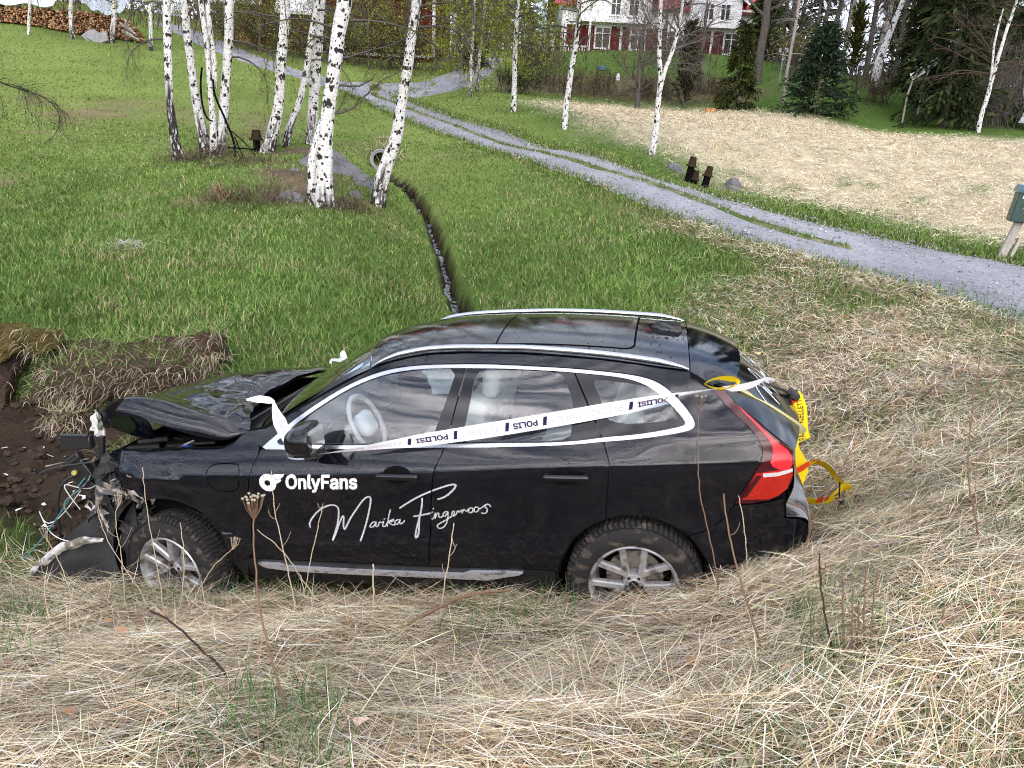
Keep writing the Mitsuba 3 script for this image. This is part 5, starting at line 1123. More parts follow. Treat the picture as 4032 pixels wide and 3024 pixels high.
def extend(tr, top, rtop=.015, sway=.25, seed=0):
    """carries a measured trunk on up to its top"""
    p = np.array(tr, float); q, r = p[:, :3], p[:, 3]
    rg = np.random.default_rng(seed); d = (q[-1] - q[-3]) / max(1e-6, q[-1][2] - q[-3][2])
    h = np.arange(q[-1][2] + 1.2, top, 1.2)
    ex = [q[-1] + d * (z - q[-1][2]) * .55 + np.r_[rg.normal(0, sway * .3, 2) * (k + 1) * .4, 0] * 1.0 for k, z in enumerate(h)]
    ex = [np.array([e[0], e[1], z]) for e, z in zip(ex, h)]
    if not ex: return q, r
    return np.vstack([q, ex]), np.r_[r, np.linspace(r[-1], rtop, len(ex) + 1)[1:]]

def grow(P, R, n, h0, h1, length, elev, droop, rad, segs=6, seed=0, az=None, gnarl=.12):
    """n branches from the stem P (m,3) with radii R: (n, segs+1, 3) paths and (n, segs+1) radii"""
    rg = np.random.default_rng(seed)
    f_ = h0 + (h1 - h0) * rg.random(n); i = f_ * (len(P) - 1); k = np.clip(i.astype(int), 0, len(P) - 2); w = (i - k)[:, None]
    base = P[k] * (1 - w) + P[k + 1] * w; rb = R[k] * (1 - w[:, 0]) + R[k + 1] * w[:, 0]
    a = rg.uniform(0, 2 * np.pi, n) if az is None else az + rg.normal(0, .5, n)
    e = rg.normal(elev, .22, n); L = rg.uniform(*length, n) * (1.15 - .75 * (f_ - h0) / max(1e-6, h1 - h0))
    return _walk(base, a, e, L, droop, np.minimum(rb * .6, rad * L / np.mean(length)), segs, rg, gnarl)

def _walk(base, a, e, L, droop, r0, segs, rg, gnarl):
    n = len(base); out = np.zeros((n, segs + 1, 3)); out[:, 0] = base; c = base
    for s in range(segs):
        d = np.stack([np.cos(a) * np.cos(e), np.sin(a) * np.cos(e), np.sin(e)], 1)
        c = c + d * (L / segs)[:, None]; out[:, s + 1] = c
        a = a + rg.normal(0, gnarl * 1.6, n); e = e + rg.normal(0, gnarl, n) - droop / segs
    return out, r0[:, None] * np.linspace(1, .22, segs + 1)[None]

def sub(paths, rads, per, length, spread, droop, rad, segs=4, seed=0, lo=.25, gnarl=.15, up=0.0):
    """per side twigs from each branch"""
    rg = np.random.default_rng(seed); n = len(paths); m = paths.shape[1]
    idx = np.repeat(np.arange(n), per); f_ = lo + (1 - lo) * rg.random(len(idx)); i = f_ * (m - 1); k = np.clip(i.astype(int), 0, m - 2); w = (i - k)[:, None]
    base = paths[idx, k] * (1 - w) + paths[idx, k + 1] * w
    d = paths[idx, k + 1] - paths[idx, k]; d /= np.linalg.norm(d, axis=1, keepdims=True) + 1e-9
    a = np.arctan2(d[:, 1], d[:, 0]) + rg.choice([-1, 1], len(idx)) * rg.uniform(.3, spread, len(idx)); e = np.arcsin(np.clip(d[:, 2], -1, 1)) + rg.normal(up, .35, len(idx))
    L = rg.uniform(*length, len(idx)) * (1.2 - .6 * f_)
    return _walk(base, a, e, L, droop, np.full(len(idx), rad), segs, rg, gnarl)

def ribbons(paths, width, seed=0):
    """thin twigs as flat strips turned at random"""
    p = np.asarray(paths, float); n, m = p.shape[:2]; rg = np.random.default_rng(seed)
    t = np.gradient(p, axis=1); s = np.cross(t, rg.normal(0, 1, (n, 1, 3))); s /= np.linalg.norm(s, axis=2, keepdims=True) + 1e-9
    w = np.broadcast_to(width, (n,))[:, None, None] * np.linspace(1, .35, m)[None, :, None] * .5
    V = np.stack([p - s * w, p + s * w], 2)
    idx = (np.arange(n) * m * 2)[:, None] + (np.arange(m - 1) * 2)[None]
    q = np.stack([idx, idx + 1, idx + 3, idx + 2], -1).reshape(-1, 4)
    return V.reshape(-1, 3), q

def leaf_quads(paths, n, size, seed, cols, lo=.3):
    rg = np.random.default_rng(seed); k = rg.integers(0, len(paths), n); m = paths.shape[1]
    i = (lo + (1 - lo) * rg.random(n)) * (m - 1); j = np.clip(i.astype(int), 0, m - 2); w = (i - j)[:, None]
    c = paths[k, j] * (1 - w) + paths[k, j + 1] * w + rg.normal(0, size * .6, (n, 3))
    u = rg.normal(0, 1, (n, 3)); u /= np.linalg.norm(u, axis=1, keepdims=True); v = np.cross(u, rg.normal(0, 1, (n, 3))); v /= np.linalg.norm(v, axis=1, keepdims=True)
    s = size * rg.uniform(.5, 1.15, (n, 1))
    V = np.stack([c - u * s * .5, c + v * s * .32, c + u * s * .5, c - v * s * .32], 1).reshape(-1, 3)
    col = np.array(cols)[rg.integers(0, len(cols), n)] * (1 + rg.normal(0, .22, (n, 1)))
    return V, np.arange(4 * n).reshape(-1, 4), np.repeat(np.clip(col, .01, 1), 4, 0)
YOUNG = ((.24, .27, .045), (.30, .31, .06), (.19, .23, .035))

def birch(tr, top, label, group, bark=0, extra=(), limbs=26, twigs=14, fine=0, leaves=0, lsize=.05, h0=.40, seed=0, drop_=1.5, twig_w=.008, length=(1.2, 3.2), low=None, tmat='twig_dark', lo_len=None, sides=14):
    limbs = int(limbs * 1.35); leaves = int(leaves * 2.2); fine = fine + (1 if group == 'birches of the clump on the lawn' else 0)
    key = numbered('birch_tree'); lab(key, label, 'birch tree', group)
    P, R = extend(tr, top, seed=seed)
    mesh, uv, P2, R2 = trunk_mesh(P, R, sides, seed=seed % 7)
    part(key, 'trunk', mesh, f'birch_bark_{bark}', True, uv=uv)
    stems = [(P2, R2)]
    for j, ex in enumerate(extra):
        E_, ER = extend(ex[1:] if ex[0][2] < ex[1][2] - 1.0 else ex, top - 1.0, seed=seed + 50 + j) if len(ex) > 4 else (np.array(ex)[:, :3], np.array(ex)[:, 3])
        m_, uv_, Pe, Re = trunk_mesh(E_, ER, sides - 2, seed=(seed + 3) % 7)
        part(key, 'trunk', m_, f'birch_bark_{bark}', True, uv=uv_)
        if len(ex) > 4: stems.append((Pe, Re))
    bp, br = [], []
    for j, (Ps, Rs) in enumerate(stems):
        a, b = grow(Ps, Rs, limbs // len(stems), h0, .98, length, .35, drop_ * .55, .022, 7, seed + 100 + j)
        bp.append(a); br.append(b)
    if low is not None:
        for (hz, az_, L_, el, dr_) in low:
            f_ = np.searchsorted(P2[:, 2], hz) / len(P2)
            rg = np.random.default_rng(int(hz * 100))
            a, b = _walk(P2[None, min(int(f_ * len(P2)), len(P2) - 1)], np.array([az_]), np.array([el]), np.array([L_]), dr_, np.array([.024]), 7, rg, .16)
            bp.append(a); br.append(b)
    bp, br = np.concatenate(bp), np.concatenate(br)
    part(key, 'branches', tubes(bp, br, 4), 'grey_bark' if tmat == 'twig_dark' else tmat, True, kind='stuff')
    tp, tr_ = sub(bp, br, twigs, (.35, 1.0), 1.2, drop_, .005, 4, seed + 200, lo=.2)
    m = MB().add(*ribbons(tp, twig_w, seed))
    if fine:
        fp, _ = sub(tp, tr_, fine, (.25, .8), 1.0, drop_ * 1.3, .003, 4, seed + 300, lo=.1)
        m.add(*ribbons(fp, twig_w * .62, seed + 1))
    else: fp = tp
    part(key, 'twigs', m.mesh(), tmat, False, kind='stuff')
    if leaves:
        v, f, c = leaf_quads(fp, leaves, lsize, seed + 5, YOUNG)
        part(key, 'leaves', (v, f), 'leaf', False, color=c, kind='stuff')
    return key

GC = 'birches of the clump on the lawn'
birch(TR['T1'], 14.5, 'straight birch with a long grey foot, leftmost of the clump', GC, 2, seed=1, limbs=20, twigs=12, fine=2, leaves=900, h0=.30, low=[(3.2, 2.6, 1.7, .1, 2.0), (4.0, 3.4, 2.2, .2, 2.2)])
birch(TR['T2'], 15, 'birch leaning left, second from the left in the clump', GC, 0, seed=2, limbs=20, twigs=12, fine=2, leaves=900, h0=.32)
birch(TR['T3'], 13, 'slender twin-stemmed birch between two thicker trunks of the clump', GC, 3, seed=3, extra=(TR['T3b'],), limbs=20, twigs=10, fine=2, leaves=700, h0=.34)
birch(TR['T4'], 15, 'birch with dark fissured foot just right of the twin stems', GC, 0, seed=4, limbs=20, twigs=12, fine=2, leaves=1000, h0=.28, low=[(3.3, 5.9, 1.6, .0, 1.6), (3.0, 0.2, 1.8, .1, 1.9), (4.1, .4, 2.2, .2, 2.0)])
birch(TR['T5'], 16, 'stout birch beside the rusty pots, curving up to the right', GC, 0, seed=5, limbs=20, twigs=12, fine=2, leaves=1200, h0=.27, low=[(3.9, 3.3, 1.7, .2, 1.6), (3.2, 4.0, 1.2, .0, 1.5)])
birch(TR['T6'], 12, 'thin birch leaning right in the middle of the clump', GC, 0, seed=6, limbs=18, twigs=12, fine=2, leaves=900, h0=.28, low=[(3.0, .2, 1.5, .25, 1.2), (3.6, 2.9, 1.5, .3, 1.4)])
birch(TR['T7'], 15, 'birch with even dark bands standing behind the boulder', GC, 0, seed=7, limbs=20, twigs=12, fine=2, leaves=1000, h0=.30)
birch(TR['T8'], 16, 'thickest and nearest birch of the clump, bright white with black foot', GC, 1, seed=8, extra=(TR['T8b'],), limbs=20, twigs=13, fine=2, leaves=1200, h0=.26,
      low=[(1.62, .55, .62, .75, -.3), (1.70, .0, 1.75, .12, .35), (2.25, .15, .9, .15, -.5), (2.75, .1, 1.6, .08, -.2), (3.35, .1, 2.9, .12, .5), (3.0, 2.7, 1.0, .5, .8), (2.7, 2.4, .8, .6, .5), (3.2, 3.1, 1.5, .2, .8), (4.2, .1, 3.0, .3, 2.7), (4.5, 3.0, 2.8, .3, 2.8), (4.8, 5.7, 2.6, .4, 2.8), (5.2, .5, 3.2, .4, 3.0)], length=(1.4, 3.4))
birch(TR['T9'], 14, 'birch by the drain leaning well to the right', GC, 0, seed=9, limbs=20, twigs=14, fine=2, leaves=1500, h0=.27, low=[(3.75, .4, 2.6, .3, 2.2), (3.4, .6, 2.4, .2, 2.4), (3.6, 5.8, 2.0, .3, 2.0), (4.3, .2, 3.2, .35, 2.8), (4.6, 1.0, 3.0, .4, 2.9), (4.4, 5.6, 3.0, .4, 2.8), (4.9, 2.9, 2.8, .3, 2.9), (5.3, .6, 3.4, .4, 3.0), (4.1, 3.6, 2.2, .3, 2.6)], length=(1.4, 3.4))
GR = 'birches beside the driveway'
birch(TR['R1'], 12, 'pale birch with a bare stub of a side branch, beyond the driveway bend', GR, 3, seed=11, limbs=46, twigs=14, fine=2, leaves=5200, h0=.22, lsize=.07, twig_w=.012, drop_=1.9, sides=10)
birch(TR['R2'], 11, 'clean white birch curving right at the edge of the field', GR, 3, seed=12, limbs=44, twigs=14, fine=2, leaves=2600, h0=.26, lsize=.06, twig_w=.010, drop_=1.4, sides=10)
birch(TR['R3'], 9.5, 'white birch forking low into two stems, nearest the driveway pipes', GR, 3, seed=13, extra=([(3.63, 22.32, 2.72, .06)] + TR['R3b'][1:],), limbs=58, twigs=18, fine=3, h0=.24, twig_w=.008, drop_=.2, length=(.9, 2.1), tmat='twig_grey', sides=10)
birch(TR['R4'], 10, 'slim birch alone at the far right edge of the field', GR, 3, seed=14, extra=([(18.48, 33.05, 4.0, .05), (18.35, 33.0, 5.0, .045), (18.25, 33, 5.8, .04), (18.3, 33, 7.0, .03)],), limbs=34, twigs=12, fine=2, h0=.30, twig_w=.012, drop_=.4, tmat='twig_brown', sides=10)
birch(TR['R5'], 13, 'left one of the pair of birches where the track forks', GR, 0, seed=15, limbs=46, twigs=12, fine=2, leaves=5200, h0=.22, lsize=.085, twig_w=.014, drop_=1.8, sides=10)
birch(TR['R6'], 13, 'right one of the pair of birches where the track forks', GR, 0, seed=16, limbs=46, twigs=12, fine=2, leaves=5200, h0=.22, lsize=.085, twig_w=.014, drop_=1.8, sides=10)
GL = 'birches in front of the woodpile'
for nm, sd, lbl, lv in (('L1', 21, 'thin birch in front of the left part of the woodpile', 500), ('L2', 22, 'birch before the middle of the woodpile beside the grey slabs', 500), ('L3', 23, 'birch before the right end of the woodpile', 900), ('L4', 24, 'grey birch on the lawn right of the woodpile with yellow young leaves', 3200)):
    birch(TR[nm], 13, lbl, GL, 0 if nm != 'L1' else 3, seed=sd, limbs=34, twigs=12, fine=2, leaves=lv, h0=.16 if nm == 'L4' else .22, lsize=.085, twig_w=.014, drop_=1.3, sides=10)

# bare broadleaved trees -------------------------------------------------------
def bare_tree(tr, top, label, group=None, bark='grey_bark', limbs=30, twigs=12, fine=3, elev=.55, length=(1.5, 4.0), h0=.25, seed=0, tw=.016, drop_=.2, tmat='twig_dark', name='bare_tree', cat='bare tree', leaves=0, lcols=YOUNG, lsize=.1, gn=.2):
    key = numbered(name); lab(key, label, cat, group)
    P, R = extend(tr, top, seed=seed)
    mesh, uv, P2, R2 = trunk_mesh(P, R, 9, seed=seed % 7)
    part(key, 'trunk', mesh, bark, True, uv=uv)
    a, b = grow(P2, R2, limbs, h0, .97, length, elev, drop_, .05 * length[1] / 4, 7, seed + 1, gnarl=gn)
    part(key, 'branches', tubes(a, b, 3), bark, True, kind='stuff', uv=np.zeros((len(a) * a.shape[1] * 3, 2)) + np.random.default_rng(seed).random((len(a) * a.shape[1] * 3, 1)))
    c, d = sub(a, b, twigs, (.5 * length[0], .5 * length[1]), 1.1, drop_, .008, 5, seed + 2, lo=.2, gnarl=gn)
    m = MB().add(*ribbons(c, tw, seed))
    fp = c
    if fine:
        fp, _ = sub(c, d, fine, (.3 * length[0], .35 * length[1]), 1.0, drop_, .004, 3, seed + 3, lo=.15)
        m.add(*ribbons(fp, tw * .6, seed + 9))
    part(key, 'twigs', m.mesh(), tmat, False, kind='stuff')
    if leaves:
        v, f, cl = leaf_quads(fp, leaves, lsize, seed + 5, lcols)
        part(key, 'leaves', (v, f), 'leaf', False, color=cl, kind='stuff')
    return key
def straight(x, y, h=3.0, r=.12, lean=(0, 0)):
    z = float(gz(np.array([x]), np.array([y]))[0]) - .05
    return [(x, y, z, r * 1.15), (x + lean[0] * .3, y + lean[1] * .3, z + h * .35, r), (x + lean[0] * .65, y + lean[1] * .65, z + h * .7, r * .95), (x + lean[0], y + lean[1], z + h, r * .9)]
bare_tree(TR['D1'], 17, 'tall dark bare tree at the right corner of the red and white house', seed=31, limbs=26, twigs=12, fine=2, length=(2, 5), h0=.28, tw=.022)
birch(TR['D2'], 17, 'old birch with black and white bark leaning right behind the lawn mound', None, 0, seed=32, limbs=26, twigs=14, fine=2, h0=.26, twig_w=.020, drop_=.5, length=(1.5, 4), sides=12)
bare_tree(TR['D3'], 12, 'slim grey larch with level bare branches beside the dark fir', bark='larch_bark', seed=33, limbs=46, twigs=8, fine=2, elev=.05, length=(.8, 2.2), h0=.12, tw=.012, tmat='twig_grey', name='larch_tree', cat='larch tree', gn=.12)
bare_tree(TR['D4'], 8.4, 'spreading bare garden tree in front of the red and white house', seed=34, limbs=26, twigs=16, fine=4, elev=.55, length=(1.5, 3.2), h0=.14, tw=.013, tmat='twig_brown', gn=.22)
bare_tree(straight(9.0, 43, 3, .08), 10.5, 'thin bare tree before the middle of the house front', seed=35, limbs=16, twigs=14, fine=3, elev=.8, length=(1.2, 2.8), h0=.12, tw=.014, tmat='twig_brown')
bare_tree(straight(7.2, 44, 3, .08), 10.5, 'twiggy bare tree left of the middle of the house front', seed=36, limbs=16, twigs=14, fine=3, elev=.8, length=(1.2, 2.8), h0=.12, tw=.014, tmat='twig_grey')
# wood behind
rg_ = np.random.default_rng(77)
spots = [(17.6, 56), (19, 50.5), (20.4, 57), (21.6, 53), (23, 49), (24.2, 58), (25.6, 52), (26.8, 47), (28.5, 55), (29.5, 49), (31.5, 52), (33.5, 47), (22.2, 64), (27, 64), (18.6, 66), (32, 62), (36, 55), (16.8, 68), (21, 47.5), (30.5, 44), (24.5, 45.5), (27.8, 42.5), (35, 45), (33, 40), (14, 70), (38, 62)]
for k, (x, y) in enumerate(spots):
    pale = k % 4 == 1
    bare_tree(straight(x, y, 4, rg_.uniform(.08, .2), (rg_.normal(0, .35), 0)), rg_.uniform(13, 19), ('pale-trunked ' if pale else 'dark-trunked ') + ('grey' if k % 3 == 0 else 'brown' if k % 3 == 1 else 'black') + '-twigged bare tree of the wood ' + ('between the dark corner tree and the leaning birch' if x / y < .40 else 'between the leaning birch and the tallest spruce' if x / y < .50 else 'right of the tallest spruce'), 'bare trees of the wood', 'larch_bark' if pale else 'grey_bark',
              limbs=28, twigs=10, fine=1, elev=.7, length=(1.2, 3.2), h0=.10, seed=300 + k * 11, tw=.024, tmat=('twig_grey', 'twig_brown', 'twig_dark')[k % 3], leaves=500 if k % 3 == 0 else 0, lcols=((.15, .19, .05), (.19, .2, .07)), lsize=.14)
spots2 = [(-1.5, 58), (1.5, 62), (-4, 63), (-8, 62), (-11, 66), (-14, 62), (-17.5, 60), (-22, 62), (-27, 56), (-31, 58), (-13, 56), (-24.5, 50), (-28.5, 47), (-33, 50)]
for k, (x, y) in enumerate(spots2):
    bare_tree(straight(x, y, 4, rg_.uniform(.08, .16)), rg_.uniform(8, 11), 'bare tree with first yellow leaves ' + ('between the barn and the farmhouse' if x > -6 else 'rising behind the red barn' if x > -16 else 'behind the ochre shed' if x > -23 else 'behind the woodpile'), 'trees behind the farm', limbs=24, twigs=10, fine=1, elev=.6, length=(1.2, 3.4), h0=.08, seed=700 + k * 13, tw=.024, tmat=('twig_brown', 'twig_dark')[k % 2], leaves=3000, lsize=.15)

for k, (x, y, l_) in enumerate([(-8.6, 45.2, 'budding tree with yellow-green leaves before the middle of the barn'), (-6.3, 44.4, 'budding tree with yellow-green leaves before the right end of the barn'), (-11.2, 46.6, 'budding tree with yellow-green leaves before the left end of the barn'), (-3.9, 46.5, 'budding tree with yellow-green leaves right of the barn'), (-14.6, 45.5, 'budding tree between the small shed and the ochre shed')]):
    bare_tree(straight(x, y, 3, .06), 10, l_, 'budding trees in front of the barn', limbs=34, twigs=14, fine=2, elev=.5, length=(1.2, 2.8), h0=.06, seed=1500 + k * 17, tw=.015, tmat='twig_brown', leaves=4200, lsize=.085, drop_=.9)
# bushes ----------------------------------------------------------------------
def bush(x, y, h, w, label, n=60, seed=0, tmat='twig_brown', leaves=0, lcols=YOUNG, tw=.014, group=None, lsize=.09, fine=10):
    key = numbered('bush'); lab(key, label, 'bush', group); rg = np.random.default_rng(seed)
    b = np.stack([x + rg.normal(0, w * .22, n), y + rg.normal(0, w * .16, n), 0 * np.zeros(n)], 1); b[:, 2] = gz(b[:, 0], b[:, 1]) - .03
    n = n; a_, r_ = _walk(b, rg.uniform(0, 2 * np.pi, n), rg.uniform(.75, 1.5, n), rg.uniform(.6, 1.1, n) * h, .15, np.full(n, .012), 6, rg, .14)
    part(key, 'stems', tubes(a_, r_, 3), tmat, True, kind='stuff')
    c, d = sub(a_, r_, fine, (.2 * h, .5 * h), 1.0, .1, .004, 4, seed + 1, lo=.15)
    e, _ = sub(c, d, 2, (.12 * h, .28 * h), 1.0, .1, .004, 3, seed + 2, lo=.2)
    part(key, 'twigs', MB().add(*ribbons(c, tw, seed)).add(*ribbons(e, tw * .7, seed)).mesh(), tmat, False, kind='stuff')
    if leaves:
        v, f, cl = leaf_quads(np.concatenate([e]), leaves, lsize, seed + 3, lcols); part(key, 'leaves', (v, f), 'leaf', False, color=cl, kind='stuff')
LEAFG = ((.09, .15, .03), (.13, .19, .04), (.20, .24, .05))
for k, a in enumerate([
    (2.0, 41.5, 1.5, 3.0, 'bare brown bush at the left foot of the house bank', 40, 'twig_brown', 500), (4.0, 42.3, 1.2, 3.0, 'tangled brown shrub below the house windows', 36, 'twig_brown', 300),
    (0.4, 44, 2.6, 2.6, 'twiggy bush behind the two birches at the fork', 60, 'twig_brown', 1500), (-.4, 39.6, 1.4, 2.4, 'low dark shrub right of the gravel fork', 50, 'twig_dark', 900),
    (6.6, 42.4, 1.1, 2.6, 'low leafless shrub beside the thuja', 50, 'twig_brown', 200), (9.4, 42.5, 1.0, 2.2, 'small bare shrub behind the spruce before the house', 40, 'twig_brown', 150),
    (17.2, 41, 1.5, 3.0, 'reddish bare shrub below the leaning birch', 50, 'twig_brown', 100), (20.4, 42.6, 2.4, 3.0, 'loose brown thicket right of the lawn mound', 60, 'twig_grey', 150),
    (15.4, 47, 2.2, 2.4, 'yellow-green shrub at the house corner by the dark tree', 50, 'twig_brown', 1800), (22.5, 40, 3.4, 3.4, 'tall grey thicket behind the slim field birch', 70, 'twig_grey', 0),
    (24.5, 38, 3.6, 3.4, 'brown thicket at the right end of the field', 70, 'twig_brown', 0), (20.6, 36.8, 3.2, 2.6, 'bare thicket between the big spruce and the slim birch', 70, 'twig_grey', 0),
    (-9.8, 46.5, 2.6, 3.0, 'budding bush before the red barn wall', 60, 'twig_brown', 2600), (-7.2, 46, 2.2, 2.6, 'budding bush near the right end of the red barn', 60, 'twig_brown', 2600),
    (-12.6, 47, 2.4, 2.6, 'budding bush between the barn and the small shed', 60, 'twig_brown', 2400), (-15.0, 46.8, 2.8, 3.2, 'grey-green bush before the ochre shed', 60, 'twig_brown', 2600),
    (-17.2, 48.5, 2.6, 3.2, 'yellowish bush left of the ochre shed', 60, 'twig_brown', 2600), (-28.5, 38.5, 1.6, 3.0, 'dark brushwood at the left end of the woodpile', 60, 'twig_dark', 200)]):
    bush(a[0], a[1], a[2], a[3], a[4], a[5], 900 + k * 7, a[6], a[7], LEAFG if k not in (8,) else YOUNG, tw=.018)
# shoots of the birch branch hanging in at the left edge
key = lab('hanging_branch', 'bare drooping birch branch reaching in at the left edge', 'branch')
rg = np.random.default_rng(5)
stem = spline([(-12.6, 15.6, 3.3), (-11.2, 15.4, 2.9), (-10.3, 15.3, 2.45), (-9.75, 15.2, 2.1), (-9.2, 15.2, 1.95), (-8.75, 15.2, 1.65)], 6)
part(key, 'stem', tube(stem, np.linspace(.035, .008, len(stem)), 6), 'twig_dark', True)
a, b = sub(stem[None], None, 26, (.5, 1.3), 1.2, 1.7, .008, 6, 31, lo=.35, up=.1)
c, d = sub(a, b, 7, (.3, 1.0), .9, 1.9, .004, 5, 32, lo=.1)
part(key, 'twigs', MB().add(*tubes(a, b * 0 + np.linspace(.007, .003, 7)[None], 3)).add(*ribbons(c, .007, 3)).mesh(), 'twig_dark', False, kind='stuff')

# conifers ----------------------------------------------------------------------
def conifer(x, y, h, w, label, cols, seed=0, name='spruce_tree', cat='spruce tree', dense=1.0, droop=.35, low=.03, shape=1.0, size=.16, thin=False):
    key = numbered(name); lab(key, label, cat); rg = np.random.default_rng(seed)
    z0 = float(gz(np.array([x]), np.array([y]))[0]) - .05
    P = np.stack([np.full(9, x) + np.linspace(0, 1, 9) * rg.normal(0, .15), np.full(9, y), z0 + np.linspace(0, h, 9)], 1)
    mesh, uv, P2, R2 = trunk_mesh(P, np.linspace(.035 * h ** .8 * .5, .01, 9), 8)
    part(key, 'trunk', mesh, 'grey_bark', True, uv=uv)
    n = int(h * 19 * dense); f_ = low + (1 - low) * (np.arange(n) / n) ** .9; a = rg.uniform(0, 2 * np.pi, n)
    Lb = w * ((1 - f_) ** shape * .95 + .05) * rg.uniform(.7, 1.12, n)
    base = np.stack([x + 0 * a, y + 0 * a, z0 + f_ * h], 1)
    br, rr = _walk(base, a, np.full(n, .12 if not thin else 1.1) + rg.normal(0, .14, n), Lb, droop, np.full(n, .02), 6, rg, .07)
    part(key, 'branches', tubes(br, rr, 3), 'twig_dark', True, kind='stuff')
    per = 15
    sp, _ = sub(br, rr, per, (.14 * w, .36 * w), 1.0, droop * 1.2, .006, 3, seed + 1, lo=.12, up=-.1)
    # needled sprays: short tapering strips crowded along the side shoots
    k = len(sp); V, F, C = [], [], []
    for rep in range(2):
        j = rg.integers(0, 3, k); t = rg.random((k, 1)); c0 = sp[np.arange(k), j] * (1 - t) + sp[np.arange(k), j + 1] * t
        dv = sp[np.arange(k), 3] - sp[np.arange(k), 0]; dv /= np.linalg.norm(dv, axis=1, keepdims=True) + 1e-9
        L_ = size * rg.uniform(.8, 1.9, (k, 1)) * (1 if not thin else .8); s_ = np.cross(dv, rg.normal(0, 1, (k, 3))); s_ /= np.linalg.norm(s_, axis=1, keepdims=True) + 1e-9
        tip = c0 + (dv + rg.normal(0, .35, (k, 3)) - [0, 0, .15]) * L_
        w_ = size * .30 * rg.uniform(.6, 1.2, (k, 1))
        V.append(np.stack([c0 - s_ * w_ * .5, c0 * .5 + tip * .5 - s_ * w_, tip, c0 * .5 + tip * .5 + s_ * w_], 1).reshape(-1, 3))
        C.append(np.repeat(np.clip(np.array(cols)[rg.integers(0, len(cols), k)] * (1 + rg.normal(0, .25, (k, 1))), .003, 1), 4, 0))
    V = np.vstack(V); F = np.arange(len(V)).reshape(-1, 4)
    part(key, 'needles', (V, F), 'leaf', False, color=np.vstack(C), kind='stuff')
    part(key, 'shoots', ribbons(sp, size * .30, seed + 4), 'needle_core', False, kind='stuff')
scene['needle_core'] = diffuse((.02, .028, .014))
DK, FIR, THU, OLV = ((.036, .052, .021), (.050, .068, .027), (.074, .088, .035)), ((.021, .038, .023), (.032, .055, .033), (.046, .073, .042)), ((.085, .085, .018), (.06, .068, .016), (.11, .10, .025)), ((.035, .045, .016), (.055, .06, .022), (.025, .033, .012))
conifer(9.9, 38.6, 3.9, 1.2, 'narrow olive-green spruce in front of the house corner', ((.045, .052, .014), (.06, .066, .018), (.03, .04, .012)), 41, droop=.6)
conifer(7.8, 40.2, 3.6, 1.35, 'dark rounded thuja left of the narrow spruce', ((.035, .036, .016), (.05, .045, .022), (.028, .028, .014)), 42, 'thuja_bush', 'thuja', shape=.45, thin=True, droop=-.1)
conifer(12.75, 36.0, 3.7, 1.75, 'young dark green fir on the edge of the field', FIR, 43, 'fir_tree', 'fir tree', droop=.15, size=.16, dense=1.5, shape=.85)
conifer(18.5, 47.5, 3.8, 1.2, 'yellowish green thuja standing behind the fir', THU, 44, 'thuja_bush', 'thuja', shape=.4, thin=True, droop=-.1)
conifer(18.3, 35.8, 14, 2.4, 'tallest dark spruce at the right behind the field', DK, 45, dense=.85, size=.24, droop=.5)
conifer(18.3, 38.4, 9, 1.7, 'broad pine-like spruce with sweeping boughs left of the tallest spruce', OLV, 46, dense=.9, size=.22, droop=.5, low=.12)
conifer(20.6, 39.0, 15, 2.2, 'slender dark spruce right of the tallest spruce', DK, 47, dense=.8, size=.24, droop=.5)
conifer(24.6, 41.0, 14, 2.6, 'dark spruce at the right end of the wood', DK, 48, dense=.7, size=.26, droop=.5)
conifer(22.8, 33.0, 2.2, 1.2, 'small dark spruce low at the right edge', DK, 49, dense=1.0, size=.16)
conifer(14.6, 52, 6, 1.6, 'spruce half hidden behind the larch', DK, 50, dense=.9, size=.22)
conifer(27, 60, 18, 3, 'tall spruce deep in the wood on the right', DK, 51, dense=.6, size=.34)
conifer(20, 66, 18, 3, 'tall spruce deep in the wood behind the leaning birch', DK, 52, dense=.6, size=.34)
conifer(-3.2, 47.8, 4.5, 1.4, 'dark spruce behind the pair of birches at the fork', DK, 53, dense=.9, size=.2)
# far-off wood closing the view: trunks, twigs and conifer boughs beyond counting
rg = np.random.default_rng(99); mt, mc_ = MB(), MB()
for k in range(105):
    x, y = rg.uniform(-75, 85), rg.uniform(68, 110)
    z = float(gz(np.array([x]), np.array([y]))[0]); h = rg.uniform(8.5, 13) if x < 14 else rg.uniform(12, 19)
    if rg.random() < .62:
        P = np.stack([np.full(8, x) + np.linspace(0, 1, 8) * rg.normal(0, .6), np.full(8, y), z + np.linspace(0, h, 8)], 1); R = np.linspace(.17, .02, 8)
        mt.add(*tube(P, R, 5, cap=False))
        a, b = grow(P, R, 30, .06, .98, (1.5, 4.2), .7, .2, .05, 5, 2000 + k); mt.add(*ribbons(a, .07, k))
        c, d = sub(a, b, 9, (.7, 2.0), 1.1, .2, .01, 3, 2300 + k, lo=.15); mt.add(*ribbons(c, .045, k + 1))
    else:
        n = int(h * 9); f_ = .04 + .96 * (np.arange(n) / n); a = rg.uniform(0, 2 * np.pi, n)
        w = rg.uniform(2.0, 3.0); L = w * (1.03 - f_) * rg.uniform(.7, 1.1, n)
        br, rr = _walk(np.stack([x + 0 * a, y + 0 * a, z + f_ * h], 1), a, np.full(n, .1), L, .5, np.full(n, .03), 4, rg, .08)
        c, d = sub(br, rr, 9, (.4, 1.1), 1.0, .5, .01, 2, 2600 + k, lo=.1, up=-.2); mc_.add(*ribbons(c, .22, k)); mc_.add(*ribbons(br, .14, k + 2))
put('distant_wood', mt.mesh(), 'twig_grey', False); lab('distant_wood', 'grey leafless wood closing the view behind the farm', 'wood', kind='stuff')
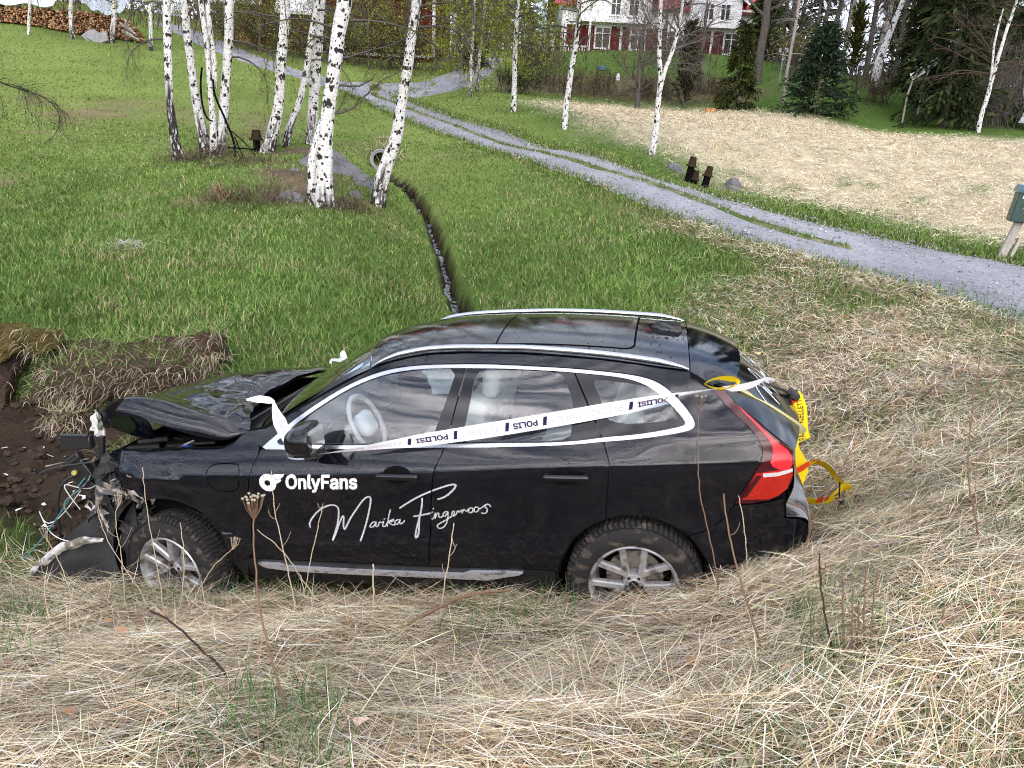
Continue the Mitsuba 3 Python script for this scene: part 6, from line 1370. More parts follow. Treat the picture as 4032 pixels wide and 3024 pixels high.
put('distant_conifers', mc_.mesh(), 'far_needles', False); scene['far_needles'] = diffuse((.022, .03, .016)); lab('distant_conifers', 'dark far-off conifers mixed into the leafless wood', 'wood', kind='stuff')
# low scrub along the edge of the wood
P = scatter(6000, -60, 60, 44, 70, lambda x, y: np.ones_like(x) * smooth01(43, 52, y + np.abs(x - 5) * .15), False); n = len(P)
put('scrub', (lambda v, f, c: (v, f))(*blades(P, rng.uniform(.6, 2.2, n), .05, rng.uniform(.0, .4, n), pick(n, (.1, .1, .1)), 3, droop=.3)), 'twig_brown', False)
lab('scrub', 'leafless scrub along the edge of the wood', 'scrub', kind='stuff')
# ---------------------------------------------------------------- farm buildings
scene['red_paint'] = diffuse(mikit.proc(lambda p, n, uv: mikit.mix((.13, .020, .02), (.085, .015, .016), mikit.fbm(p.x * 6, p.y * 6, p.z * 1.5, 3))))
scene['barn_red'] = diffuse(mikit.proc(lambda p, n, uv: mikit.mix((.085, .014, .013), (.05, .010, .011), mikit.fbm(p.x * 6, p.y * 6, p.z * 1.5, 3))))
scene['white_paint'] = diffuse((.70, .70, .71)); scene['roof_red'] = prin((.33, .045, .045), .5); scene['pane_dark'] = prin((.02, .022, .025), .25, specular=.25)
scene['ochre_paint'] = diffuse((.42, .23, .06)); scene['stone_grey'] = diffuse(mikit.proc(lambda p, n, uv: mikit.mix((.14, .14, .145), (.36, .355, .35), mikit.fbm(p.x * 5, p.y * 5, p.z * 5, 4))))
scene['boulder_stone'] = {'type': 'bumpmap', 'arbitrary': diffuse(mikit.proc(lambda p, n, uv: mikit.mix(mikit.mix((.07, .072, .08), (.24, .235, .235), mikit.fbm(p.x * 4, p.y * 4, p.z * 4, 4)), (.13, .13, .08), mikit.smoothstep(.58, .7, mikit.fbm(p.x * 2, p.y * 2, p.z * 2, 3)) * .5))), 'tex': mikit.proc(lambda p, n, uv: mikit.fbm(p.x * 14, p.y * 14, p.z * 14, 4), eps=.008), 'scale': .14}
scene['rusty'] = {'type': 'bumpmap', 'arbitrary': diffuse(mikit.proc(lambda p, n, uv: mikit.mix((.022, .014, .011), (.05, .033, .022), mikit.fbm(p.x * 12, p.y * 12, p.z * 12, 3)))), 'tex': mikit.proc(lambda p, n, uv: mikit.fbm(p.x * 40, p.y * 40, p.z * 40, 2)), 'scale': .01}
scene['wood_grey'] = diffuse(mikit.proc(lambda p, n, uv: mikit.mix((.30, .27, .235), (.46, .42, .37), mikit.fbm(p.x * 20, p.y * 20, p.z * 2, 3))))

HR = rotz(math.radians(2.0)); HO = np.array([8.8, 57.0, 6.3])
def hput(key, name, v, f, m, smooth=False, label=None, O=HO, R=HR): return part(key, name, (np.asarray(v) @ R.T + O, f), m, smooth, label)
H_ = lab('farmhouse', 'two-storey farmhouse, red boards below and white above, with red roof', 'house')
hput(H_, 'lower_wall', *box(13.0, 7.0, 3.4, (0, 3.6, .80)), 'red_paint'); hput(H_, 'upper_wall', *box(13.06, 7.06, 1.5, (0, 3.6, 3.25)), 'white_paint')
for k in range(108): hput(H_, 'board', *box(.09, .03, 2.3, (-6.42 + k * .12, .085, 1.35)), 'red_paint')
for x_ in (-6.5, -2.5, 3.7, 6.45): hput(H_, 'corner_board', *box(.16, .10, 2.6, (x_, .045, 1.25)), 'white_paint')
hput(H_, 'band_board', *box(13.2, .12, .16, (0, .03, 2.56)), 'white_paint')
def window(key, x, z, w, h, y=.05, O=HO, R=HR, cols=2):
    W_ = hput(key, 'window', *box(w, .04, h, (x, y, z)), 'pane_dark', O=O, R=R)
    for s in (-1, 1):
        part(W_, 'frame', (np.asarray(box(.11, .07, h + .2, (x + s * (w / 2 + .03), y - .02, z))[0]) @ R.T + O, box(1, 1, 1)[1]), 'white_paint')
        part(W_, 'frame', (np.asarray(box(w + .2, .08, .12, (x, y - .025, z + s * (h / 2 + .04)))[0]) @ R.T + O, box(1, 1, 1)[1]), 'white_paint')
    for k in range(1, cols): part(W_, 'mullion', (np.asarray(box(.07, .06, h, (x - w / 2 + k * w / cols, y - .015, z))[0]) @ R.T + O, box(1, 1, 1)[1]), 'white_paint')
    part(W_, 'crossbar', (np.asarray(box(w, .055, .05, (x, y - .012, z + h * .22))[0]) @ R.T + O, box(1, 1, 1)[1]), 'white_paint')
for x_ in (-3.75, -1.35, 1.2, 5.05): window(H_, x_, 1.75, .95, 1.25)
for x_ in (-3.1, -1.9, 3.1, 4.2): window(H_, x_, 3.55, .62, .95, y=-.80)
def gable(x0, x1, z0, zt, y0=-.78, depth=3.0):
    w = (x1 - x0) / 2; xm = (x0 + x1) / 2
    poly = sg.Polygon([(x0, z0), (x1, z0), (x1, z0 + 1.75), (xm, zt), (x0, z0 + 1.75)])
    m = trimesh.creation.extrude_polygon(poly, depth, engine='earcut'); v = np.stack([m.vertices[:, 0], y0 + m.vertices[:, 2], m.vertices[:, 1]], 1)
    hput(H_, 'gable', v, m.faces[:, ::-1], 'white_paint')
    for s in (-1, 1):
        a = np.array([xm, zt + .06]); b = np.array([xm + s * (w + .45), z0 + 1.75 - .45 * (zt - z0 - 1.75) / w])
        n_ = np.array([-(b - a)[1], (b - a)[0]]); n_ /= np.linalg.norm(n_); n_ *= np.sign(n_[1])
        for nm, th, yy0, yy1, mat in (('barge_board', .20, y0 - .32, y0 - .26, 'white_paint'), ('gable_roof', .08, y0 - .30, y0 + depth + 1, 'roof_red')):
            o = n_ * (.06 if nm == 'gable_roof' else -.10)
            q = [a + o, b + o, b + o + n_ * th, a + o + n_ * th]
            m = trimesh.creation.extrude_polygon(sg.Polygon(q), yy1 - yy0, engine='earcut'); v = np.stack([m.vertices[:, 0], yy0 + m.vertices[:, 2], m.vertices[:, 1]], 1)
            hput(H_, nm, v, m.faces[:, ::-1], mat)
gable(1.9, 5.3, 2.62, 5.5); gable(-5.4, -.7, 2.62, 6.0)
for s in (-1, 1):
    v, f = box(14.2, 5.2, .10, (0, s * 2.45, 0)); v = v @ rotx(s * -.70).T + [0, 3.6 + s * .0, 5.05]
    v = np.asarray(box(14.2, 5.4, .10)[0]) @ rotx(math.radians(38) * (1 if s < 0 else -1)).T + [0, 3.6 + s * 2.05, 5.25]
    RF = hput(H_, 'roof', v, f, 'roof_red')
for k in range(24):
    v = np.asarray(box(.04, 5.4, .05, (-6.9 + k * .6, 0, .07))[0]) @ rotx(math.radians(38)).T + [0, 3.6 - 2.05, 5.25]
    part(H_ + '__roof', 'seam', (v @ HR.T + HO, f), 'roof_red')
hput(H_, 'gutter', *tube([(5.3, -.62, 3.72), (7.1, -.62, 3.68)], .07, 8), 'white_paint')
hput(H_, 'downpipe', *tube([(7.0, -.6, 3.68), (6.95, -.5, 3.5), (6.6, -.02, 3.2), (6.56, -.06, 1.0), (6.56, -.06, .0), (6.50, -.2, -.35)], .06, 8), 'white_paint')
for x_ in (-6.4, -4.8): hput(H_, 'porch_post', *box(.14, .14, 3.0, (x_, -1.4, 1.6)), 'white_paint')
hput(H_, 'porch_rail', *box(1.6, .06, .10, (-5.6, -1.4, 1.0)), 'white_paint')
for k in range(9): hput(H_, 'baluster', *box(.05, .05, .8, (-6.3 + k * .18, -1.4, .6)), 'white_paint')
# red barn, small shed, ochre shed
def shed(key, label, cx, cy, L, D, h, ang, zb, mat, roof_h, roofm='roof_red', corners=True, boards=0, cat='barn', base=True):
    lab(key, label, cat); R = rotz(math.radians(ang)); O = np.array([cx, cy, zb]); pp = lambda nm, v, f, m: part(key, nm, (np.asarray(v) @ R.T + O, f), m)
    pp('wall', *box(L, D, h + 1.5, (0, 0, h / 2 - .75)), mat)
    for k in range(boards): pp('board', *box(L / boards * .8, .03, h - .3, (-L / 2 + (k + .5) * L / boards, -D / 2 - .012, h / 2 + .1)), mat)
    if corners:
        for s in (-1, 1): pp('corner_board', *box(.18, .12, h, (s * L / 2, -D / 2 - .03, h / 2)), 'white_paint')
    if base: pp('plinth_board', *box(L + .1, .10, .14, (0, -D / 2 - .04, .05)), 'white_paint')
    poly = sg.Polygon([(-D / 2 - .5, h - .2), (0, h + roof_h), (D / 2 + .5, h - .2), (D / 2 + .5, h - .08), (0, h + roof_h + .14), (-D / 2 - .5, h - .08)])
    m = trimesh.creation.extrude_polygon(poly, L + .8, engine='earcut'); v = np.stack([m.vertices[:, 2] - L / 2 - .4, m.vertices[:, 0], m.vertices[:, 1]], 1)
    pp('roof', v, m.faces, roofm); pp('eaves_board', *box(L + .8, .05, .18, (0, -D / 2 - .53, h - .2)), 'white_paint')
    return key, R, O
K_, R_, O_ = shed('red_barn', 'long dark red barn behind the birches with white corner board', -9.0, 53.4, 7.2, 6, 3.6, -4, 5.75, 'barn_red', 2.4, boards=60)
K_, R_, O_ = shed('red_shed', 'small red shed with pale roof edge left of the barn', -14.0, 51.5, 1.7, 2.4, 1.75, 8, 6.3, 'red_paint', .7, 'white_paint', boards=14, cat='shed')
shed('ochre_shed', 'ochre yellow shed half hidden by grey bushes', -17.4, 52.6, 2.0, 3, 1.9, 0, 6.7, 'ochre_paint', .9, boards=16, corners=False, cat='shed', base=False)
shed('red_outbuilding', 'dark red outbuilding standing behind the ochre shed', -15.2, 57, 5.0, 4, 2.9, 0, 7.0, 'red_paint', 1.4, boards=0, cat='outbuilding')

# ---------------------------------------------------------------- woodpile
lab('woodpile', 'long stack of split firewood at the edge of the lawn', 'woodpile')
scene['log_end'] = diffuse(mikit.proc(lambda p, n, uv: mikit.mix((.36, .20, .10), (.20, .10, .05), mikit.fbm(p.x * 9, p.y * 9, p.z * 9, 3)))); scene['log_end_pale'] = diffuse((.48, .30, .17)); scene['log_end_dark'] = diffuse((.14, .075, .045)); scene['log_bark'] = diffuse((.42, .39, .35))
rg = np.random.default_rng(8)
_wt = PchipInterpolator([-28.5, -25.7, -22.0, -20.5, -19.75, -19.45], [6.62, 6.5, 6.43, 6.27, 5.85, 5.3]); wline = lambda x: 41.2 + (x + 26) * .12
cells = []
for r_ in range(18):
    for x in np.arange(-28.4, -19.4, .115):
        xx = x + (r_ % 2) * .057 + rg.normal(0, .012); gzz = float(gz(np.array([xx]), np.array([wline(xx)]))[0]); z = gzz + .14 + r_ * .098 + rg.normal(0, .012)
        if z < float(_wt(xx)): cells.append((xx, wline(xx), z))
cells.sort(key=lambda q: -q[0]); stuff = MB()
for k, (x, y, z) in enumerate(cells):
    n_ = rg.integers(3, 7); a = np.sort(rg.uniform(0, 2 * np.pi, n_) * .25 + np.linspace(0, 2 * np.pi, n_, endpoint=False)); r_ = .060 * rg.uniform(.8, 1.08)
    pr = np.stack([r_ * np.cos(a), 0 * a, r_ * np.sin(a)], 1); yo = rg.uniform(-.05, .05)
    v = np.vstack([pr + [x, y + yo, z], pr + [x, y + .5 + yo, z]]); i = np.arange(n_); j = (i + 1) % n_
    f = np.vstack([np.stack([i, j, j + n_], 1), np.stack([i, j + n_, i + n_], 1), [[0, q + 1, q] for q in range(1, n_ - 1)]])
    if k < 300: part('woodpile', 'log', (v, f), ('log_end', 'log_end_pale', 'log_end_dark')[rg.integers(0, 3)])
    else: stuff.add(v, f, (np.array([(.36, .20, .10), (.48, .30, .17), (.14, .075, .045)])[rg.integers(0, 3)]) * rg.uniform(.7, 1.2))
put('woodpile__log_stack', stuff.mesh(), 'blade', False, color=stuff.col()); lab('woodpile__log_stack', kind='stuff')
m = MB()
for k in range(9):
    x = -19.75 + rg.uniform(-.2, .25); z = 5.25 + k * .085
    m.add(*tube([(x - .45 + k * .0, 41.6, z + .25), (x + .35 - k * .07, 41.3, z)], .045, 6))
put('woodpile__bark_slab', m.mesh(), 'log_bark', False)
lab('tarpaulin', 'pale blue-grey tarpaulin lying over the left of the woodpile', 'tarpaulin'); lab('tarpaulin_001', 'sagging grey tarpaulin with dark underside above the middle of the woodpile', 'tarpaulin')
scene['tarp'] = prin((.50, .54, .60), .5)
for key, x0, x1, z0, z1, sg_ in (('tarpaulin', -28.5, -23.4, 6.60, 7.5, .05), ('tarpaulin_001', -22.2, -20.1, 6.62, 7.6, .35)):
    u, w = np.meshgrid(np.linspace(0, 1, 30), np.linspace(0, 1, 12)); X_ = x0 + (x1 - x0) * u; Z_ = z0 + (z1 - z0) * w - sg_ * np.sin(u * np.pi) * (1 - w) * (0 if sg_ < .1 else 1) + .08 * np.sin(u * 19 + w * 4) + (0 if sg_ < .1 else .3 * (1 - u) * (1 - w)); Y_ = wline(X_) + .0 + w * 1.3 + .1 * np.sin(u * 11)
    put(key, gridmesh(np.stack([X_, Y_, Z_], -1)), 'tarp', True)
for k, (px_, lean, l_) in enumerate(((-22.0 + .95, .5, 'tilted grey slab leaning against the woodpile, left one'), (-20.75, -.35, 'tilted grey slab leaning against the woodpile, right one'), (-21.35, .8, 'small board propped between the two grey slabs'))):
    z = float(gz(np.array([px_]), np.array([40.5]))[0]); v, f = box(.62 - .2 * (k == 2), .10, .55, (px_, 40.6, z + .22), roty(lean) @ rotx(-.5), .01)
    put(numbered('slab'), (v, f), 'stone_grey'); lab('slab' if k == 0 else f'slab_{k:03d}', l_, 'slab')
def rock(key, hull_pts, label, mat='boulder_stone', amp=.08, freq=2.2, seed=0, sub=3, cat='rock', group=None):
    h = trimesh.convex.convex_hull(np.array(hull_pts, float))
    for _ in range(sub): h = h.subdivide()
    trimesh.smoothing.filter_laplacian(h, iterations=10)
    v = np.array(h.vertices); c = v.mean(0); d = v - c; d /= np.linalg.norm(d, axis=1, keepdims=True)
    v = v + d * ((meshkit.fbm(v * freq, 4, seed) - .5) * 2.6 * amp + (meshkit.noise(v * freq * 2.3, seed + 3) > .5) * amp * .35)[:, None]
    put(key, (v, h.faces), mat, 50); lab(key, label, cat, group); return key
def lump(x, y, r, h, n=14, seed=0, sink=.3, sx=1.0, sy=1.0):
    rg = np.random.default_rng(seed); z = float(gz(np.array([x]), np.array([y]))[0]); a = rg.uniform(0, 2 * np.pi, n); q = rg.uniform(.5, 1, n)
    return [(x + r * sx * math.cos(t) * s_, y + r * sy * math.sin(t) * s_, z - sink * h + rg.uniform(0, 1.25) * h * (1.2 - s_)) for t, s_ in zip(a, q)] + [(x + r * sx * math.cos(t), y + r * sy * math.sin(t), z - sink * h) for t in np.linspace(0, 2 * np.pi, 7)[:-1]] + [(x + rg.normal(0, .15) * r, y, z + h)]
rock('stone', lump(-22.6, 40.3, .28, .35, seed=3), 'pale stone at the foot of the woodpile', seed=5, cat='stone')
# ---------------------------------------------------------------- the clump of birches: boulder, stones, rusty pots, iron
rock('boulder', [(-4.86, 17.3, .72), (-4.7, 17.9, .3), (-4.52, 17.5, 1.16), (-4.2, 17.6, 1.10), (-3.8, 17.4, .82), (-3.3, 17.2, .52), (-3.12, 17.1, .18), (-3.5, 16.7, .1), (-4.0, 16.7, .1), (-4.7, 16.9, .45), (-4.3, 18.6, .2), (-3.3, 18.2, .1)], 'big grey wedge-shaped boulder behind the nearest birches', seed=2, amp=.10, freq=1.8, cat='boulder')
rock('rock', lump(-3.35, 16.9, .40, .42, seed=9), 'rounded grey rock between the boulder and the leaning birch', seed=4)
rock('rock_001', lump(-3.3, 15.6, .24, .22, seed=11), 'small pale rock just right of the thickest birch', seed=6)
rock('rock_002', lump(-4.35, 14.85, .42, .20, seed=13, sx=1.3), 'flat grey rock left of the thickest birch', seed=7)
rock('rock_003', lump(-4.75, 16.6, .30, .26, seed=15), 'low rock at the left foot of the boulder', seed=8)
def pot_post(x, y, hp, tilt, label, cap=1.0, group=None):
    key = numbered('capped_post'); lab(key, label, 'capped post', group); z = float(gz(np.array([x]), np.array([y]))[0]) - .05
    R = roty(tilt); pr = [(.0, 0), (.105, 0), (.105, hp), (0, hp)]
    def L_(pr, at, m, nm, n=20):
        a = np.linspace(0, 2 * np.pi, n, endpoint=False); p = np.array(pr); v = np.stack([p[:, 0, None] * np.cos(a), p[:, 0, None] * np.sin(a), np.repeat(p[:, 1, None], n, 1)], -1).reshape(-1, 3)
        i, j = np.meshgrid(np.arange(len(p) - 1), np.arange(n), indexing='ij'); q = np.stack([i * n + j, i * n + (j + 1) % n, (i + 1) * n + (j + 1) % n, (i + 1) * n + j], -1).reshape(-1, 4)
        part(key, nm, (v @ R.T + [x, y, z], q), m, 35)
    L_([(0, 0), (.085, 0), (.085, hp), (0, hp)], 0, 'black_matt', 'post'); h0 = hp - .10
    L_([(.09, h0 + .02), (.17 * cap, h0), (.175 * cap, h0 + .025), (.135 * cap, h0 + .05), (.125 * cap, h0 + .06), (.10 * cap, h0 + .22), (.092 * cap, h0 + .245), (.055, h0 + .25), (.05, h0 + .24), (0, h0 + .24)], 0, 'rusty', 'cap')
GP = 'black posts with rusty caps beside the driveway'
pot_post(4.20, 20.2, .52, .16, 'taller left black post with rusty bucket-shaped cap beside the driveway', .8, group=GP); pot_post(4.36, 20.2, .22, .14, 'short black post with rusty cap between two taller ones', .76, group=GP); pot_post(4.50, 19.6, .48, .17, 'right black post with rusty cap nearest the grey boulder', .76, group=GP)
pot_post(-6.63, 20.0, .42, .0, 'rusty capped post in the clump of birches', 1.0); pot_post(-6.42, 20.5, .42, .12, 'rusty capped post half hidden by a birch trunk', .9)
rock('boulder_001', lump(5.15, 19.2, .44, .44, seed=21, sx=1.05), 'blue-grey boulder on the verge right of the black posts', seed=12, cat='boulder')
rock('boulder_002', lump(3.85, 20.3, .42, .32, seed=23), 'mossy boulder overgrown with dead grass left of the black posts', seed=13, cat='boulder')
key = lab('bent_iron', 'bent black iron rods of an old implement among the birches', 'scrap iron')
for pts, r_ in (([(-7.22, 19.0, 2.5), (-7.22, 19.0, 2.21), (-7.14, 19.0, 1.96), (-6.89, 19.05, 1.25), (-6.88, 19.1, .80)], .024), ([(-6.96, 19.0, 1.42), (-6.7, 19.1, 1.2), (-6.4, 19.2, .82)], .014), ([(-6.83, 19.05, 1.25), (-6.67, 19.1, .78)], .014), ([(-7.5, 19.1, 2.75), (-7.57, 19.1, 2.2), (-7.5, 19.1, 1.7), (-7.33, 19.05, 1.58)], .022), ([(-7.0, 19, 1.0), (-6.3, 19.1, .98)], .02)):
    part(key, 'rod', tube(spline(pts, 4), r_, 6), 'black_matt', True)
# brush heaps and dead tussocks in the clump
def brush(x, y, r, h, label, seed, n=240, mat=((.10, .075, .055), (.16, .12, .085), (.07, .05, .04)), cat='brush heap', L=(.15, .5), wd=.012, name='brush_heap', lean=(.3, 1.0)):
    rg = np.random.default_rng(seed); P = np.stack([x + rg.normal(0, r * .5, n), y + rg.normal(0, r * .4, n)], 1)
    d = np.hypot(P[:, 0] - x, P[:, 1] - y) / r; m = MB().add(*blades(P, rg.uniform(*L, n), wd, rg.uniform(*lean, n), pick(n, *mat), 3, lift=rg.uniform(0, 1, n) * h * np.clip(1.1 - d, 0, 1), droop=rg.normal(.4, .4, n)))
    key = numbered(name); put(key, m.mesh(), 'blade', False, color=m.col()); lab(key, label, cat, kind='stuff')
brush(-7.4, 19.2, .9, .28, 'dark leaf litter and twigs round the foot of the twin stems', 1, 420); brush(-5.0, 15.0, .9, .16, 'dead brown bracken left of the thickest birch', 2, 420); brush(-3.2, 14.9, .45, .2, 'dark root plate and twigs right of the thickest birch', 3, 260); brush(-8.1, 18.9, .6, .12, 'litter round the foot of the leftmost birch', 4, 200)
brush(-5.75, 15.0, .28, .26, 'brown dead tussock on the lawn left of the clump', 5, 260, ((.22, .15, .10), (.30, .22, .15), (.14, .09, .06)), 'tussock', (.12, .3), .010, 'tussock', (.2, .8)); brush(-6.3, 18.0, 1.0, .10, 'fallen brushwood between the stems of the clump', 6, 300)
brush(-5.9, 11.6, .5, .06, 'pale patch of dead grass on the near lawn', 7, 260, ((.55, .50, .42), (.62, .58, .5), (.42, .37, .28)), 'dead grass', (.1, .25), .009, 'dead_tuft', (.7, 1.0))
# culvert
key = lab('culvert_pipe', 'round concrete culvert pipe opening into the drain', 'culvert'); cR = rotz(.25) @ rotx(-.12)
def ring(r0, r1, y0, y1, n=28):
    a = np.linspace(0, 2 * np.pi, n, endpoint=False); c_, s_ = np.cos(a), np.sin(a)
    V = np.stack([np.stack([r * c_, 0 * a + y, r * s_], 1) for r, y in ((r0, y1), (r0, y0), (r1, y0), (r1, y1))]); i, j = np.meshgrid(np.arange(3), np.arange(n), indexing='ij')
    return V.reshape(-1, 3), np.stack([i * n + j, i * n + (j + 1) % n, (i + 1) * n + (j + 1) % n, (i + 1) * n + j], -1).reshape(-1, 4)
cz = np.array([-3.66, 20.7, float(gz(np.array([-3.7]), np.array([20.0]))[0]) + .34])
v, f = ring(.19, .245, 0, 1.6); part(key, 'pipe', (v @ cR.T + cz, f), 'stone_grey', 35); v, f = ring(.235, .275, -.03, .10); part(key, 'collar', (v @ cR.T + cz, f), 'stone_grey', 35)
a = np.linspace(0, 2 * np.pi, 25)[:-1]; v = np.vstack([np.stack([.19 * np.cos(a), 0 * a + .9, .19 * np.sin(a)], 1), [[0, .9, 0]]]); part(key, 'bore_shade', (v @ cR.T + cz, [[i, (i + 1) % 24, 24] for i in range(24)]), 'black_matt')  # black disc set in the pipe, standing in for the darkness inside
rock('culvert_bank', [(-4.3, 21.6, .7), (-3.2, 21.6, .7), (-4.2, 21.7, 1.15), (-3.3, 21.7, 1.12), (-3.75, 21.6, 1.22), (-4.4, 22.6, 1.2), (-3.0, 22.6, 1.2), (-3.7, 22.9, 1.3)], 'grassy earth bank round the culvert pipe', 'bank_earth', .05, 3, 1, cat='earth bank')
scene['bank_earth'] = diffuse(mikit.proc(lambda p, n, uv: mikit.mix((.10, .13, .03), (.26, .21, .13), mikit.smoothstep(.4, .6, mikit.fbm(p.x * 6, p.y * 6, p.z * 6, 4)))))
brush(-3.72, 21.25, .55, .62, 'dead grass hanging over the culvert pipe', 8, 300, ((.34, .29, .18), (.16, .19, .06), (.42, .36, .25)), 'dead grass', (.1, .3), .02, 'dead_tuft', (.3, .9))
# ---------------------------------------------------------------- mailbox
key = lab('mailbox', 'dark green mailbox on a leaning wooden post at the right edge', 'mailbox'); MO = np.array([7.28, 11.65, float(gz(np.array([7.28]), np.array([11.65]))[0])])
MRt = rotz(-.35) @ roty(.10); mp_ = lambda v: np.asarray(v) @ MRt.T + MO
scene['mail_green'] = prin((.012, .042, .034), .35); scene['mail_lid'] = prin((.05, .12, .16), .22, metallic=.3)
v, f = box(.36, .28, .42, (.05, 0, .78), None, .012); part(key, 'box', (mp_(v), f), 'mail_green', 30)
poly = sg.Polygon([(-.15, .985), (.25, .985), (.25, 1.01), (.16, 1.075), (-.02, 1.085), (-.16, 1.03)]); m = trimesh.creation.extrude_polygon(sg.Polygon([(-.16, .985), (.17, .985), (.17, 1.03), (.06, 1.095), (-.05, 1.095), (-.16, 1.03)]), .40, engine='earcut')
part(key, 'lid', (mp_(np.stack([m.vertices[:, 2] - .15, m.vertices[:, 0], m.vertices[:, 1]], 1)), m.faces), 'mail_lid', 30)
v, f = box(.26, .006, .035, (.06, -.143, .925)); part(key, 'name_strip', (mp_(v), f), 'vinyl_white'); v, f = box(.018, .006, .07, (.0, -.143, .80), roty(.12)); part(key, 'sticker', (mp_(v), f), prin((.75, .72, .25), .5))
v, f = box(.10, .10, .72, (-.02, .0, .24), roty(.12), .006); part(key, 'post', (mp_(v), f), 'wood_grey'); v, f = box(.05, .09, .46, (.085, .03, .12), roty(.14), .004); part(key, 'brace', (mp_(v), f), 'wood_grey')
# white slatted boxes on poles by the big spruce, lamp post on the lawn mound, small garden things
def slat_box(x, y, z, tilt, label, pole):
    key = numbered('slatted_board'); lab(key, label, 'board', 'white slatted boards in front of the spruces')
    for k in range(3): v, f = box(.62, .05, .07, (0, 0, (k - 1) * .10), None); part(key, 'slat', (v @ roty(tilt).T + [x, y, z], f), 'white_paint')
    for s in (-1, 1): v, f = box(.05, .04, .32, (s * .24, .045, 0)); part(key, 'batten', (v @ roty(tilt).T + [x, y, z], f), 'white_paint')
    if pole: part(key, 'pole', tube([(x - .1, y + .05, z - .1), (x - .25, y + .05, z - .9), (x - .25, y + .05, float(gz(np.array([x]), np.array([y]))[0]) - .1)], .04, 6), 'wood_grey')
slat_box(17.0, 36.2, 4.85, -.62, 'lower white slatted board on a crooked pole', True); slat_box(17.7, 36.4, 5.32, -.62, 'upper white slatted board beside the big spruce', True)
z = float(gz(np.array([13.6]), np.array([44.5]))[0]); key = lab('garden_lamp', 'slim grey garden lamp with two lanterns on the lawn mound', 'lamp')
part(key, 'post', tube([(13.6, 44.5, z - .1), (13.6, 44.5, z + 1.5)], .035, 8), 'stone_grey')
for s in (-1, 1): part(key, 'lantern', box(.14, .14, .24, (13.6 + s * .18, 44.5, z + 1.55), None, .03), 'stone_grey'); part(key, 'arm', tube([(13.6, 44.5, z + 1.3), (13.6 + s * .18, 44.5, z + 1.45)], .02, 6), 'stone_grey')
lab('blue_basin', 'blue plastic basin on the grass below the house', 'basin'); z = float(gz(np.array([4.3]), np.array([47]))[0]); v, f = tube([(4.3, 47, z), (4.3, 47, z + .22)], [.2, .28], 14); put('blue_basin', (v, f), prin((.10, .22, .32), .5), 40)
lab('white_canister', 'small white canister on the grass bank below the house', 'canister'); z = float(gz(np.array([5.0]), np.array([45]))[0]); v, f = tube([(5.0, 45, z), (5.0, 45, z + .28), (5, 45, z + .30), (5, 45, z + .38)], [.11, .11, .05, .05], 12); put('white_canister', (v, f), 'white_paint', 40)
for k, x_ in enumerate((8.55, 8.8)):
    z = float(gz(np.array([x_]), np.array([38.2]))[0]); v, f = cushion(.2, .2, .18, (x_, 38.2, z + .06)); key = f'orange_toy' if k == 0 else f'orange_toy_{k:03d}'
    put(key, (v, f), diffuse((.60, .19, .06)), True); lab(key, ('left', 'right')[k] + ' one of two small orange things in the grass by the narrow spruce', 'small orange thing')
lab('dark_tarpaulin', 'pale blue sheet hung among the trees at the far right edge', 'tarpaulin'); u, w = np.meshgrid(np.linspace(0, 1, 10), np.linspace(0, 1, 14)); put('dark_tarpaulin', gridmesh(np.stack([22.9 + u * .8 + .15 * np.sin(w * 5), 38 + .2 * np.sin(u * 6), 3.1 + w * 1.7], -1)), 'tarp', True)
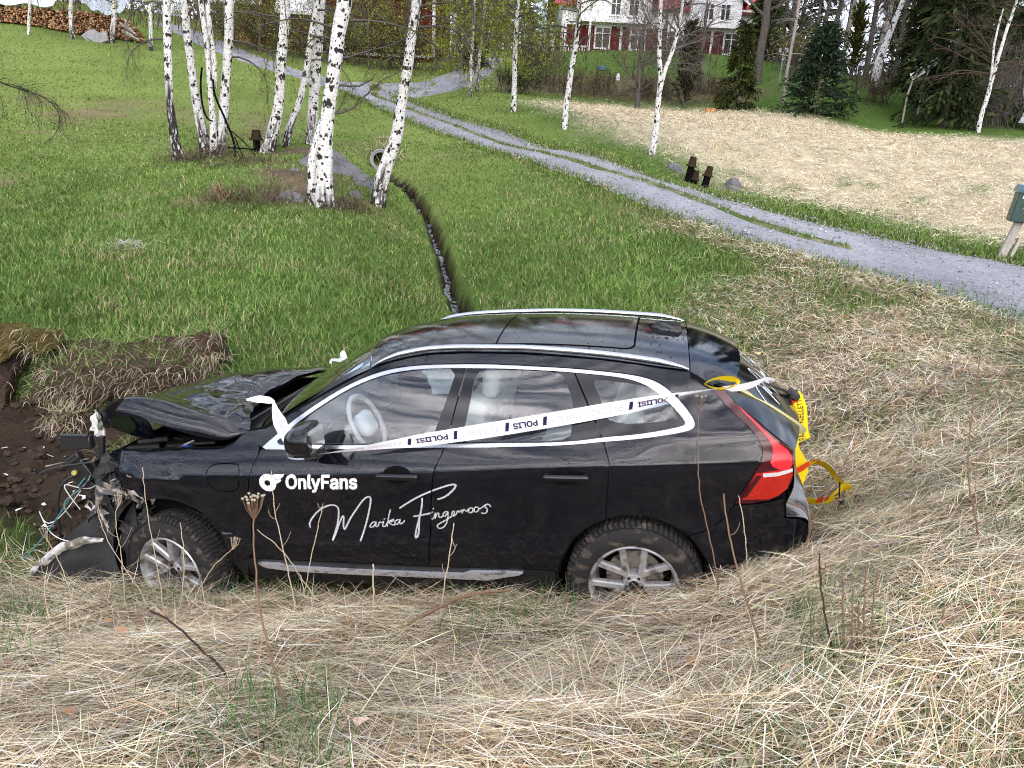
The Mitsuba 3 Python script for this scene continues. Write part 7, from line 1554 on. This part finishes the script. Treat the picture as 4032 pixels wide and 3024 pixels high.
# ---------------------------------------------------------------- torn turf, fragments and weeds beside the car
scene['soil'] = {'type': 'bumpmap', 'arbitrary': diffuse(mikit.proc(lambda p, n, uv: mikit.mix((.030, .021, .015), (.095, .068, .05), mikit.fbm(p.x * 16, p.y * 16, p.z * 16, 4)))), 'tex': mikit.proc(lambda p, n, uv: mikit.fbm(p.x * 40, p.y * 40, p.z * 40, 3)), 'scale': .03}
scene['moss'] = {'type': 'bumpmap', 'arbitrary': diffuse(mikit.proc(lambda p, n, uv: mikit.mix((.035, .032, .014), (.15, .12, .042), mikit.fbm(p.x * 12, p.y * 12, p.z * 12, 4)))), 'tex': mikit.proc(lambda p, n, uv: mikit.fbm(p.x * 60, p.y * 60, p.z * 60, 3)), 'scale': .03}
def clod(label, boxes, seed, grass=900, roots=120, mat='soil', cols=None, amp=.10, top=.25, L=(.08, .22), freq=4.0):
    key = numbered('turf_clod'); lab(key, label, 'turf clod')
    h = trimesh.convex.convex_hull(np.array(boxes, float))
    for _ in range(4): h = h.subdivide()
    v = np.array(h.vertices); c = v.mean(0); d = v - c; d /= np.linalg.norm(d, axis=1, keepdims=True)
    v = v + d * ((meshkit.fbm(v * freq, 4, seed) - .5) * 2 * amp)[:, None]
    m = trimesh.Trimesh(v, h.faces, process=False); part(key, 'soil', (v, h.faces), mat, 60)
    rg = np.random.default_rng(seed)
    def samp(n, ok):
        a = m.area_faces * ok(m.face_normals); f = rg.choice(len(a), n, p=a / a.sum()); w = rg.dirichlet((1, 1, 1), n); return np.einsum('nk,nkd->nd', w, m.triangles[f])
    if grass:
        P = samp(grass, lambda n_: n_[:, 2] > top); g_ = blades(P[:, :2], rg.uniform(*L, grass), .007, rg.uniform(.2, 1.0, grass), pick(grass, *(cols or ((.09, .17, .035), (.13, .21, .05), (.36, .31, .20), (.10, .15, .04), (.18, .20, .08)))), 3, droop=1.1, z0=P[:, 2] - .01)
        put(key + '__grass', g_[:2], 'blade', False, color=g_[2]); lab(key + '__grass', kind='stuff')
    if roots:
        P = samp(roots, lambda n_: (n_[:, 1] < .2) & (np.abs(n_[:, 2]) < .8)); g_ = blades(P[:, :2], rg.uniform(.08, .24, roots), .006, rg.uniform(.7, 1.0, roots), pick(roots, (.42, .35, .25), (.34, .27, .18), (.5, .43, .33)), 4, droop=2.2, z0=P[:, 2], az=rg.normal(-1.57, .6, roots))
        put(key + '__roots', g_[:2], 'blade', False, color=g_[2]); lab(key + '__roots', kind='stuff')
clod('long slab of torn turf with hanging grass behind the bonnet', [(-4.62, 6.95, -.75), (-4.6, 7.35, -.62), (-4.55, 6.8, -1.02), (-4.0, 6.7, -1.0), (-3.95, 7.4, -.5), (-3.9, 6.75, -.62), (-3.3, 7.35, -.45), (-3.2, 6.9, -.62), (-3.1, 7.0, -.95), (-2.9, 7.4, -.55), (-2.85, 7.1, -.85), (-4.4, 7.3, -.52), (-4.5, 7.4, -1.0), (-3, 7.5, -1.0)], 3, 2600, 500, amp=.13, top=-.1)
clod('round root ball of black soil standing on the grass left of the windscreen', [(-3.22, 7.25, -.62), (-3.15, 7.2, -.42), (-3.02, 7.2, -.36), (-2.88, 7.25, -.45), (-2.86, 7.3, -.66), (-3.05, 7.2, -.74), (-3.18, 7.45, -.42), (-2.9, 7.5, -.45), (-3.1, 7.5, -.75), (-2.9, 7.5, -.72)], 5, 260, 150, amp=.07, top=.6)
clod('mossy brown clod heaped at the left edge', [(-5.4, 6.95, -.62), (-5.3, 6.95, -.35), (-4.95, 6.9, -.27), (-4.75, 6.95, -.38), (-4.70, 7.0, -.55), (-4.85, 6.9, -.66), (-5.3, 7.4, -.4), (-4.8, 7.4, -.4), (-5.2, 7.5, -.7)], 7, 0, 60, 'moss', amp=.13)
clod('dark lump of bare earth under the mossy clod', [(-5.5, 6.75, -1.15), (-5.4, 6.8, -.62), (-4.9, 6.75, -.66), (-4.72, 6.8, -.8), (-4.75, 6.65, -1.15), (-5.3, 7.3, -.6), (-4.8, 7.3, -.7)], 8, 60, 60, amp=.10, top=.5)
clod('reddish mossy lump beside the long turf slab', [(-4.72, 7.0, -.45), (-4.6, 6.95, -.34), (-4.42, 7.0, -.38), (-4.34, 7.05, -.52), (-4.5, 6.95, -.62), (-4.6, 7.3, -.4), (-4.4, 7.3, -.42), (-4.7, 7.2, -.7)], 9, 120, 60, 'moss', amp=.06, top=.5, L=(.04, .1))
clod('dead grass tuft slumped over the soil below the slab', [(-4.25, 6.55, -1.15), (-4.2, 6.5, -1.0), (-4.0, 6.5, -1.0), (-3.9, 6.55, -1.15), (-4.1, 6.45, -1.2), (-4.1, 6.8, -1.0), (-3.95, 6.75, -1.05)], 11, 260, 120, amp=.05, top=-.2, cols=((.36, .30, .19), (.42, .36, .25), (.24, .22, .10)))
clod('dark clod of earth in front of the crushed wing', [(-3.55, 6.1, -1.3), (-3.5, 6.0, -1.15), (-3.3, 6.0, -1.15), (-3.2, 6.1, -1.3), (-3.4, 5.95, -1.32), (-3.35, 6.3, -1.15), (-3.5, 6.3, -1.2)], 13, 120, 60, amp=.06, top=.2)
# crumbs of earth on the torn ground
rg = np.random.default_rng(23); cand = scatter(900, -5.4, -2.4, 4.8, 6.9, lambda x, y: cover(x, y)[1] ** 2, False); m = MB(); ico = trimesh.creation.icosphere(1, 1.0)
for (x, y) in cand[:800]:
    r_ = rg.uniform(.010, .055) * rg.uniform(.4, 1); z = float(gz(np.array([x]), np.array([y]))[0]) + float((meshkit.fbm(np.array([[x * 7, y * 7, 0]]), 4, 21)[0] - .5) * .30)
    m.add(ico.vertices * r_ * rg.uniform(.6, 1.3, (len(ico.vertices), 1)) * [1.2, 1, .75] + [x, y, z], ico.faces)
put('soil_crumbs', m.mesh(), 'soil', 60); lab('soil_crumbs', 'crumbs and lumps of dark earth on the torn ground', 'earth', kind='stuff')
# broken plastic on the soil
rg = np.random.default_rng(17); scene['shard_white'] = prin((.80, .80, .82), .3); scene['shard_black'] = prin((.015, .016, .02), .25)
GPc = 'broken plastic pieces scattered on the bare soil'; k = 0; nw, nb = [], []
cand = scatter(130, -5.2, -2.9, 4.9, 6.6, lambda x, y: cover(x, y)[1], False)
for (x, y) in cand[:110]:
    n_ = rg.integers(3, 6); s_ = rg.uniform(.008, .030); a = np.sort(rg.uniform(0, 2 * np.pi, n_)); z = float(gz(np.array([x]), np.array([y]))[0]) + float((meshkit.fbm(np.array([[x * 7, y * 7, 0]]), 4, 21)[0] - .5) * .30) + .02
    top_ = np.stack([s_ * np.cos(a) * 1.4, s_ * np.sin(a), 0 * a], 1) @ (rotz(rg.uniform(0, 6)) @ rotx(rg.uniform(-.2, .9)) @ roty(rg.normal(0, .4))).T + [x, y, z]
    v = np.vstack([top_, top_ - [0, 0, .004]]); i = np.arange(n_); j = (i + 1) % n_; f = np.vstack([np.stack([i, j, j + n_], 1), np.stack([i, j + n_, i + n_], 1), [[0, q, q + 1] for q in range(1, n_ - 1)], [[n_, n_ + q + 1, n_ + q] for q in range(1, n_ - 1)]])
    white = rg.random() < .72; key = numbered('plastic_fragment'); put(key, (v, f), 'shard_white' if white else 'shard_black')
    lab(key, ('small white' if white else 'small black') + ' splinter of plastic lying on the bare soil left of the car', 'plastic fragment', ('white' if white else 'black') + ' ' + GPc)
# ---------------------------------------------------------------- dry stalks
scene['stalk_pale'] = diffuse((.55, .45, .31)); scene['stalk_brown'] = diffuse((.19, .12, .08)); scene['stalk_dark'] = diffuse((.055, .035, .028))
def stalk(pts, r0, r1, mat, label, umbel=0, sides=6, branches=(), name='dry_stalk', cat='dry stalk', group='dry weed stalks standing on the near bank'):
    key = numbered(name); lab(key, label, cat, group); p = spline(pts, 5) if len(pts) > 2 else np.array(pts); rgk = np.random.default_rng(len(USED) + int(abs(pts[0][0]) * 100))
    p = p + rgk.normal(0, .0016, p.shape); part(key, 'stem', tube(p, np.linspace(r0, r1, len(p)), sides), mat, True)
    for f_, dx, dz in branches:
        b = p[int(f_ * (len(p) - 1))]; part(key, 'side_shoot', tube(spline([b, b + [dx * .5, -.02, dz * .35], b + [dx, -.01, dz]], 4), np.linspace(r1 * .8, r1 * .4, 12), 5), mat, True)
    if umbel:
        h = MB(); s = MB(); tip = p[-1]; d = p[-1] - p[-3]; d /= np.linalg.norm(d)
        for q in range(umbel):
            a = q * 2.4; rr = .036 * math.sqrt((q + .5) / umbel) * (1 if umbel > 12 else .7); e = tip + np.array([rr * math.cos(a), rr * math.sin(a) * .8, .052 + rgk.normal(0, .005)]) + d * .012
            s.add(*tube([tip - d * .01, (tip + e) / 2 + [rr * .25 * math.cos(a), 0, -.004], e], .0011, 4)); h.add(*(lambda m: (m.vertices * [.0044, .0044, .0038] + e, m.faces))(trimesh.creation.icosphere(1, 1)))
        part(key, 'umbel_rays', s.mesh(), mat, True); part(key, 'seed_heads', h.mesh(), prin((.30, .26, .19), .8), True)
stalk([(-.615, 1.89, -.25), (-.623, 1.9, -.192), (-.666, 1.938, -.045), (-.715, 1.975, .125), (-.744, 2.013, .309), (-.752, 2.05, .478)], .0046, .0022, 'stalk_brown', 'tall dark stalk crowned with a round seed umbel before the front door', 17, branches=((.55, .09, -.03),))
stalk([(-1.03, 3.3, -.80), (-1.077, 3.317, -.415), (-1.113, 3.333, -.223), (-1.13, 3.35, .02)], 0.0033, 0.0016, 'stalk_pale', 'pale stalk crossing the white emblem on the door', branches=((.75, .03, .05), (.72, -.03, .05), (.5, .05, .09)))
stalk([(-1.017, 3.4, -.70), (-.954, 3.417, -.389), (-.918, 3.433, -.222), (-.915, 3.44, -.20)], 0.0027, 0.0016, 'stalk_pale', 'thin pale stalk forked at its tip below the first letter of the signature', branches=((.98, .012, .03), (.98, -.016, .03)))
stalk([(-.95, 3.4, -.72), (-1.05, 3.38, -.52), (-1.10, 3.36, -.42), (-1.22, 3.35, -.30)], .003, .0018, 'stalk_pale', 'pale stalk slanting up to the left before the front door')
stalk([(-.639, 3.3, -.84), (-.640, 3.3, -.60), (-.639, 3.3, -.43)], 0.0048, 0.0044, 'stalk_pale', 'cut-off pale stalk before the sill strip')
stalk([(-.315, 3.25, -.80), (-.289, 3.267, -.551), (-.263, 3.283, -.328), (-.249, 3.3, -.187)], 0.0037, 0.0024, 'stalk_pale', 'pale stalk with a curled dry leaf before the rear door', branches=((.70, .035, .07), (.85, .02, -.05), (.55, -.02, .06)))
stalk([(-1.66, 3.5, -.90), (-1.618, 3.5, -.80), (-1.543, 3.5, -.658), (-1.463, 3.5, -.557), (-1.40, 3.5, -.50)], 0.0027, 0.0016, 'stalk_pale', 'leaning stalk with a small seed umbel right of the front wheel', 9)
stalk([(-1.84, 3.58, -.98), (-1.852, 3.6, -.85), (-1.872, 3.617, -.634), (-1.895, 3.633, -.367), (-1.903, 3.65, -.135)], 0.0031, 0.0016, 'stalk_pale', 'tall thin pale stalk rising before the front wing', branches=((.5, .05, .12),))
stalk([(-2.05, 3.6, -.98), (-2.055, 3.6, -.85), (-2.065, 3.633, -.653), (-2.091, 3.667, -.477), (-2.07, 3.68, -.38)], 0.0028, 0.0016, 'stalk_pale', 'branching pale stalk left of the front wheel', 7, branches=((.6, .08, .13), (.7, -.06, .12)))
stalk([(-1.98, 3.68, -1.0), (-2.03, 3.7, -.9), (-2.181, 3.75, -.67), (-2.25, 3.8, -.45)], 0.0027, 0.0016, 'stalk_pale', 'pale stalk leaning left across the torn liner', branches=((.6, .05, .12),))
stalk([(-1.75, 3.55, -.95), (-1.70, 3.56, -.7), (-1.71, 3.6, -.42)], .0032, .002, 'stalk_pale', 'short pale stalk before the front wheel')
stalk([(-2.35, 3.6, -1.0), (-2.38, 3.62, -.78), (-2.47, 3.65, -.58)], .003, .0018, 'stalk_pale', 'leftmost pale stalk before the bumper strip', 6)
stalk([(1.05, 3.24, -.52), (1.024, 3.25, -.369), (.965, 3.275, -.161), (.911, 3.3, .019), (.88, 3.325, .22), (.867, 3.35, .428)], .0042, .0018, 'stalk_brown', 'very tall thin stalk with a wispy head before the tail lamp', 6)
stalk([(1.0, 2.44, -.30), (.992, 2.45, -.242), (.907, 2.5, -.007), (.844, 2.55, .176), (.801, 2.6, .368)], .0048, .003, 'stalk_brown', 'stout brown stalk leaning left behind the rear wheel', branches=((.8, .03, .06),))
stalk([(1.22, 3.4, -.42), (1.202, 3.4, -.321), (1.167, 3.4, -.168), (1.122, 3.4, -.02)], .003, .002, 'stalk_pale', 'thin pale stalk below the tail lamp')
stalk([(1.18, 2.24, -.18), (1.167, 2.25, -.116), (1.112, 2.283, .073), (1.086, 2.317, .197), (1.082, 2.35, .276)], .004, .003, 'stalk_dark', 'almost black stalk leaning left right of the car', branches=((.9, .012, .03),))
for (q, l_) in (([(1.20, 2.24, -.18), (1.192, 2.25, -.105), (1.169, 2.275, .082), (1.144, 2.3, .246)], 'leftmost'), ([(1.21, 2.19, -.2), (1.201, 2.2, -.122), (1.187, 2.225, .026), (1.17, 2.25, .208)], 'second'), ([(1.25, 2.24, -.2), (1.24, 2.25, -.122), (1.225, 2.26, .003), (1.208, 2.27, .143)], 'shortest'), ([(1.262, 2.24, -.18), (1.256, 2.25, -.102), (1.237, 2.275, .086), (1.226, 2.3, .259)], 'fourth'), ([(1.258, 2.19, -.16), (1.252, 2.2, -.082), (1.242, 2.225, .084), (1.241, 2.25, .273)], 'rightmost')):
    stalk(q, .0036, .0028, 'stalk_brown', f'{l_} of five snapped brown stalks in a bunch at the right')
stalk([(2.12, 2.99, -.15), (2.094, 3.0, -.077), (2.038, 3.04, .114), (1.993, 3.08, .292), (1.985, 3.12, .47), (1.992, 3.16, .604), (2.0, 3.2, .78)], .0042, .002, 'stalk_brown', 'tall reddish sapling twig at the right', branches=((.5, .05, .2), (.7, -.06, .16), (.85, .05, .12), (.35, -.05, .25)), name='sapling', cat='sapling')
stalk([(1.43, 2.19, -.1), (1.446, 2.2, -.024), (1.47, 2.225, .096), (1.495, 2.25, .171)], .0036, .003, 'stalk_brown', 'single short brown stalk at the right of the bunch')
stalk([(-.88, 2.14, -.36), (-.89, 2.15, -.30), (-.975, 2.288, -.29), (-1.114, 2.425, -.30), (-1.269, 2.563, -.30), (-1.444, 2.7, -.33)], .0055, .004, 'stalk_dark', 'dark arching stick lying on the straw at the left', name='stick', cat='stick', group='sticks lying on the near bank')
stalk([(-.45, 3.15, -.66), (-.311, 3.2, -.595), (-.168, 3.233, -.54), (-.057, 3.267, -.535), (.045, 3.3, -.54)], .009, .006, 'stalk_brown', 'bent brown stick lying below the rear door', name='stick', cat='stick', group='sticks lying on the near bank')
stalk([(.528, 2.65, -.395), (.57, 2.6, -.375), (.62, 2.54, -.37)], .010, .009, 'stalk_pale', 'short thick chopped piece of pale stick', name='stick', cat='stick', group='sticks lying on the near bank')
stalk([(1.582, 3.7, -.477), (1.791, 4.0, -.38), (1.992, 4.3, -.30), (2.3, 4.65, -.08)], .006, .002, 'stalk_brown', 'long brown stick slanting up behind the rear bumper', branches=((.5, .05, .15),), name='stick', cat='stick', group='sticks lying on the near bank')
stalk([(1.59, 3.65, -.5), (1.592, 3.675, -.24), (1.54, 3.68, -.20), (1.485, 3.7, -.19)], .008, .005, 'stalk_brown', 'crooked stub of stick before the rear bumper', name='stick', cat='stick', group='sticks lying on the near bank')
stalk([(2.7, 5.1, -.35), (2.9, 5.3, -.2), (3.15, 5.5, -.06)], .008, .004, 'stalk_dark', 'dark stick lying on the slope behind the car', name='stick', cat='stick', group='sticks lying on the near bank')
# ---------------------------------------------------------------- police tape
scene['tape_white'] = {'type': 'twosided', 'bsdf': {'type': 'diffuse', 'reflectance': rgb(.80, .80, .84)}}; scene['tape_yellow'] = diffuse((.80, .60, .02)); scene['tape_ink'] = diffuse((.03, .02, .06)); scene['tape_thin_ink'] = diffuse((.32, .31, .36)); scene['tape_red'] = diffuse((.62, .06, .02)); scene['tape_clear_yellow'] = diffuse((.66, .64, .34))
def ribbon(path, wd, up, n=60, twist=None):
    p = spline(path, max(4, n // len(path))); m = len(p); t = np.gradient(p, axis=0); t /= np.linalg.norm(t, axis=1, keepdims=True)
    u = np.array([np.array(up, float)] * m) if np.ndim(up) == 1 else PchipInterpolator(np.linspace(0, 1, len(up)), np.array(up, float))(np.linspace(0, 1, m))
    u = u - t * (u * t).sum(1, keepdims=True); u /= np.linalg.norm(u, axis=1, keepdims=True)
    w = np.interp(np.linspace(0, 1, m), np.linspace(0, 1, len(np.atleast_1d(wd))), np.atleast_1d(wd))
    P = np.stack([p + u * (w * k)[:, None] for k in np.linspace(-.5, .5, 5)], 1)
    return P
WT = lab('police_tape', 'white police tape stretched from the door mirror to the tailgate', 'barrier tape')
A_, B_ = np.array([1.105, -1.03, 1.150]), np.array([3.335, -.715, 1.442])
ss = np.linspace(0, 1, 14); pth = A_ + (B_ - A_) * ss[:, None] + np.stack([0 * ss, -.03 * np.sin(ss * np.pi), -.012 * np.sin(ss * np.pi)], 1)
ups = [(0, -.9, .3), (0, -.5, .8), (0, -.15, 1), (0, -.1, 1), (0, -.1, 1), (0, -.15, 1), (0, -.4, .9), (0, -.9, .5)]
TP = ribbon(pth, [.012, .045, .078, .088, .088, .088, .082, .045], ups, 120)
cput('band', gridmesh(TP), 'tape_white', True, parent=WT)
from scipy.interpolate import RectBivariateSpline as RBS
_ts = [RBS(np.linspace(0, 1, TP.shape[0]), np.linspace(0, 1, 5), TP[:, :, k], kx=3, ky=2) for k in range(3)]
tl_ = np.linalg.norm(B_ - A_)
def on_tape(s, t): 
    q = np.stack([f.ev(s, t) for f in _ts], -1); return q + np.array([-.02, -1, .25]) * .0012
def tape_word(text, s0, s1, bold):
    # the tape hangs upside down: the words read from right to left, turned over
    sh = text_shape(text, bold).buffer(.035 if bold else -.0); b = sh.bounds
    ink = MB()
    for p_ in polys(sh):
        q, f_, _ = fill(p_, .35); s = s1 - (q[:, 0] - b[0]) / (b[2] - b[0]) * (s1 - s0); t = (.66 - q[:, 1] * .36) if bold else (.69 - q[:, 1] * .42)
        ink.add(on_tape(s, t), f_)
    cput('bold_word' if bold else 'thin_word', ink.mesh(), 'tape_ink' if bold else 'tape_thin_ink', False, parent=WT)
def tape_bar(s):
    q = np.array([(s - .004, .22), (s + .005, .22), (s + .010, .80), (s + .001, .80)]); cput('ink_bar', (on_tape(q[:, 0], q[:, 1]), np.array([[0, 1, 2], [0, 2, 3]])), 'tape_ink', False, parent=WT)
for text, s0, s1, b in (('POLIISIN ERISTÄMÄ ALUE', .07, .225, False), ('POLIISI', .262, .342, True), ('AVSPÄRRAT', .375, .468, False), ('POLIS', .502, .562, True), ('POLIISIN ERISTÄMÄ ALUE', .592, .765, False), ('POLIISI', .802, .873, True), ('AVSPÄRRAT', .905, .97, False)): tape_word(text, s0, s1, b)
for s in (.243, .358, .485, .577, .783, .89): tape_bar(s)
cput('end', gridmesh(ribbon([(3.335, -.715, 1.442), (3.42, -.66, 1.432), (3.52, -.48, 1.40), (3.60, -.25, 1.36), (3.70, .05, 1.27)], [.045, .055, .045, .03], [(0, -.6, .8), (.5, -.3, .8)], 40)), 'tape_white', True, parent=WT)
cput('end', gridmesh(ribbon([(1.0, -1.0, 1.16), (.93, -.96, 1.21), (.86, -.92, 1.31), (.825, -.89, 1.41)], [.02, .075, .085, .02], [(1, 0, .25), (1, 0, .2)], 30)), 'tape_white', True, parent=WT)
cput('end', gridmesh(ribbon([(.83, -.885, 1.412), (.76, -.82, 1.405), (.65, -.76, 1.395), (.56, -.74, 1.385)], [.012, .04, .045, .01], [(0, .4, 1), (0, .6, .9)], 30)), 'tape_white', True, parent=WT)
cput('end', gridmesh(ribbon([(.47, .66, 1.255), (.50, .65, 1.29), (.545, .65, 1.285), (.58, .64, 1.30), (.60, .63, 1.345), (.63, .62, 1.27)], [.02, .03, .05, .03], [(0, -.5, 1), (.3, -.2, 1)], 40)), 'tape_white', True, parent=WT)
sh = text_shape('AVSPÄRRAT'); b = sh.bounds; TE = ribbon([(1.0, -1.0, 1.16), (.93, -.96, 1.21), (.86, -.92, 1.31), (.825, -.89, 1.41)], [.02, .075, .085, .02], [(1, 0, .25), (1, 0, .2)], 30)
_te = [RBS(np.linspace(0, 1, TE.shape[0]), np.linspace(0, 1, 5), TE[:, :, k], kx=3, ky=2) for k in range(3)]; thin = MB()
for p_ in polys(sh):
    q, f_, _ = fill(p_, .35); thin.add(np.stack([f.ev(.25 + .65 * (q[:, 0] - b[0]) / (b[2] - b[0]), .32 + q[:, 1] * .4) for f in _te], -1) + [0, -.002, .0005], f_)
cput('thin_print', thin.mesh(), 'tape_thin_ink', False, parent=WT)
YT = lab('yellow_tape', 'yellow and red barrier tape tied to the tailgate and trailing to the ground', 'barrier tape')
cput('band', gridmesh(ribbon([(3.245, -.735, 1.475), (3.30, -.74, 1.505), (3.37, -.72, 1.50), (3.41, -.70, 1.475), (3.36, -.72, 1.445)], [.012, .03, .06, .05, .012], [(0, -.8, .6), (.3, -.6, .7)], 40)), 'tape_yellow', True, parent=YT)
cput('band', gridmesh(ribbon([(3.245, -.735, 1.475), (3.29, -.74, 1.455), (3.35, -.725, 1.448)], [.012, .02, .03], [(0, -.8, .6), (.3, -.6, .7)], 20)), 'tape_yellow', True, parent=YT)
cput('band', gridmesh(ribbon([(3.40, -.60, 1.40), (3.46, -.58, 1.385), (3.52, -.56, 1.33), (3.60, -.54, 1.285), (3.70, -.50, 1.21), (3.785, -.42, 1.13), (3.82, -.30, 1.05)], [.012, .04, .05, .04, .042, .045, .04], [(.5, -.4, .8), (.6, -.3, .7), (.7, -.3, .6)], 60)), 'tape_clear_yellow', True, parent=YT)
def wput(name, P, mat, par=YT): return part(par, name, gridmesh(P), mat, True)
YH = [(1.765, 4.55, .15), (1.795, 4.52, .05), (1.805, 4.5, -.06), (1.83, 4.48, -.14)]
wput('band', ribbon(YH, [.05, .085, .095, .10], [(1, .1, 0), (1, -.1, .25)], 30), 'tape_yellow')
wput('band', ribbon([(1.80, 4.48, -.14), (1.795, 4.47, -.2), (1.83, 4.46, -.30), (1.815, 4.45, -.40), (1.80, 4.44, -.52)], [.02, .05, .10, .10, .11], [(1, .1, 0), (1, -.1, .25), (1, -.3, .0)], 30), 'tape_yellow')
wput('band', ribbon([(1.80, 4.46, -.50), (1.95, 4.5, -.56), (2.10, 4.55, -.56), (2.2, 4.62, -.52), (2.27, 4.66, -.55)], [.10, .06, .07, .12, .04], [(0, -.2, 1), (0, -.6, .8), (0, -.2, 1), (.3, -.8, .6)], 50), 'tape_yellow')
wput('band', ribbon([(1.86, 4.55, -.35), (1.98, 4.6, -.34), (2.08, 4.65, -.38), (2.2, 4.66, -.50), (2.25, 4.66, -.56)], [.05, .09, .08, .06, .04], [(0, -.3, 1), (0, -.8, .5), (.4, -.3, .8)], 50), 'tape_yellow')
wput('stripe', ribbon([(1.775, 4.44, -.34), (1.83, 4.435, -.31), (1.875, 4.44, -.27)], [.035, .04, .035], [(0, -.1, 1), (0, -.1, 1)], 16), 'tape_red'); wput('stripe', ribbon([(1.99, 4.495, -.55), (2.03, 4.505, -.55), (2.07, 4.52, -.55)], [.05, .06, .06], [(0, -.4, 1), (0, -.6, .8)], 12), 'tape_red')
wput('stripe', ribbon([(1.93, 4.575, -.335), (1.96, 4.585, -.33), (1.99, 4.595, -.335)], [.06, .075, .07], [(0, -.5, 1), (0, -.7, .7)], 12), 'tape_red'); wput('stripe', ribbon([(1.735, 4.535, .135), (1.75, 4.53, .115), (1.765, 4.525, .095)], [.03, .04, .03], [(1, .1, .3), (1, -.1, .3)], 12), 'tape_red')
m = MB()
sh = text_shape('PÄÄSY KIELLETTY', False).buffer(.01); b = sh.bounds; TE = ribbon(YH, [.05, .085, .095, .10], [(1, .1, 0), (1, -.1, .25)], 30); _te = [RBS(np.linspace(0, 1, TE.shape[0]), np.linspace(0, 1, 5), TE[:, :, k], kx=3, ky=2) for k in range(3)]
for p_ in polys(sh):
    q, f_, _ = fill(p_, .35); m.add(np.stack([f.ev(.97 - .9 * (q[:, 0] - b[0]) / (b[2] - b[0]), .72 - q[:, 1] * .42) for f in _te], -1) + [0, -.004, 0], f_)
part(YT, 'words', m.mesh(), 'tape_ink', False); m = MB()
for k_ in range(14):
    c0 = np.array([rg.uniform(2.1, 2.24), 4.50, rg.uniform(-.60, -.48)]); m.add(*tube([c0, c0 + [rg.normal(0, .02), -.0, rg.normal(0, .03)]], .005, 4))
part(YT, 'ink_marks', m.mesh(), 'tape_ink', False, kind='stuff')
